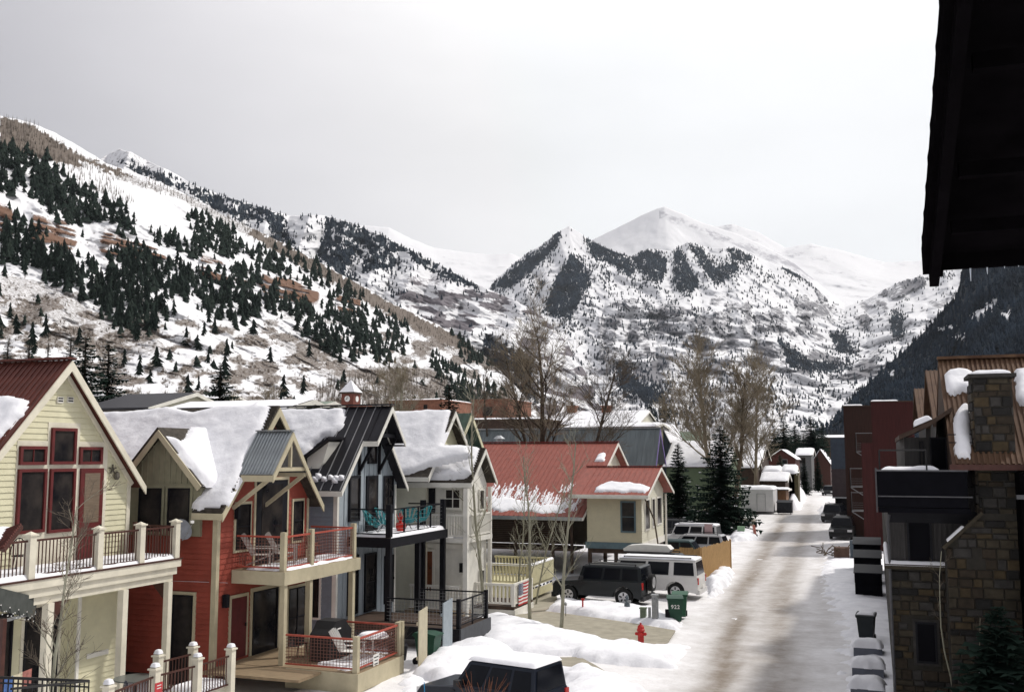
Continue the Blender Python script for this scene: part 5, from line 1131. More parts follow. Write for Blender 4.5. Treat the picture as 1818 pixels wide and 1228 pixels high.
# red and brown blocks
rb = thing('red_building', 'tall dark red boarded building with snow on its flat top', 'building', (1, 80, 0))
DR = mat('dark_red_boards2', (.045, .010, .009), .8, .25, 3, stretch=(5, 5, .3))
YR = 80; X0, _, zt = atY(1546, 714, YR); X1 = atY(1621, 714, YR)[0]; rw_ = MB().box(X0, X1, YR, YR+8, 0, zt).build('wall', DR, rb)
battens(rw_, '-Y', YR, [(X0, 0), (X1, 0), (X1, zt), (X0, zt)], X0+.1, X1, .3, DR, 1)
zl = atY(1540, 786, YR)[2]; MB().box(atY(1531, 850, YR)[0], X0-.001, YR+.02, YR+8, 0, zl).build('side_wall', DR, rb); MB().box(X0-.05, X1+.05, YR-.05, YR+8, zt+.001, zt+.08).build('roof_edge', DWOOD, rb)
patch(rb, (Vector((X0, YR, zt+.08)), GP[1], GP[2]), None, .1, .2, .08, 71, uv=[(0, 0), (1.9, 0), (1.9, 6), (0, 6)], rag=.05)
bb = thing('brown_building', 'tall narrow dark brown building with grey steel balconies beyond the red one', 'building', (-.7, 93, 0))
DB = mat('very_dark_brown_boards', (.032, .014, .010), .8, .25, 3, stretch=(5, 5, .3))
X0, _, zt = atY(1497, 722, 93); X1 = 1.0; MB().box(X0, X1, 93, 103, 0, zt).build('wall', DB, bb); MB().box(X0-.1, X1, 92.9, 103, zt+.001, zt+.1).build('roof_edge', DWOOD, bb)
patch(bb, (Vector((X0, 92.95, zt+.1)), GP[1], GP[2]), None, .12, .2, .1, 72, uv=[(0, 0), (1.6, 0), (1.6, 3.5), (0, 3.5)], rag=.05)
def steel_balcony(parent, x0, x1, y, z, h=.95):
    mb = MB().box(x0, x1, y, y+1.2, z, z+.08); o = mb.build('balcony_floor', GALV, parent); f = MB()
    for a, b in (((x0, y), (x1, y)), ((x0, y), (x0, y+1.2))):
        f.bar((*a, z+h), (*b, z+h), .05).bar((*a, z), (*a, z+h), .05).bar((*b, z), (*b, z+h), .05)
        for k in range(4): f.bar((*a, z+.2+k*.18), (*b, z+.2+k*.18), .012)
    f.build('balcony_rail', GALV, o); MB().bar((x0, y+.1, z), (x1, y+.1, z-.9), .07).build('strut', GALV, parent)
for q, yb in ((1520, 802), (1510, 865), (1512, 908)):
    x, _, z = atY(q, yb, 90); steel_balcony(bb, x, x+1.35, 90.5, z, 1.6)
bg = thing('blue_mauve_building', 'slate blue building with mauve lower storey beyond the brown building', 'building', (-2, 116, 0))
X0, _, zt = atY(1474, 777, 116); zm = atY(1480, 832, 116)[2]; MB().box(X0, 1, 116, 130, zm, zt).build('upper_wall', mat('slate_blue_wall', (.032, .042, .058), .8, .15, 2), bg); zq = atY(1480, 882, 116)[2]
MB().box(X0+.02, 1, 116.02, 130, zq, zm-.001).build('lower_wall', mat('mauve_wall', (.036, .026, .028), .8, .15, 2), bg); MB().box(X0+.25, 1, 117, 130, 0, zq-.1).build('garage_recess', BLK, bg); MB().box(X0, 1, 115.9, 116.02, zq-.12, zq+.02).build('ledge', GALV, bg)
# dumpsters and bins on the right
for k, (Y, h) in enumerate(((53.4, 1.45), (58.5, 1.75), (64.5, 2.0))):
    dumpster(('nearest of the three black dumpsters in a row against the right wall', 'middle one of the three black dumpsters against the right wall', 'farthest of the three black dumpsters against the right wall')[k], -1.18-.13*k, .1, Y, Y+1.8, 0, h, NAVY)
p = atZ(1478, 992, 0); cb = thing('cardboard_pile', 'heap of brown branches and boxes beside the black dumpsters', 'debris', p); mb = MB(); rr = random.Random(4)
for k in range(40): a = Vector((p[0]-.9+rr.random()*1.8, p[1]+rr.random()*3, .1+rr.random()*.5)); mb.bar(a, a+Vector((rr.uniform(-.8, .8), rr.uniform(-.6, .6), rr.uniform(-.1, .5))), .05)
mb.build('branches', BROWNB, cb, kind='stuff'); MB().box(p[0]+.1, p[0]+1.1, p[1]+.2, p[1]+1.4, 0, .75).build('box', mat('old_cardboard', (.10, .06, .045), .9, .2, 3), cb); MB().box(p[0]+1.15, p[0]+1.9, p[1]+.2, p[1]+1.0, 0, 1.25).build('crate', mat('slate_box', (.06, .075, .09), .7, .2, 3), cb)
# low snow-capped boxes along the right wall, standing in for shadows on the snow
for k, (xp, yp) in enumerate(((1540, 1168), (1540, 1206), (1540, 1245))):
    p = atZ(xp, yp, 0); t = thing('shadow_block', ('farthest of the low grey snow-capped boxes standing in for shadow by the right wall', 'middle low grey snow-capped box standing in for shadow by the right wall', 'nearest low grey snow-capped box standing in for shadow at the bottom edge')[k], 'shadow stand-in', p)
    MB().box(p[0]-.45, p[0]+.5, p[1], p[1]+.75, 0, .38).build('box', mat('shadow_slate%d' % k, (.13, .14, .17), .8, .15, 3), t)
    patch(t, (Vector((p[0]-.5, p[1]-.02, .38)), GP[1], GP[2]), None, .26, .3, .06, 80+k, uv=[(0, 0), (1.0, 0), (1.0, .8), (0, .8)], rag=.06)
# ---------------------------------------------------------------- eave of the camera's own building
ev = thing('roof_overhang', 'near black timber roof overhang filling the upper right corner', 'roof overhang', (2, 6, 8.5))
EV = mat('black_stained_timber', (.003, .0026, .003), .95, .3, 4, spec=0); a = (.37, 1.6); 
yk = lambda y: 8.39+(7.47-y)*.247
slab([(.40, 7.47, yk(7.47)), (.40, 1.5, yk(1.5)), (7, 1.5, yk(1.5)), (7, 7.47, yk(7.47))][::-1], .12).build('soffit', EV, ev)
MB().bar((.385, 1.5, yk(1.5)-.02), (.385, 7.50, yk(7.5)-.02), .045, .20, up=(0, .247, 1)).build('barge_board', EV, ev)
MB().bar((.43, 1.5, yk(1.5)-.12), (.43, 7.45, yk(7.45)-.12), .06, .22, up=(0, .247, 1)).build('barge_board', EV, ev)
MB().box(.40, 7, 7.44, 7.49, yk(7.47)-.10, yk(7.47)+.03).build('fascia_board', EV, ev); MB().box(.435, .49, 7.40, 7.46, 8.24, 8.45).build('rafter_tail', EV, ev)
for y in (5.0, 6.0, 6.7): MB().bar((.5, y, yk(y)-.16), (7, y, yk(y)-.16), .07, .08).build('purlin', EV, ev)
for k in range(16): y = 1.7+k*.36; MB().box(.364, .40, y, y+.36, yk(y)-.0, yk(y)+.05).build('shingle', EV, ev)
for q, l in ((1722, .13), (1752, .08), (1783, .04), (1808, .03)):
    x, y, z = atY(q, 466, 7.47); ic = MB().tube((x, y, z+.02), (x, y, z-l), .009, .002, 6); ic.build('icicle', mat('ice', (.6, .65, .72), .15, .05, 5, spec=.6), ev)
# right end wall so the neighbour beyond the chimney reads dark
nb = thing('neighbour_wall', 'dark timber wall at the right edge beside the stone chimney', 'wall', (4, 26, 0))
x, y, z = atY(1802, 700, 26.3); MB().box(x, x+3, 26.3, 27.2, -.1, 6.6).build('wall', EV, nb); MB().box(x-.1, x+3, 26.1, 26.3, 6.0, 6.1).build('trim', DIM, nb)
# ================================================================ vegetation
FIR = mat('spruce_needles', (.010, .021, .016), .9, .5, 1.2, col2=(.022, .038, .028), spec=.08)
FIRB = mat('hillside_fir_needles', (.009, .016, .013), .9, .5, .1, col2=(.020, .028, .022), spec=.05)
BARK = mat('dark_bark', (.05, .038, .028), .9, .3, 6)
BARKP = mat('pale_aspen_bark', (.34, .33, .25), .85, .3, 6, col2=(.20, .19, .14), stretch=(1, 1, .5))
TWIG = mat('grey_brown_twigs', (.20, .165, .115), .9, .25, .5); TWIGD = mat('dark_twigs', (.115, .093, .07), .9, .25, .5)
BRUSH = mat('brown_brush', (.115, .092, .075), .9, .3, .1, col2=(.19, .155, .12))
def fir_template(seed, tiers=8, n=9, rad=.15):
    rs = random.Random(seed); mb = MB(); cx = cy = 0
    mb.tube((0, 0, 0), (0, 0, .5), .012, .006, 4)
    for k in range(tiers):
        z = .10+.86*k/tiers; r = rad*(1-k/tiers)**.75*rs.uniform(.75, 1.2)+.012; top = min(1, z+1.9/tiers); vs = []; ox, oy = rs.uniform(-.25, .25)*r, rs.uniform(-.25, .25)*r
        for i in range(n):
            a = 2*pi*(i+rs.uniform(-.35, .35))/n; q = r*rs.uniform(.45, 1.15); vs.append((ox+q*cos(a), oy+q*sin(a), z-rs.uniform(0, .06)))
            a2 = 2*pi*(i+.5)/n; vs.append((ox+q*.4*cos(a2), oy+q*.4*sin(a2), z+.035))
        vs.append((ox*.5, oy*.5, top)); m = len(vs)-1
        mb.add(vs, [(i, (i+1) % m, m) for i in range(m)])
    return mb
firm = []
for k in range(10): firm.append(fir_template(k, 7+k % 3, 8+k % 2, (.15, .19, .13, .21)[k % 4]).mesh('hillside_fir', FIRB))
def dn_h(x, y):
    jr = np.random.RandomState(79); x = x+jr.randn(len(x))*4; y = y+jr.randn(len(y))*5
    f = polys(x, y, HC)*np.clip(1.2*sst(.28, .46, fbm(x/17., y/14., 3)), .08, 1)*(1-.8*sst(.25, .5, strata(x, y))); return np.clip(f*.85+(1-f)*.016*sst(300, 330, y-.35*x), 0, 1)
x, y = pick(-20, 960, 262, 745, 15000, dn_h, 12)
P, top, bot = hl.at(x, y); k = (y > top+3); P = P[k]; x = x[k]; y = y[k]
d = np.hypot(P[:, 0], P[:, 1]); rs = np.random.RandomState(2); Hh = 6+9*rs.rand(len(P))**1.4; Wd = Hh*(1.1+.7*rs.rand(len(P)))
order = np.argsort(-(Hh/d)); big = order[:300]; rest = order[300:]
RG = [('snowy left hillside above the red rock bands', lambda x, y: y < 394+.235*x), ('brushy lower slope of the left hillside', lambda x, y: True)]
for j, i in enumerate(big):
    o = bpy.data.objects.new('hillside_fir', firm[j % 10]); COL.objects.link(o); o.location = (P[i, 0], P[i, 1], P[i, 2]-.8); o.scale = (Wd[i], Wd[i], Hh[i]); o.rotation_euler = (0, 0, rs.rand()*6.28)
    band = 'above' if y[i] < 384+.235*x[i] else ('along' if y[i] < 425+.235*x[i] else 'below')
    zone = [z_ for lim, z_ in ((60, 'at the left edge of the photo'), (130, 'straight over the yellow house roof'), (200, 'over the right slope of the yellow gable'), (290, 'over the olive dormer'), (360, 'left of the lone spruce'), (430, 'over the lone spruce behind the red house'), (500, 'over the ridge of the red house'), (570, 'left of the clock tower hill shoulder'), (640, 'straight over the clock tower'), (710, 'over the black metal roof'), (790, 'over the cream house'), (2000, 'over the green gable and brick block')) if x[i] < lim][0]
    size = 'tall' if Hh[i] > 12.5 else ('middling' if Hh[i] > 9.8 else 'short'); wide = 'broad' if Wd[i]/Hh[i] > 1.45 else 'slim'
    o['label'] = '%s %s conifer %s the red rock bands, %s' % (size, wide, band, zone); o['category'] = 'conifer'; o['group'] = '%s %s conifers %s the rock bands %s' % (size, wide, band, zone)
link(scatter_mesh('hillside_forest', P[rest]-np.array([0, 0, .8]), Hh[rest], Wd[rest]*1.05, [(np.array(m_.v) if False else np.array(fir_template(40+q, 6, 7, .17).v), None) for q, m_ in enumerate([])] or SMALL, FIRB, 3), 'hillside_forest', kind='stuff')
# brush and bare aspens: slender upright blades in sprays
def spray_template(seed, n, h=1.0, w=.5, t=.02):
    rs = np.random.RandomState(seed); V = []; F = []
    for i in range(n):
        a = rs.rand()*6.28; b = rs.rand()*6.28; r = w*rs.rand(); hh = h*(.5+.5*rs.rand()); x0, y0 = .35*r*cos(a), .35*r*sin(a); x1, y1 = r*cos(a), r*sin(a); o = len(V)
        V += [(x0-t*cos(b), y0-t*sin(b), 0), (x0+t*cos(b), y0+t*sin(b), 0), (x1, y1, hh)]; F.append((o, o+1, o+2))
    return np.array(V), np.array(F)
SPR = [spray_template(k, 16, 1, .55, .035) for k in range(5)]; ASP = [spray_template(30+k, 6, 1, .12, .02) for k in range(4)]
def dn_b(x, y):
    b = .25*polys(x, y, BR)+.75*sst(.44, .6, fbm(x/30., y/13., 4))*sst(490, 560, y-.06*x)
    return np.clip(b*.85+.02, 0, 1)*(1-.8*polys(x, y, [[(140,280),(220,320),(330,400),(400,440),(330,430),(240,380),(150,330)]]))
x, y = pick(-30, 980, 210, 770, 15000, dn_b, 21); P, top, bot = hl.at(x, y); k = y > top+1; P = P[k]; n = len(P); rs = np.random.RandomState(9)
link(scatter_mesh('hillside_brush', P-np.array([0, 0, .3]), 1.6+2.2*rs.rand(n), 1.8+2.4*rs.rand(n), SPR, BRUSH, 5), 'hillside_brush', kind='stuff')
def dn_a(x, y): return .95*polys(x, y, [[(-20,200),(60,222),(150,280),(270,330),(300,350),(110,290),(-20,262)], [(250,314),(330,345),(450,405),(560,462),(700,540),(850,620),(900,670),(860,660),(740,585),(630,533),(560,490),(430,418),(300,345)], [(90,290),(200,320),(240,370),(150,340)], [(560,690),(690,655),(900,690),(900,750),(560,745)]])
x, y = pick(-30, 980, 195, 770, 26000, dn_a, 22); P, top, bot = hl.at(x, y); P = P; n = len(P)
link(scatter_mesh('bare_aspen_stand', P-np.array([0, 0, .3]), 5+5*np.random.RandomState(1).rand(n), 5+4*np.random.RandomState(2).rand(n), ASP, mat('aspen_haze', (.15, .125, .10), .9, .3, .05), 7), 'bare_aspen_stand', kind='stuff')
# ---- spruces with separate drooping branches
def spruce(name, label, base, h, r, seed, snow=.0, group=None, dens=1.35, cat='spruce tree', lo=.06, fm=None):
    rs = random.Random(seed); t = thing(name, label, cat, base, group); bx, by, bz = base
    MB().tube((bx, by, bz-.3), (bx, by, bz+h*.97), h*.018, h*.003, 7).build('trunk', BARK, t)
    mb = MB(); sn = MB(); zc = h*lo
    while zc < h*.985:
        f0 = zc/h; nb = int((7+3*(1-f0))*dens)
        for i in range(nb):
            z = min(h*.985, zc+h*.03*rs.uniform(-.7, .7)); f = z/h; L0 = r*(1-f)**.82*(1-.45*max(0, .12-f)/.12)+.06
            a = 2*pi*(i+rs.random())/nb; L = L0*rs.uniform(.55, 1.15); dr = -.10-.32*(1-f)+rs.uniform(-.12, .12); ca, sa = cos(a), sin(a); ns = max(2, int(L/.28)) if L < 3 else 9
            pts = [(L*q/ns, z+dr*L*(q/ns)+.16*L*(q/ns)**2.2) for q in range(ns+1)]
            for q in range(ns):
                (u0, z0), (u1, z1) = pts[q], pts[q+1]; w0 = (.30*L+.12)*(1-q/ns)*rs.uniform(.5, 1.25)+.06
                for s in (-1, 1):
                    e = u0+(u1-u0)*rs.uniform(.7, 1.5); dz = -.10*L*.3-rs.uniform(0, .10)*w0*2
                    px_, py_ = bx+e*ca-s*w0*sa, by+e*sa+s*w0*ca
                    mb.add([(bx+u0*ca, by+u0*sa, bz+z0), (bx+u1*ca, by+u1*sa, bz+z1), (px_, py_, bz+z0+dz)], [(0,1,2)])
                    if rs.random() < .55: mb.add([(bx+u0*ca, by+u0*sa, bz+z0-.02), (bx+u1*ca, by+u1*sa, bz+z1), (bx+(u0+u1)/2*ca, by+(u0+u1)/2*sa, bz+z0-.05-.14*L*rs.random())], [(0,1,2)])
                    if snow and rs.random() < snow and q > 0:
                        sn.add([(bx+u0*ca, by+u0*sa, bz+z0+.05), (bx+u1*ca, by+u1*sa, bz+z1+.05), (bx+e*ca-s*w0*.6*sa, by+e*sa+s*w0*.6*ca, bz+z0+dz*.5+.05)], [(0,1,2)])
        zc += h*.022/dens*rs.uniform(.7, 1.3)+.015
    c = mb.build('crown', fm or FIR, t)
    if sn.v: sn.build('branch_snow', SN, c, kind='stuff')
    return t
def spx(name, label, Dm, xb, yb, xt, yt, wpx, seed, **k):
    b = atD(xb, yb, Dm); z = atD(xt, yt, Dm)[2]; z0 = k.pop('z0', 0); fv = min(.8, max(0, (b[2]-z0)/(z-z0))); return spruce(name, label, (b[0], b[1], z0), z-z0, wpx/2*Dm/FP/(1-fv)**.75*(1.0 if fv < .3 else 1.4), seed, **k)
spx('spruce_tree', 'taller dark spruce with snowy boughs just right of the yellow gable', 88, 190, 700, 192, 600, 62, 1, snow=.25)
spx('spruce_tree', 'dark spruce touching the right slope of the yellow gable', 84, 148, 700, 150, 588, 72, 2, snow=.12)
spx('spruce_tree', 'lone dark spruce standing behind the snowy red house roof', 96, 390, 712, 390, 638, 52, 3)
spx('spruce_tree', 'small spruce beside the green house on the left of the street', 96, 1206, 930, 1207, 783, 84, 4, snow=.06)
spx('spruce_tree', 'biggest dark spruce with wide lower boughs by the parked cars', 92, 1282, 945, 1268, 752, 150, 5, snow=.05, dens=1.3)
spx('spruce_tree', 'dark clipped conifer in front of the brick block', 82, 797, 740, 797, 672, 36, 6)
spx('spruce_tree', 'left one of two pointed spruces behind the long white roof', 170, 1156, 760, 1157, 710, 26, 7); spx('spruce_tree', 'right taller one of two pointed spruces behind the long white roof', 165, 1181, 765, 1180, 704, 34, 8)
for k, (xb, xt, yt, w, s) in enumerate(((1392, 1391, 738, 40, 9), (1412, 1412, 752, 30, 10), (1441, 1441, 735, 48, 11), (1375, 1376, 752, 30, 12), (1460, 1459, 750, 26, 13))):
    spx('conifer', ('left tall dark conifer behind the red garage', 'short dark conifer squeezed between two taller ones behind the garage', 'widest dark conifer behind the grey house at the street end', 'small dark conifer left of the tall one behind the garage', 'small dark conifer behind the brown barn')[k], 215+6*k, xb, 800, xt, yt, w, s, cat='conifer')
spx('conifer', 'little green spruce growing in front of the red garage', 155, 1386, 850, 1388, 805, 20, 14, cat='conifer', fm=mat('young_spruce', (.035, .06, .035), .9, .3, 2))
for k, (xb, xt, yt, w, s) in enumerate(((10, 12, 595, 30, 15), (48, 47, 605, 40, 16), (122, 122, 590, 34, 17), (82, 81, 600, 20, 18))):
    spx('conifer', ('dark conifer at the left edge above the brown roof', 'broad dark conifer above the brown roof of the yellow house', 'dark conifer just left of the yellow gable peak', 'slim young conifer between two broad ones above the brown roof')[k], 150, xb, 690, xt, yt, w, s, cat='conifer')
for k, (xb, yt, w) in enumerate(((1362, 812, 14), (1404, 806, 16), (1428, 812, 13), (1350, 800, 16), (1452, 806, 12), (1371, 828, 10))):
    spx('conifer', ('small dark conifer between the brown house and the red garage', 'small dark conifer right of the red garage door', 'small dark conifer before the grey far house', 'dark conifer behind the dark brown house corner', 'small dark conifer before the brown barn', 'tiny conifer behind the slanting shed')[k], 165+8*k, xb, 850, xb, yt, w, 60+k, cat='conifer')
# dark spruce in the bottom right corner
spx('spruce_tree', 'dark spruce in the deep shade at the bottom right corner', 22.6, 1780, 1260, 1782, 1075, 150, 19, z0=-.2, dens=1.2)
b = atD(1742, 1196, 23.6); patch(None, (Vector(b), Vector((1, 0, .1)).normalized(), Vector((0, .8, .6))), None, .10, .10, .03, 5, name='snow_clump', uv=[(-.08, -.06), (.08, -.09), (.12, .05), (0, .10), (-.06, .03)], rag=.03, kind='structure')
# ---- bare trees
def bare_tree(name, label, base, h, spread, seed, m=None, tm=None, levels=4, lean=(0, 0), r0=None, split=.25, nb=7, twn=3, group=None, cat='bare tree', fork=1, twr=.012, up=.55, nseg=4, n1=7, n2=5):
    rs = random.Random(seed); t = thing(name, label, cat, base, group); trunk = MB(); br = MB(); tw = MB(); m = m or BARK; tm = tm or TWIG
    r0 = r0 or h*.014
    def limb(p, d, L, r, lv, mb):
        pts = [p]; k = nseg if lv < 2 else 3; q = p; dd = d.copy()
        for i in range(k):
            dd = (dd+Vector((rs.uniform(-1, 1), rs.uniform(-1, 1), rs.uniform(-.4, 1)*up))*(.10 if lv == 0 else .22)).normalized(); q2 = q+dd*(L/k); ra = r*(1-i/k*.75); rb = r*(1-(i+1)/k*.75)
            (tw if lv >= levels-1 else (trunk if lv == 0 else br)).tube(q, q2, max(ra, twr*.6), max(rb, twr*.5), 7 if lv == 0 else (4 if lv < levels-1 else 3), False); q = q2; pts.append(q)
        if lv >= levels: return
        n = nb if lv == 0 else (n1 if lv == 1 else (n2 if lv == 2 else twn))
        for i in range(n):
            f = (split+(1-split)*(i+rs.random()*.8)/n) if lv == 0 else rs.uniform(.2, 1.0)
            j = min(k-1, int(f*k)); s = pts[j].lerp(pts[j+1], f*k-j); a = rs.random()*6.28+i*2.4; side = Vector((cos(a), sin(a), 0)); dd2 = pts[j+1]-pts[j]; dd2.normalize()
            ang = rs.uniform(.45, .95) if lv == 0 else rs.uniform(.4, 1.0)
            nd = (dd2*cos(ang)+(side-dd2*side.dot(dd2)).normalized()*sin(ang)+Vector((0, 0, .18))).normalized()
            LL = (spread*rs.uniform(.7, 1.1)*(1.15-f*.55) if lv == 0 else L*rs.uniform(.38, .68)); limb(s, nd, LL, r*(1-f*.7)*.55 if lv else r*(1-f*.7)*.5, lv+1, br)
    for f in range(fork):
        d = Vector((lean[0]+(rs.uniform(-.25, .25) if fork > 1 else 0), lean[1]+(rs.uniform(-.2, .2) if fork > 1 else 0), 1)).normalized(); limb(Vector(base)-Vector((0, 0, .2)), d, h*rs.uniform(.85, 1.0) if fork > 1 else h, r0, 0, trunk)
    trunk.build('trunk', m, t); br.build('branches', m, t, kind='stuff'); 
    if tw.v: tw.build('twigs', tm, t, kind='stuff')
    return t
def btp(name, label, Dm, xb, xt, yt, spx_, seed, z0=0, **k):
    b = atD(xb, 800, Dm); tp = atD(xt, yt, Dm); h = tp[2]-z0; return bare_tree(name, label, (b[0], b[1], z0), h*.93, spx_/2*Dm/FP, seed, lean=((tp[0]-b[0])/h, (tp[1]-b[1])/h), **k)
btp('cottonwood_tree', 'big bare cottonwood spreading above the red and grey roofs', 82, 968, 985, 565, 235, 1, nb=17, twn=6, levels=4, split=.32, r0=.34, twr=.016, tm=TWIG)
btp('cottonwood_tree', 'leaning bare cottonwood right of the biggest one behind the red roof', 84, 1012, 1075, 620, 170, 2, nb=13, twn=6, levels=4, split=.3, r0=.25, twr=.015, tm=TWIGD, m=BARK)
btp('cottonwood_tree', 'dark bare tree left of the big cottonwood behind the red roof', 86, 962, 915, 600, 170, 3, nb=15, twn=6, levels=4, split=.25, r0=.26, twr=.016, tm=TWIGD)
btp('cottonwood_tree', 'tall greenish bare tree behind the biggest spruce', 112, 1268, 1262, 630, 190, 4, nb=20, twn=7, levels=4, split=.25, r0=.34, twr=.022, tm=TWIG, m=TWIG, up=1.2)
btp('cottonwood_tree', 'bare tree with reddish trunk beside the dark brown house', 110, 1302, 1312, 655, 160, 5, nb=18, twn=7, levels=4, split=.3, r0=.3, twr=.022, tm=TWIG, m=BROWNB, up=1.2)
btp('cottonwood_tree', 'bare tree standing behind the dark brown house', 135, 1335, 1340, 665, 150, 6, nb=18, twn=7, levels=4, split=.25, r0=.28, twr=.026, tm=TWIG, m=TWIG, up=1.2)
btp('cottonwood_tree', 'bare tree standing over the sage green roof', 140, 1215, 1222, 690, 120, 7, nb=10, twn=5, levels=4, split=.25, r0=.25, twr=.026, tm=TWIG, m=TWIG, up=1.0)
btp('cottonwood_tree', 'pale bare tree behind the blue grey house and the clock tower', 120, 702, 704, 630, 150, 8, nb=15, twn=5, levels=4, split=.2, r0=.2, twr=.018, tm=TWIG, m=BARKP, up=1.2, fork=2)
btp('willow_tree', 'low round bare willow behind the red house ridge', 130, 465, 465, 668, 80, 9, nb=10, twn=5, levels=4, split=.1, r0=.12, twr=.022, tm=TWIG, fork=4, cat='willow')
btp('willow_tree', 'low bare willow left of the round one behind the red house ridge', 135, 425, 428, 674, 60, 10, nb=9, twn=5, levels=4, split=.1, r0=.12, twr=.022, tm=TWIG, fork=3, cat='willow')
btp('willow_tree', 'bare brown willow right of the snowy spruces', 140, 262, 262, 672, 60, 11, nb=9, twn=4, levels=4, split=.1, r0=.12, twr=.022, tm=TWIG, fork=3, cat='willow')
btp('cottonwood_tree', 'leafless tree beside the brick block above the green gable', 100, 870, 878, 640, 80, 12, nb=9, twn=4, levels=4, split=.25, r0=.18, twr=.016, tm=TWIGD)
# young aspens in the front yards
AS = [((862,1094), (868,690), 60, 31, 'pale aspen trunk rising in front of the cream house porch'), ((941,1102), (960,800), 46, 32, 'middle pale aspen between the flag and the driveway'), ((996,1117), (1010,775), 52, 33, 'rightmost pale aspen beside the concrete driveway'), ((921,1080), (905,810), 40, 34, 'slim aspen leaning left behind the flag'), ((950,1075), (985,830), 36, 35, 'thin aspen with forked trunk behind the middle aspen')]
for (b, tp_, sw, s, lab) in AS:
    g = atZ(*b, 0); Dm = (g[1]*cos(YAW)-g[0]*sin(YAW)); tpp = atD(*tp_, Dm/ cos(TILT)*.98); h = tpp[2]
    bare_tree('aspen_tree', lab, g, h, sw/2*Dm/FP*2.6, s, m=BARKP, tm=BARKP, levels=3, lean=((tpp[0]-g[0])/h, (tpp[1]-g[1])/h*.6), r0=.085 if s < 34 else .05, split=.2, nb=15, n1=4, n2=2, twr=.009, cat='aspen', up=.8, nseg=7)
g = atD(95, 1228, 20.5); bare_tree('aspen_tree', 'small leafless aspen in front of the yellow house deck', (g[0], g[1], 0), 6.2, 1.1, 41, m=BARKP, tm=TWIGD, levels=3, lean=(-.01, 0), r0=.055, split=.3, nb=13, twn=4, twr=.007, cat='aspen', up=.3, nseg=8)
for k, (xb, xt, yt) in enumerate(((1697, 1688, 950), (1712, 1716, 900), (1708, 1712, 1060))):
    g = atD(xb, 1228, 24.6); tpp = atD(xt, yt, 24.6); h = tpp[2]-0; bare_tree('aspen_tree', ('left slender pale aspen stem before the stone wall', 'tall slender pale aspen stem before the stone wall right of the window', 'short thin aspen stem between two taller ones before the stone wall')[k], (g[0], g[1], -.1), h, .5, 50+k, m=BARKP, tm=TWIGD, levels=2, lean=((tpp[0]-g[0])/h, 0), r0=.03, split=.6, nb=5, twn=2, twr=.005, cat='aspen', nseg=8)
# distant thickets along the valley floor
def thicket(name, regions, Dm0, Dm1, n, hh, m, seed, tmpl):
    rs = np.random.RandomState(seed); Pp = []
    for i in range(n):
        x0, x1 = regions[rs.randint(len(regions))]; x = rs.uniform(x0, x1); Dm = rs.uniform(Dm0, Dm1); q = atD(x, 800, Dm); Pp.append((q[0], q[1], -.2))
    Pp = np.array(Pp); H = hh*(.6+.4*rs.rand(n)); link(scatter_mesh(name, Pp, H, H*.75, tmpl, m, seed), name, kind='stuff')
THK = [spray_template(60+k, 90, 1, .5, .012) for k in range(5)]
thicket('bare_thicket', [(1085, 1300), (1200, 1400)], 240, 420, 260, 17, mat('thicket_a', (.12, .10, .075), .9, .3, .05), 1, THK)
thicket('bare_thicket', [(1390, 1500)], 300, 520, 90, 19, mat('thicket_b', (.10, .088, .075), .9, .3, .05), 2, THK)
thicket('bare_thicket', [(400, 520), (600, 760), (220, 350)], 190, 260, 170, 9.5, mat('thicket_c', (.14, .115, .085), .9, .3, .05), 3, THK)
thicket('roadside_thicket', [(1352, 1392)], 140, 175, 30, 4.5, mat('thicket_e', (.09, .075, .055), .9, .3, .05), 6, THK)
thicket('bare_thicket', [(840, 1100)], 200, 420, 220, 19, mat('thicket_d', (.085, .07, .055), .9, .3, .05), 4, THK)
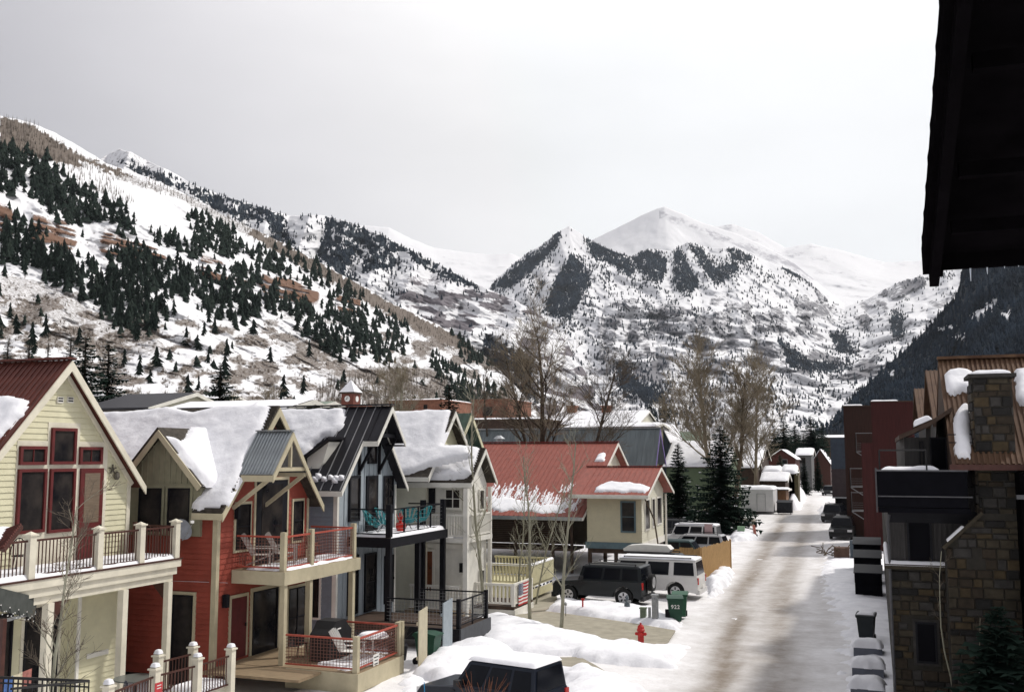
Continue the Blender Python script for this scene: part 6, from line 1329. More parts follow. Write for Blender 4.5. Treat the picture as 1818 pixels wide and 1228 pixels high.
# ================================================================ vehicles
def paint(name, c, r=.35, coat=.12): return mat(name, c, r, .06, 2, coat=coat, spec=.25)
TYRE = mat('tyre_rubber', (.012, .012, .012), .85, .2, 8); RIM = mat('alloy_rim', (.55, .55, .56), .35, .08, 6, metal=.7); CGL = mat('car_glass', (.006, .007, .010), .1, .2, 2, spec=.2)
LRED = mat('tail_lamp', (.40, .015, .012), .25, .1, 6, spec=.5); LWHT = mat('head_lamp', (.6, .6, .6), .15, .1, 6, spec=.6); BPL = mat('black_plastic', (.02, .02, .022), .6, .2, 6)
def vehicle(name, label, cat, loc, head, L, W, H, pm, style='suv', spare=False, snow=False, rails=True, far=False, box=False, wins=None, hood=.24, belt=.56, wheel=.37, rear=.06, wsx=None, low=BPL, group=None):
    """built nose along +X, then turned; every vehicle has body, cabin, panes, wheels (> tyre, rim), lamps, bumpers"""
    t = thing(name, label, cat, (0, 0, 0), group, local=True); w = W/2; zb = H*belt; R = wheel; gc = R*.62
    xr, xf = -L/2, L/2; xh = xf-L*hood; ax = (xr+L*.20, xf-L*.185)
    def arch(x): return [(x+R*1.22*cos(a), max(gc, R+R*1.22*sin(a))) for a in [pi*(1-i/8) for i in range(9)]]
    bottom = [(xr+.05, gc+.05)]+arch(ax[0])+arch(ax[1])+[(xf-.06, gc+.06)]
    hz = zb-.06 if style != 'sedan' else zb-.04
    top = [(xf-.01, gc+.28), (xf-.02, hz-.22), (xf-.14, hz-.06), (xh, zb), (xr+.03, zb+.01), (xr, zb-.2), (xr+.01, gc+.25)]
    poly = bottom+top; mb = MB(); n = len(poly); ys = [(-w+.0, .0), (-w+.05, -.0), (w-.05, -.0), (w, .0)]
    cxm, czm = 0, (zb+gc)/2
    def ring(y, s): return [((p[0]-cxm)*(1-s*.012)+cxm, y, (p[1]-czm)*(1-s*.07)+czm) for p in poly]
    rings = [ring(-w, 1), ring(-w+.07, 0), ring(w-.07, 0), ring(w, 1)]; vs = [v for r_ in rings for v in r_]
    fs = [(k*n+i, k*n+(i+1) % n, (k+1)*n+(i+1) % n, (k+1)*n+i) for k in range(3) for i in range(n)]
    fs = [f[::-1] for f in fs]; fs += [tuple(range(n)), tuple(range(3*n, 4*n))[::-1]]
    mb.add(vs, [f[::-1] for f in fs]); mb.build('body', pm, t)
    # cabin: belt ring and roof ring
    tr = {'suv': (.10, .30), 'box': (.06, .20), 'wagon': (.22, .55), 'sedan': (.45, .75), 'jeep': (.06, .40)}[style]
    bx0, bx1 = xr+rear, xh+.02; rx0, rx1 = xr+rear+tr[0], xh-tr[1]; wb, wr_ = w*.965, w*.80 if style != 'box' else w*.86; zt = H-.02
    A = [(bx0, -wb, zb-.02), (bx1, -wb, zb-.02), (bx1, wb, zb-.02), (bx0, wb, zb-.02)]; B = [(rx0, -wr_, zt-.07), (rx1, -wr_, zt-.07), (rx1, wr_, zt-.07), (rx0, wr_, zt-.07)]
    C_ = [(rx0+.12, -wr_+.1, zt), (rx1-.14, -wr_+.1, zt), (rx1-.14, wr_-.1, zt), (rx0+.12, wr_-.1, zt)]
    mb = MB().add(A+B+C_, [(i, (i+1) % 4, 4+(i+1) % 4, 4+i) for i in range(4)]+[(4+i, 4+(i+1) % 4, 8+(i+1) % 4, 8+i) for i in range(4)]+[(8, 9, 10, 11), (3, 2, 1, 0)]); cab = mb.build('cabin', pm, t)
    def side(s, u0, u1, v0=.10, v1=.90, sl0=0, sl1=0):
        def pt(u, v): 
            a = bx0+(bx1-bx0)*u; b = rx0+(rx1-rx0)*u; return (a+(b-a)*v, s*(wb+(wr_-wb)*v+.012), zb-.02+(zt-.05-zb)*v)
        P = [pt(u0, v0), pt(u1, v0), pt(u1+sl1, v1), pt(u0+sl0, v1)]; P2 = [(p[0], p[1]-s*.02, p[2]) for p in P]
        f = [(0,1,2,3), (7,6,5,4), (0,4,5,1), (1,5,6,2), (2,6,7,3), (3,7,4,0)]; f = f if s < 0 else [q[::-1] for q in f]
        return MB().add(P+P2, f)
    for (u0, u1) in (wins or ((.04, .30), (.335, .60), (.635, .97))):
        for s in (-1, 1): side(s, u0, u1).build('window', CGL, t)
    def endw(xa, za, xb, zb2, ya, yb, o):
        P = [(xa+o, -ya, za), (xa+o, ya, za), (xb+o, yb, zb2), (xb+o, -yb, zb2)]; P2 = [(p[0]-o*1.5, p[1], p[2]) for p in P]
        f = [(0,1,2,3), (7,6,5,4), (0,4,5,1), (1,5,6,2), (2,6,7,3), (3,7,4,0)]; return MB().add(P+P2, f if o > 0 else [q[::-1] for q in f])
    q = .1; endw(bx1+(rx1-bx1)*q, zb+(zt-.05-zb)*q, bx1+(rx1-bx1)*.92, zb+(zt-.05-zb)*.92, wb*.90, wr_*.92, .02).build('windscreen', CGL, t)
    endw(bx0+(rx0-bx0)*q, zb+(zt-.05-zb)*q, bx0+(rx0-bx0)*.9, zb+(zt-.05-zb)*.9, wb*.86, wr_*.88, -.02).build('rear_window', CGL, t)
    for x in ax:
        for s in (-1, 1):
            y0, y1 = s*(w-.22), s*(w+.01); wh = MB().tube((x, y0, R), (x, y1, R), R, R, 18).build('wheel', TYRE, t)
            if not far:
                MB().tube((x, y1, R), (x, y1+s*.012, R), R*.62, R*.60, 16).build('rim', RIM, wh)
                sp = MB()
                for k in range(5): a = 2*pi*k/5+.3; sp.bar((x+R*.2*cos(a), y1+s*.016, R+R*.2*sin(a)), (x+R*.52*cos(a), y1+s*.016, R+R*.52*sin(a)), R*.16, .01, up=(0, 1, 0))
                sp.build('rim_slot', BPL, wh)
    for s in (-1, 1):
        MB().box(xr-.015, xr+.10, s*(w-.02), s*(w-.20), zb-.36, zb-.04).build('tail_lamp', LRED, t); MB().box(xf-.16, xf+.008, s*(w-.03), s*(w-.40), hz-.30, hz-.12).build('head_lamp', LWHT, t)
        if not far: MB().box(xh-.30, xh-.12, s*(w+.02), s*(w+.18), zb+.02, zb+.18).build('mirror', low, t)
        if not far: mb = MB().box(xr+L*.45, xr+L*.48, s*(w+.002), s*(w+.02), zb-.14, zb-.10); mb.box(xr+L*.66, xr+L*.69, s*(w+.002), s*(w+.02), zb-.14, zb-.10); mb.build('door_handle', low, t)
    MB().box(xr-.06, xr+.12, -w*.96, w*.96, gc+.02, gc+.24).build('bumper', low if style != 'sedan' else pm, t); MB().box(xf-.12, xf+.05, -w*.96, w*.96, gc+.02, gc+.24).build('bumper', low if style != 'sedan' else pm, t)
    MB().box(xf-.05, xf+.012, -w*.52, w*.52, hz-.33, hz-.13).build('grille', BPL, t)
    MB().box(xr-.07, xr-.062, -.26, .26, gc+.3, gc+.44).build('number_plate', WPLA, t)
    if rails:
        mb = MB()
        for s in (-1, 1): mb.tube((rx0+.2, s*(wr_-.06), zt+.07), (rx1-.25, s*(wr_-.06), zt+.07), .022, .022, 5); mb.bar((rx0+.25, s*(wr_-.06), zt-.03), (rx0+.25, s*(wr_-.06), zt+.07), .04); mb.bar((rx1-.3, s*(wr_-.06), zt-.03), (rx1-.3, s*(wr_-.06), zt+.07), .04)
        mb.build('roof_rail', BPL, t)
    if spare: s_ = MB().tube((xr-.08, 0, zb-.1), (xr-.30, 0, zb-.1), .40, .40, 20).build('spare_wheel', TYRE, t); MB().tube((xr-.30, 0, zb-.1), (xr-.32, 0, zb-.1), .26, .22, 16).build('wheel_cover', RIM, s_)
    if snow:
        pl_ = (Vector((0, 0, zt)), Vector((1, 0, 0)), Vector((0, 1, 0))); patch(t, pl_, None, snow, .18, .06, int(L*10), uv=[(rx0+.02, -wr_+.02), (rx1+.02, -wr_+.02), (rx1+.02, wr_-.02), (rx0+.02, wr_-.02)], rag=.03, lump=.12)
    t.location = loc; t.rotation_euler = (0, 0, head); return t
NV = vehicle('parked_suv', 'dark navy boxy SUV with snow covered roof at the bottom of the picture', 'SUV', (-9.75, 25.35, 0), radians(167), 3.75, 1.66, 1.78, paint('navy_paint', (.010, .014, .024)), 'jeep', snow=.07, wins=((.05, .29), (.33, .62), (.66, .95)), hood=.33, wheel=.38, belt=.60, rails=False)
p0 = Vector((-12.1, 24.15, 1.0)); st = MB().path([(1.55, .9, 1.06), (1.5, .93, .7), (1.35, .97, .35)], .012); st.build('tie_down_strap', mat('blue_strap', (.03, .25, .5), .6, .1, 5), NV)
vehicle('parked_suv', 'black four wheel drive with spare wheel and silver rims in the driveway', 'SUV', (-12.6, 47.7, 0), radians(176), 4.5, 1.98, 1.88, paint('black_green_paint', (.010, .013, .015)), 'box', spare=True, wins=((.05, .30), (.34, .60), (.64, .95)), hood=.30, wheel=.42, belt=.62, rear=.05)
vehicle('parked_suv', 'large white SUV with dark windows behind the green bins', 'SUV', (-11.15, 50.9, 0), radians(178), 5.65, 2.02, 1.95, paint('white_car_paint', (.66, .65, .63)), 'suv', snow=.05, wins=((.03, .27), (.33, .60), (.63, .96)), hood=.23, wheel=.40, belt=.57, low=paint('white_trim', (.60, .59, .57)))
CB = vehicle('parked_suv', 'dark SUV carrying a snowy white rooftop cargo box', 'SUV', (-12.2, 54.6, 0), radians(178), 4.9, 1.92, 1.78, paint('dark_blue_black_paint', (.012, .016, .02)), 'wagon', wins=((.06, .30), (.34, .60), (.64, .95)))
pr = [(-1.25, 0), (-1.35, .14), (-1.15, .34), (.2, .38), (1.0, .30), (1.3, .12), (1.25, 0)]; mb = MB().prism([(x-.35, z+1.86) for x, z in pr], -.42, .42, 'y'); mb.build('cargo_box', WPLA, CB)
MB().box(-1.55, .9, -.5, .5, 1.80, 1.855).build('cargo_rack', BPL, CB)
vehicle('parked_car', 'dark teal car squeezed between the wooden fence and the silver wagon', 'car', (-13.4, 67.3, 0), radians(178), 4.6, 1.8, 1.5, paint('dark_teal_paint', (.015, .04, .042)), 'sedan', rails=False)
vehicle('station_wagon', 'silver station wagon with red tail lamp backed toward the street', 'station wagon', (-12.3, 71.9, 0), radians(176), 4.75, 1.84, 1.56, paint('silver_paint', (.36, .36, .37), .3), 'wagon', low=paint('silver_trim', (.3, .3, .31)), wins=((.06, .30), (.33, .60), (.63, .93)))
vehicle('parked_suv', 'light silver SUV with roof rack beyond the station wagon', 'SUV', (-13.6, 77.6, 0), radians(176), 4.7, 1.86, 1.86, paint('light_silver_paint', (.50, .50, .50), .3), 'suv', snow=.05, low=paint('silver_trim2', (.45, .45, .45)))
vehicle('parked_car', 'dark car half hidden under the spruce boughs', 'car', (-17.6, 86.5, 0), radians(176), 4.7, 1.85, 1.65, paint('dark_grey_car', (.02, .022, .024)), 'wagon', far=True)
vehicle('pickup_truck', 'beige truck nosing out from behind the biggest spruce', 'truck', (-13.6, 99.4, 0), radians(4), 5.2, 1.95, 1.85, paint('beige_car_paint', (.34, .31, .25)), 'suv', far=True, rails=False)
vehicle('parked_car', 'nearest black car parked nose to camera on the right side of the street', 'car', (-2.85, 91.8, 0), radians(-93), 4.8, 1.9, 1.85, paint('black_car_a', (.012, .013, .014)), 'suv', far=True)
vehicle('parked_car', 'second black SUV beyond the nearest one on the right side', 'SUV', (-4.45, 114.5, 0), radians(-96), 4.8, 1.95, 1.9, paint('black_car_b', (.014, .014, .016)), 'suv', far=True)
vehicle('parked_car', 'black car parked farther up the right side beside the mauve wall', 'car', (-8.0, 190, 0), radians(-96), 4.8, 1.95, 1.75, paint('black_car_c', (.014, .016, .016)), 'suv', far=True)
q = atZ(1446, 849, 0); vehicle('parked_car', 'tiny dark car at the far end of the street beside the snow bank', 'car', (q[0], q[1], 0), radians(-95), 4.8, 1.9, 1.7, paint('black_car_d', (.02, .02, .022)), 'suv', far=True)
# ================================================================ street things
def text_obj(s, size, m, parent, loc, rot, name='lettering'):
    cu = bpy.data.curves.new(name, 'FONT'); cu.body = s; cu.size = size; cu.extrude = .004; cu.align_x = 'CENTER'; cu.align_y = 'CENTER'; cu.space_character = 1.15; cu.offset = size*.02
    tmp = bpy.data.objects.new('tmp', cu); COL.objects.link(tmp); dg = bpy.context.evaluated_depsgraph_get(); me = bpy.data.meshes.new_from_object(tmp.evaluated_get(dg)); bpy.data.objects.remove(tmp); me.name = name
    me.materials.clear(); me.materials.append(m); o = bpy.data.objects.new(name, me); COL.objects.link(o); o.parent = parent; o.location = loc; o.rotation_euler = rot; return o
def wheelie_bin(label, loc, rot, m, txt=None, h=1.07, name='wheelie_bin', group=None):
    t = thing(name, label, 'bin', (0, 0, 0), group, local=True); w0, w1, d0, d1 = .24, .31, .27, .37
    V = [(-w0, -d0, .06), (w0, -d0, .06), (w0, d0, .06), (-w0, d0, .06), (-w1, -d1, h-.1), (w1, -d1, h-.1), (w1, d1, h-.1), (-w1, d1, h-.1)]
    MB().add(V, [(3,2,1,0),(4,5,6,7),(0,1,5,4),(1,2,6,5),(2,3,7,6),(3,0,4,7)]).box(-w1-.025, w1+.025, -d1-.025, d1+.025, h-.14, h-.095).build('bin_body', m, t)
    mb = MB().prism([(-d1-.05, h-.094), (-d1-.05, h-.05), (-.1, h+.01), (d1, h+.01), (d1+.06, h-.03), (d1+.06, h-.094)], -w1-.035, w1+.035, 'x'); mb.build('lid', m, t)
    MB().tube((-w1, d1+.09, h-.10), (w1, d1+.09, h-.10), .018, .018, 6).build('handle', m, t)
    for s in (-1, 1): MB().tube((s*.22, d0+.05, .13), (s*.29, d0+.05, .13), .13, .13, 12).build('wheel', BLK, t)
    if txt: text_obj(txt, .22, WPLA, t, (0, -d0-.085, h*.62), (pi/2-.10, 0, 0))
    t.location = loc; t.rotation_euler = (0, 0, rot); return t
GRB = mat('green_bin_plastic', (.012, .055, .032), .5, .12, 4); GRB2 = mat('green_bin_plastic_faded', (.02, .085, .045), .5, .12, 4)
wheelie_bin('front green wheelie bin marked 922 beside the white SUV', (-8.2, 42.9, .05), radians(14), GRB, '922'); wheelie_bin('second green wheelie bin behind the one marked 922', (-8.22, 44.2, .05), radians(8), GRB2)
bk = wheelie_bin('dark wheelie bin standing in snow by the right wall', (-.55, 41.0, .02), radians(-6), mat('dark_bin_plastic', (.012, .017, .02), .5, .12, 4))
patch(bk, (Vector((0, 0, 1.08)), GP[1], GP[2]), None, .03, .1, .05, 4, uv=[(-.28, -.3), (.28, -.3), (.28, .3), (-.28, .3)], rag=.03)
p = atZ(1138, 1146, 0); hy = thing('fire_hydrant', 'red fire hydrant at the end of the concrete driveway', 'fire hydrant', p)
RH = mat('hydrant_red', (.42, .022, .018), .45, .15, 8); c_ = (p[0], p[1], .0)
MB().lathe(c_, [(.17, .02), (.17, .07), (.115, .09), (.115, .52), (.15, .54), (.15, .60), (.13, .62), (.12, .70), (.07, .77), (.03, .79)], 14).build('barrel', RH, hy)
MB().lathe((p[0], p[1], .79), [(.035, 0), (.035, .05)], 6).build('top_nut', RH, hy)
for d, r in (((1, 0, 0), .06), ((-1, 0, 0), .06), ((0, -1, 0), .085)): v = Vector(d); MB().tube(Vector(c_)+Vector((0, 0, .44))+v*.10, Vector(c_)+Vector((0, 0, .44))+v*.20, r, r, 10).tube(Vector(c_)+Vector((0, 0, .44))+v*.20, Vector(c_)+Vector((0, 0, .44))+v*.22, r*.5, r*.5, 6).build('outlet_cap', RH, hy)
GVP = mat('grey_green_box', (.16, .20, .14), .6, .15, 5)
def pedestal(label, p, w, d, h, m, name='utility_box', cat='utility box', cap=True, meter=False):
    t = thing(name, label, cat, p); MB().box(p[0]-w/2, p[0]+w/2, p[1]-d/2, p[1]+d/2, p[2]-.2, p[2]+h).build('box_body', m, t)
    if cap: MB().box(p[0]-w/2-.03, p[0]+w/2+.03, p[1]-d/2-.03, p[1]+d/2+.03, p[2]+h+.001, p[2]+h+.05).build('box_cap', m, t)
    MB().box(p[0]-w*.38, p[0]+w*.38, p[1]-d/2-.015, p[1]-d/2-.001, p[2]+h*.15, p[2]+h*.55).build('box_door', m, t)
    if meter: MB().tube((p[0], p[1]-d/2-.001, p[2]+h*.8), (p[0], p[1]-d/2-.12, p[2]+h*.8), .09, .08, 12).build('meter', GALV, t)
    return t
pedestal('tall grey electric meter pedestal left of the green bins', (-8.9, 42.2, .25), .24, .22, .95, GALV, meter=True)
pedestal('small olive green utility box in the snow bank', (-9.45, 42.4, .25), .24, .22, .36, GVP); pedestal('little dark box on a stake between the pedestal and the bins', (-8.45, 42.6, .3), .2, .12, .3, BLK, cap=False); pedestal('narrow grey box beside the tall meter pedestal', (-9.15, 42.25, .25), .10, .12, .45, GALV, cap=False)
t = thing('standpipe', 'grey standpipe with side valve in front of the black four wheel drive', 'standpipe', (-10.6, 44.3, .2)); MB().lathe((-10.6, 44.3, .2), [(.14, 0), (.13, .3), (.08, .34), (.06, .62), (.02, .68)], 12).build('pipe_body', mat('slate_metal', (.12, .14, .16), .5, .15, 5), t); MB().tube((-10.6, 44.3, .6), (-10.42, 44.2, .62), .06, .05, 8).build('side_valve', GALV, t)
t = thing('marker_post', 'short red marker post in the snow bank near the black four wheel drive', 'post', (-12.5, 43.8, .2)); MB().box(-12.53, -12.47, 43.77, 43.83, .1, .62).build('stake', RH, t); MB().box(-12.57, -12.43, 43.76, 43.84, .62, .70).build('post_cap', RH, t)
t = thing('path_light', 'small black path light on a stake in the snow', 'lamp', (-12.9, 42.5, .2)); MB().tube((-12.9, 42.5, .1), (-12.9, 42.5, .55), .015).build('stake', IRON, t); MB().lathe((-12.9, 42.5, .55), [(.05, 0), (.06, .1), (.02, .15)], 8).build('lamp_head', GALV, t)
p = atZ(1316, 951, 0); pedestal('pale green electrical box in the snow below the biggest spruce', (p[0], p[1], 0), .6, .5, .85, mat('pale_green_box', (.22, .34, .22), .6, .1, 3), cap=False)
p = atZ(1341, 952, 0); t = thing('traffic_barrel', 'leaning orange and white marker beside the beige truck', 'marker', p); MB().tube((p[0], p[1], 0), (p[0]-.12, p[1], 1.0), .14, .12, 8).build('tube', mat('faded_orange', (.42, .16, .12), .6, .2, 3), t); MB().tube((p[0], p[1], 0), (p[0], p[1], .2), .2, .2, 8).build('foot', BLK, t)
p = atZ(1259, 985, 0); t = thing('street_sign', 'pinkish rectangular sign on a dark pole beside the silver wagon', 'sign', p); zt = atY(1259, 930, p[1])[2]; MB().tube((p[0], p[1], 0), (p[0], p[1], zt), .035).build('pole', IRON, t); MB().box(p[0]-.28, p[0]+.28, p[1]-.03, p[1]-.06, zt-.85, zt).build('sign_plate', mat('faded_pink_sign', (.52, .36, .36), .6, .08, 4), t)
# ---- house 4 porch, flag, yellow deck
po = thing('front_porch', 'white railed front porch draped with a flag beside the aspens', 'porch', (-16, 43.2, 0)); PX1, PY0, PY1 = -15.1, 42.0, 44.5
MB().box(-17.2, PX1, PY0, PY1, .30, .45).build('porch_floor', DWOOD, po); MB().box(-17.2, PX1-.02, PY0+.02, PY1, 0, .299).build('skirt', WHT, po); MB().box(PX1, PX1+.05, PY0-.03, PY1, .0, .33).build('skirt_board', WHT, po)
for x, y in ((PX1-.06, PY0+.06), (PX1-.06, PY1-.06), (-17.0, PY0+.06)): post(po, x, y, .45, 1.42, .14, WHT, False)
for a, b in (((-17.0, PY0+.06), (PX1-.06, PY0+.06)), ((PX1-.06, PY0+.06), (PX1-.06, PY1-.06))): p, q = (*a, .45), (*b, .45); rail(po, p, q, .92, WHT, .10, .12); baluster_run(po, p, q, .9, .17, WHT, .07)
fl = thing('flag', 'United States flag hanging on the white porch rail', 'flag', (PX1+.03, 43.4, 1)); FR = mat('flag_red', (.42, .035, .035), .8, .1, 5); FW = mat('flag_white', (.72, .68, .66), .8, .05, 5); FB_ = mat('flag_blue', (.05, .075, .14), .8, .1, 5)
fy0, fy1, fz0, fz1 = 42.5, 44.1, .42, 1.36
def fo(y): return PX1+.04+.02*sin(y*9)
for s in range(13):
    za = fz1-(fz1-fz0)*s/13; zb_ = fz1-(fz1-fz0)*(s+1)/13; ya = fy0+(.40*(fy1-fy0) if s < 7 else 0); mb = MB(); yy = np.linspace(ya, fy1, 9)
    for a, b in zip(yy[:-1], yy[1:]): mb.add([(fo(a), a, zb_), (fo(b), b, zb_), (fo(b), b, za), (fo(a), a, za)], [(0,1,2,3)])
    mb.build('stripe', FW if s % 2 else FR, fl)
mb = MB(); yy = np.linspace(fy0, fy0+.40*(fy1-fy0), 5); zc_ = fz1-(fz1-fz0)*7/13
for a, b in zip(yy[:-1], yy[1:]): mb.add([(fo(a), a, zc_), (fo(b), b, zc_), (fo(b), b, fz1), (fo(a), a, fz1)], [(0,1,2,3)])
cn = mb.build('canton', FB_, fl); mb = MB()
for r in range(9):
    for c in range(6 if r % 2 == 0 else 5): y = fy0+.05+.10*(c+(0 if r % 2 == 0 else .5)); z = fz1-.05-.053*r; mb.bar((fo(y)+.004, y-.014, z), (fo(y)+.004, y+.014, z), .004, .028)
mb.build('stars', FW, cn, kind='stuff')
YD = mat('yellow_deck_paint', (.50, .46, .29), .7, .1, 4); yd = thing('yellow_deck', 'pale yellow railed deck with snow behind the white porch', 'deck', (-17, 47.5, 0)); EX = -15.75
MB().box(-19, EX, 45.9, 49.6, .75, .88).build('deck_floor', YD, yd); MB().box(EX, EX+.05, 45.85, 49.65, .88, 1.80).build('side_panel', YD, yd); MB().box(EX, EX+.05, 45.85, 49.65, .25, .62).build('skirt_board', YD, yd); MB().box(-19, EX-.001, 45.85, 45.899, .1, .75).build('skirt_board', YD, yd)
for k in range(6): MB().box(EX+.051, EX+.06, 46.1+k*.58, 46.45+k*.58, .66, .74).build('slot', BLK, yd)
for x, y in ((EX-.05, 45.95), (EX-.05, 49.55), (-18.6, 45.95)): post(yd, x, y, .88, 1.86, .14, YD, False)
for y in (45.95, 49.55): p, q = (-18.9, y, .88), (EX-.05, y, .88); rail(yd, p, q, .92, YD, .10, .12); baluster_run(yd, p, q, .9, .17, YD, .07)
patch(yd, (Vector((0, 0, 1.8)), GP[1], GP[2]), None, .06, .04, .03, 5, uv=[(-18.9, 45.9), (EX+.05, 45.9), (EX+.05, 49.6), (EX-.1, 49.6), (EX-.1, 46.02), (-18.9, 46.02)], rag=.01)
# ---- screens and bins between houses 2 and 3
for (x, y0, y1, m, lab) in ((-14.25, 30.35, 31.0, mat('tan_screen', (.50, .45, .33), .7, .08, 4), 'tall tan board screen at the end of the red house deck'), (-14.25, 32.3, 33.1, mat('blue_screen', (.30, .34, .37), .7, .08, 4), 'tall light grey board screen beside the blue grey house deck')):
    t = thing('privacy_screen', lab, 'screen', (x, y0, 0)); n = 5
    for k in range(n): a = y0+(y1-y0)*k/n; MB().box(x, x+.04, a+.004, a+(y1-y0)/n-.004, .05, 1.95+.02*k).build('plank', m, t)
    MB().box(x-.06, x-.001, y0, y1, .4, .5).box(x-.06, x-.001, y0, y1, 1.5, 1.6).build('cross_rail', m, t)
wheelie_bin('green wheelie bin tucked between the tan and grey screens', (-14.5, 31.7, 0), radians(90), GRB)
gs = thing('shrub', 'dark leafless shrub in a planter between the red and blue decks', 'shrub', (-15.8, 32.0, .6)); MB().lathe((-15.8, 32.0, 0), [(.3, 0), (.36, .5), (.33, .55)], 12).build('pot', BLK, gs); mb = MB(); rr = random.Random(7)
for k in range(90): a = rr.random()*6.28; r = rr.uniform(.1, .6); mb.tube((-15.8, 32.0, .5), (-15.8+r*cos(a), 32+r*sin(a), .6+rr.uniform(.2, .8)), .008, .003, 3, False)
mb.build('twigs', TWIGD, gs, kind='stuff')
# ---- furniture
def adirondack(label, loc, rot, m, group=None):
    t = thing('deck_chair', label, 'chair', (0, 0, 0), group, local=True)
    for k in range(5): y = -.22+.11*k; MB().bar((-.25, y, .34), (-.62, y*1.15, 1.02-.02*abs(k-2)), .095, .02, up=(0, 1, 0)).build('back_slat', m, t)
    for k in range(5): MB().box(-.22+.11*k, -.13+.11*k, -.27, .27, .34-.0, .36).build('seat_slat', m, t)
    for s in (-1, 1): MB().box(-.35, .38, s*.30, s*.42, .56, .585).build('arm_rest', m, t); MB().box(.28, .34, s*.33, s*.38, 0, .56).build('leg', m, t); MB().bar((-.45, s*.28, .03), (.3, s*.28, .34), .03, .09, up=(0, 1, 0)).build('leg', m, t)
    t.location = loc; t.rotation_euler = (0, 0, rot); return t
CH = mat('weathered_chair', (.40, .36, .33), .7, .15, 8)
adirondack('left weathered reclining wooden chair on the red house balcony', (-18.75, 28.05, DZ2+.08), radians(25), CH); adirondack('right weathered reclining wooden chair on the red house balcony', (-18.3, 28.75, DZ2+.08), radians(25), CH)
adirondack('white plastic armchair on the lower deck of the red house', (-15.75, 28.6, LZ+.02), radians(10), WPLA)
t = thing('round_table', 'round table covered with snow beside the white armchair', 'table', (-15.4, 29.4, LZ)); MB().tube((-15.4, 29.4, LZ), (-15.4, 29.4, LZ+.68), .04).build('table_leg', WPLA, t); MB().lathe((-15.4, 29.4, LZ+.68), [(.5, 0), (.52, .02), (.5, .04)], 20).build('table_top', WPLA, t)
patch(t, (Vector((-15.4, 29.4, LZ+.72)), GP[1], GP[2]), None, .12, .15, .04, 3, uv=[(.47*cos(a*.52), .47*sin(a*.52)) for a in range(12)], rag=.02)
gr = thing('covered_grill', 'barbecue grill under a black cover on the lower deck', 'grill', (-16.7, 29.0, LZ)); mb = MB().prism([(28.3, LZ+.02), (29.7, LZ+.02), (29.72, LZ+.85), (29.5, LZ+1.0), (29.3, LZ+1.22), (28.7, LZ+1.22), (28.5, LZ+1.0), (28.28, LZ+.85)], -17.05, -16.35, 'x'); mb.build('cover', mat('black_cover', (.012, .012, .014), .55, .2, 5), gr); MB().box(-16.349, -16.34, 28.8, 29.0, LZ+.95, LZ+.99).build('tag', WPLA, gr)
def wire_chair(label, loc, rot, m, kind='acapulco'):
    t = thing('woven_chair', label, 'chair', (0, 0, 0), local=True); rim = []; n = 22
    for i in range(n+1): a = 2*pi*i/n; rim.append(Vector((.36*cos(a)*1.0-.06, .40*sin(a), .62-.30*cos(a)+.02)))
    c = Vector((-.05, 0, .30)); mb = MB().path(rim, .014, 6); mb.build('rim', m, t); mb = MB()
    ring_ = [c+Vector((.10*cos(2*pi*i/n), .10*sin(2*pi*i/n), .02)) for i in range(n+1)]
    for i in range(n):
        mid_ = (rim[i]+ring_[i])/2-Vector((0, 0, .10)); mb.tube(rim[i], mid_, .006, .006, 3, False).tube(mid_, ring_[i], .006, .006, 3, False)
        mb.add([rim[i], rim[i+1], (rim[i+1]+ring_[i+1])/2-Vector((0, 0, .11)), mid_-Vector((0, 0, .01))], [(0,1,2,3)]) if i % 2 == 0 else None
        mb.add([mid_-Vector((0, 0, .01)), (rim[i+1]+ring_[i+1])/2-Vector((0, 0, .11)), ring_[i+1], ring_[i]], [(0,1,2,3)])
    mb.build('woven_seat', m, t)
    for a in (.5, 2.6, 3.7, 5.8): MB().tube(c+Vector((0, 0, 0)), (.30*cos(a), .30*sin(a), 0), .01).build('leg', IRON, t)
    t.location = loc; t.rotation_euler = (0, 0, rot); return t
for k, (y, x, r, lab) in enumerate(((35.35, -18.6, 20, 'leftmost teal woven chair on the black balcony'), (36.3, -18.55, 10, 'second teal woven chair from the left on the black balcony'), (37.7, -18.2, 120, 'teal woven chair right of the red pot on the black balcony'), (38.5, -17.95, 170, 'rightmost teal woven chair on the black balcony'))): wire_chair(lab, (x, y, DZ3+.1), radians(r), AQUA)
t = thing('flower_pot', 'bright red pot between the teal chairs on the black balcony', 'pot', (-17.95, 36.5, DZ3+.1)); MB().lathe((-17.95, 36.5, DZ3+.1), [(.13, 0), (.20, .18), (.19, .34), (.16, .36)], 12).build('pot_body', REDP, t); mb = MB()
for k in range(7): mb.tube((-17.95, 36.5, DZ3+.4), (-17.95+.12*cos(k), 36.5-.12-.12*sin(k*2), DZ3+.75+.05*(k % 3)), .03, .015, 5)
mb.build('red_stems', REDP, t)
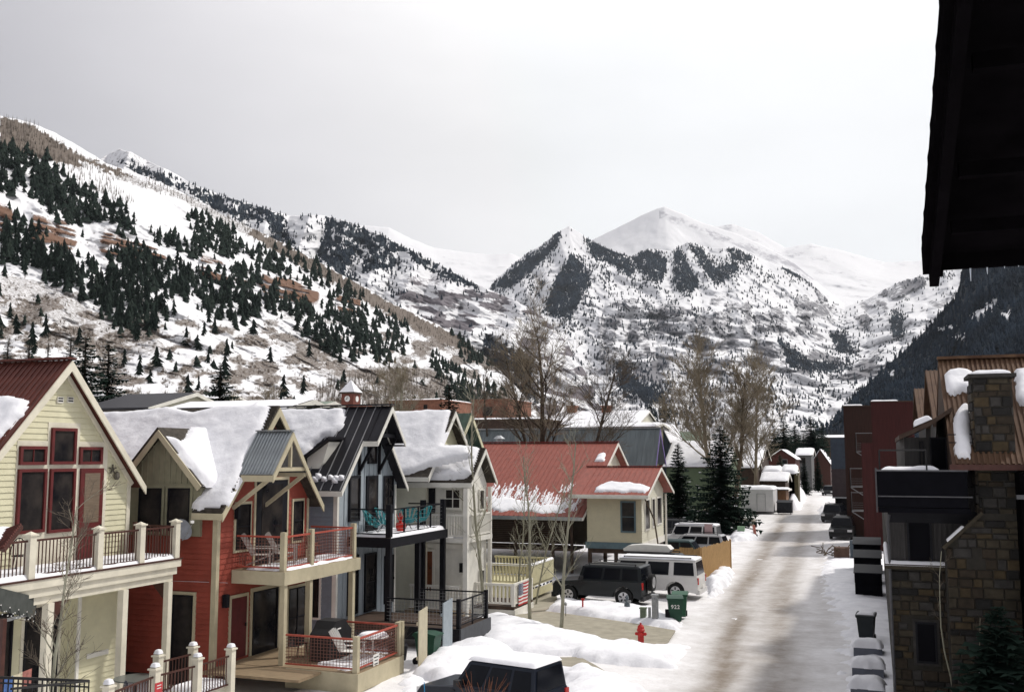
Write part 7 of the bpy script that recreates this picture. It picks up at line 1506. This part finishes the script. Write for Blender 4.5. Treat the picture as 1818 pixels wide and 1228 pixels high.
# satellite dish on the red side wall
sdh = thing('satellite_dish', 'grey satellite dish on an arm beside the yellow house rail', 'satellite dish', (-20.6, 26.1, 4.7)); C0 = Vector((-20.28, 26.0, 4.74)); N_ = Vector((.78, -.30, .42)).normalized(); U_ = N_.cross(Vector((0, 0, 1))).normalized(); V_ = U_.cross(N_); rows = []
for i in range(7): r = .30*i/6; rows.append([C0+N_*(.9*r*r*1.1-.06)+U_*(r*cos(2*pi*j/20))+V_*(1.15*r*sin(2*pi*j/20)) for j in range(21)])
MB().grid(rows).build('dish', mat('dish_grey', (.26, .27, .29), .5, .1, 5), sdh, smooth=True); tip = C0+N_*.62-V_*.02; MB().tube(C0-V_*.3, tip-V_*.03, .012).build('feed_arm', GALV, sdh); MB().bar(tip-U_*.03, tip+U_*.07, .07, .08).build('receiver', WPLA, sdh); MB().path([C0-N_*.05, C0-N_*.12-V_*.3, (-20.6, 26.5, 4.45)], .02).build('mount', GALV, sdh)
# gate posts and stair rails before the red house
gt = thing('stair_railing', 'cream newel posts with dark red stair rails before the red house', 'railing', (-18, 22.5, 0)); NP = [(-17.77, 21.89, 1.6), (-18.85, 23.33, 1.6), (-18.74, 24.69, 1.6), (-17.58, 23.37, 1.6), (-17.56, 24.85, 1.6), (-17.5, 19.9, 1.6)]
for (x, y, z) in NP: post(gt, x, y, 0, z-.1, .2, CRM)
patchz = [(0, 1), (3, 2), (0, 5), (1, 2), (2, 4)]
for a, b in ((0, 3), (1, 2), (5, 0), (3, 4)):
    p, q = (*NP[a][:2], .45), (*NP[b][:2], .45); rail(gt, p, q, .88, BRWN, .045, .1); baluster_run(gt, p, q, .88, .12, BRWN, .022)
for (x, y, z) in NP: patch(gt, (Vector((x, y, z+.01)), GP[1], GP[2]), None, .07, .08, .03, int(y*3), uv=[(-.09, -.09), (.09, -.09), (.09, .09), (-.09, .09)], rag=.005)
MB().box(-18.6, -17.65, 23.5, 24.8, .3, .55).build('stair_wall', CRM, gt); patch(gt, (Vector((0, 0, .55)), GP[1], GP[2]), None, .14, .15, .05, 9, uv=[(-18.6, 23.55), (-17.6, 23.55), (-17.6, 24.8), (-18.6, 24.8)], rag=.03)
q = atD(281, 1222, 25.5); sg_ = thing('small_sign', 'small red sign with pale lines on the newel post', 'sign', q); MB().box(q[0], q[0]+.02, q[1]-.14, q[1]+.14, q[2]-.1, q[2]+.16).build('sign_board', mat('sign_red', (.42, .04, .045), .6, .1, 5), sg_); mb = MB()
for k in range(2): mb.box(q[0]+.021, q[0]+.024, q[1]-.08, q[1]+.08, q[2]+.08-.07*k, q[2]+.10-.07*k)
mb.build('print', WPLA, sg_)
# black rail at the bottom left corner, table under the yellow deck
br_ = thing('black_railing', 'black iron railing across the bottom left corner', 'railing', tuple(atD(60, 1225, 20)))
a, b, c_ = Vector(atD(-20,1201,19.5)), Vector(atD(158,1208,20.5)), Vector(atD(20,1222,17.5))
dz = Vector((0, 0, 1)); MB().bar(a, b, .05).build('top_rail', IRON, br_); MB().bar(b, c_, .04).build('top_rail', IRON, br_); MB().bar(a-dz*.1, b-dz*.12, .03).build('mid_rail', IRON, br_)
for k in range(22): p = a.lerp(b, k/21); MB().bar(p, p-dz*1.0, .02).build('baluster', IRON, br_)
cl = thing('blanket', 'patterned red blue and cream blanket hung under the porch at lower left', 'blanket', tuple(atD(25, 1205, 22)))
p0, p1 = Vector(atD(-10,1212,22)), Vector(atD(56,1186,23)); 
for k, cc in enumerate(((.40, .10, .09), (.06, .12, .30), (.50, .45, .32), (.30, .12, .10))):
    u, v = p0.lerp(p1, k/4), p0.lerp(p1, (k+1)/4); MB().add([u, v, v-dz*.35, u-dz*.35, u+Vector((-.02, .03, 0)), v+Vector((-.02, .03, 0)), v-dz*.35+Vector((-.02, .03, 0)), u-dz*.35+Vector((-.02, .03, 0))], [(0,1,2,3),(7,6,5,4),(0,4,5,1),(2,6,7,3)]).build('stripe', mat('blanket_%s' % ('red', 'blue', 'cream', 'rust')[k], cc, .9, .3, 12), cl)
q = atD(240, 1190, 27); tb = thing('patio_table', 'dark round patio table under the yellow house deck', 'table', (q[0], q[1], .3)); MB().tube((q[0], q[1], .3), (q[0], q[1], 1.02), .05).build('table_leg', IRON, tb); MB().lathe((q[0], q[1], 1.02), [(.55, 0), (.55, .03)], 20).build('table_top', mat('grey_glass_top', (.12, .13, .12), .3, .1, 3), tb)
def iron_chair(label, loc, rot, m=IRON):
    t = thing('iron_chair', label, 'chair', (0, 0, 0), local=True); MB().lathe((0, 0, .44), [(.21, 0), (.21, .03)], 14).build('seat', m, t); pts = [Vector((-.2, .2*cos(a), .47+.42*sin(a))) for a in [pi*i/10 for i in range(11)]]; mb = MB().path(pts, .014)
    for k in range(5): y = -.14+.07*k; mb.tube((-.2, y, .47), (-.2, y, .47+.42*sqrt(1-(y/.2)**2)), .008)
    mb.build('backrest', m, t)
    for a in (.8, 2.3, 3.9, 5.5): MB().tube((.15*cos(a), .15*sin(a), .44), (.22*cos(a), .22*sin(a), 0), .013).build('leg', m, t)
    t.location = loc; t.rotation_euler = (0, 0, rot); return t
iron_chair('black iron cafe chair on the yellow house deck', (-20.9, 20.35, DZ+.05), radians(-30)); iron_chair('dark round backed chair beside the patio table', (q[0]+.3, q[1]-1.0, .3), radians(200), mat('navy_chair', (.012, .016, .03), .6, .2, 4))
for k, (y, x) in enumerate(((29.9, -18.1), (30.7, -18.4), (31.4, -18.9))): iron_chair(('left rusty wire chair on the red balcony', 'middle rusty wire chair on the red balcony', 'right rusty wire chair on the red balcony')[k], (x, y, DZ2+.05), radians(60*k), mat('rust_wire%d' % k, (.15, .045, .03), .6, .2, 5))
iron_chair('dark wire chair below the double window of the red house', (-17.7, 28.9, LZ), radians(40))
# roadside dry stems in front of the navy SUV
ds = thing('dry_shrub', 'thin orange brown stems in front of the navy SUV door', 'shrub', tuple(atD(850, 1300, 22))); mb = MB(); rr = random.Random(3); b0 = Vector(atD(855, 1290, 22.5))
for k in range(26): e = b0+Vector((rr.uniform(-.75, .75), rr.uniform(-.2, .2), rr.uniform(.7, 1.25))); m_ = (b0+e)/2+Vector((rr.uniform(-.1, .1), 0, .05)); mb.tube(b0, m_, .006, .005, 3, False).tube(m_, e, .005, .003, 3, False)
mb.build('stems', mat('orange_stems', (.20, .07, .03), .8, .3, 5), ds, kind='stuff')
# sign at the bottom right corner
q = atD(1784, 1222, 22.6); s1 = thing('parking_sign', 'grey white sign reading ONE at the bottom right edge', 'sign', q); MB().box(q[0]-.19, q[0]+.19, q[1], q[1]+.02, q[2]-.26, q[2]+.14).build('sign_plate', mat('grey_sign', (.20, .22, .25), .5, .1, 5), s1); MB().tube((q[0], q[1]+.05, -.1), (q[0], q[1]+.05, q[2]+.05), .03).build('pole', IRON, s1)
text_obj('ONE', .16, BLK, s1, (0, -.004, .03), (pi/2, 0, 0))
# wires crossing the red side wall
wr = thing('overhead_wire', 'thin pale cable running from the yellow deck to the red balcony', 'cable', (-20, 26, 3)); MB().path([atX(250, 1029, -20.5), atX(320, 1031, -20.3), atX(404, 1034, -19.2)], .008, 4).build('cable', GALV, wr)
# pebbly chunks of snow on banks
# ================================================================ mountain air
hv = bpy.data.materials.new('mountain_air'); hv.use_nodes = True; t = hv.node_tree; t.nodes.clear()
v_ = N(t, 'ShaderNodeVolumePrincipled'); v_.inputs['Density'].default_value = 2.2e-5; v_.inputs['Color'].default_value = (.86, .92, 1, 1); v_.inputs['Anisotropy'].default_value = .3
o_ = N(t, 'ShaderNodeOutputMaterial'); t.links.new(v_.outputs[0], o_.inputs['Volume'])
MB().box(-16000, 9500, -2500, 16000, -1.3, 3200).build('haze', hv, kind='stuff')
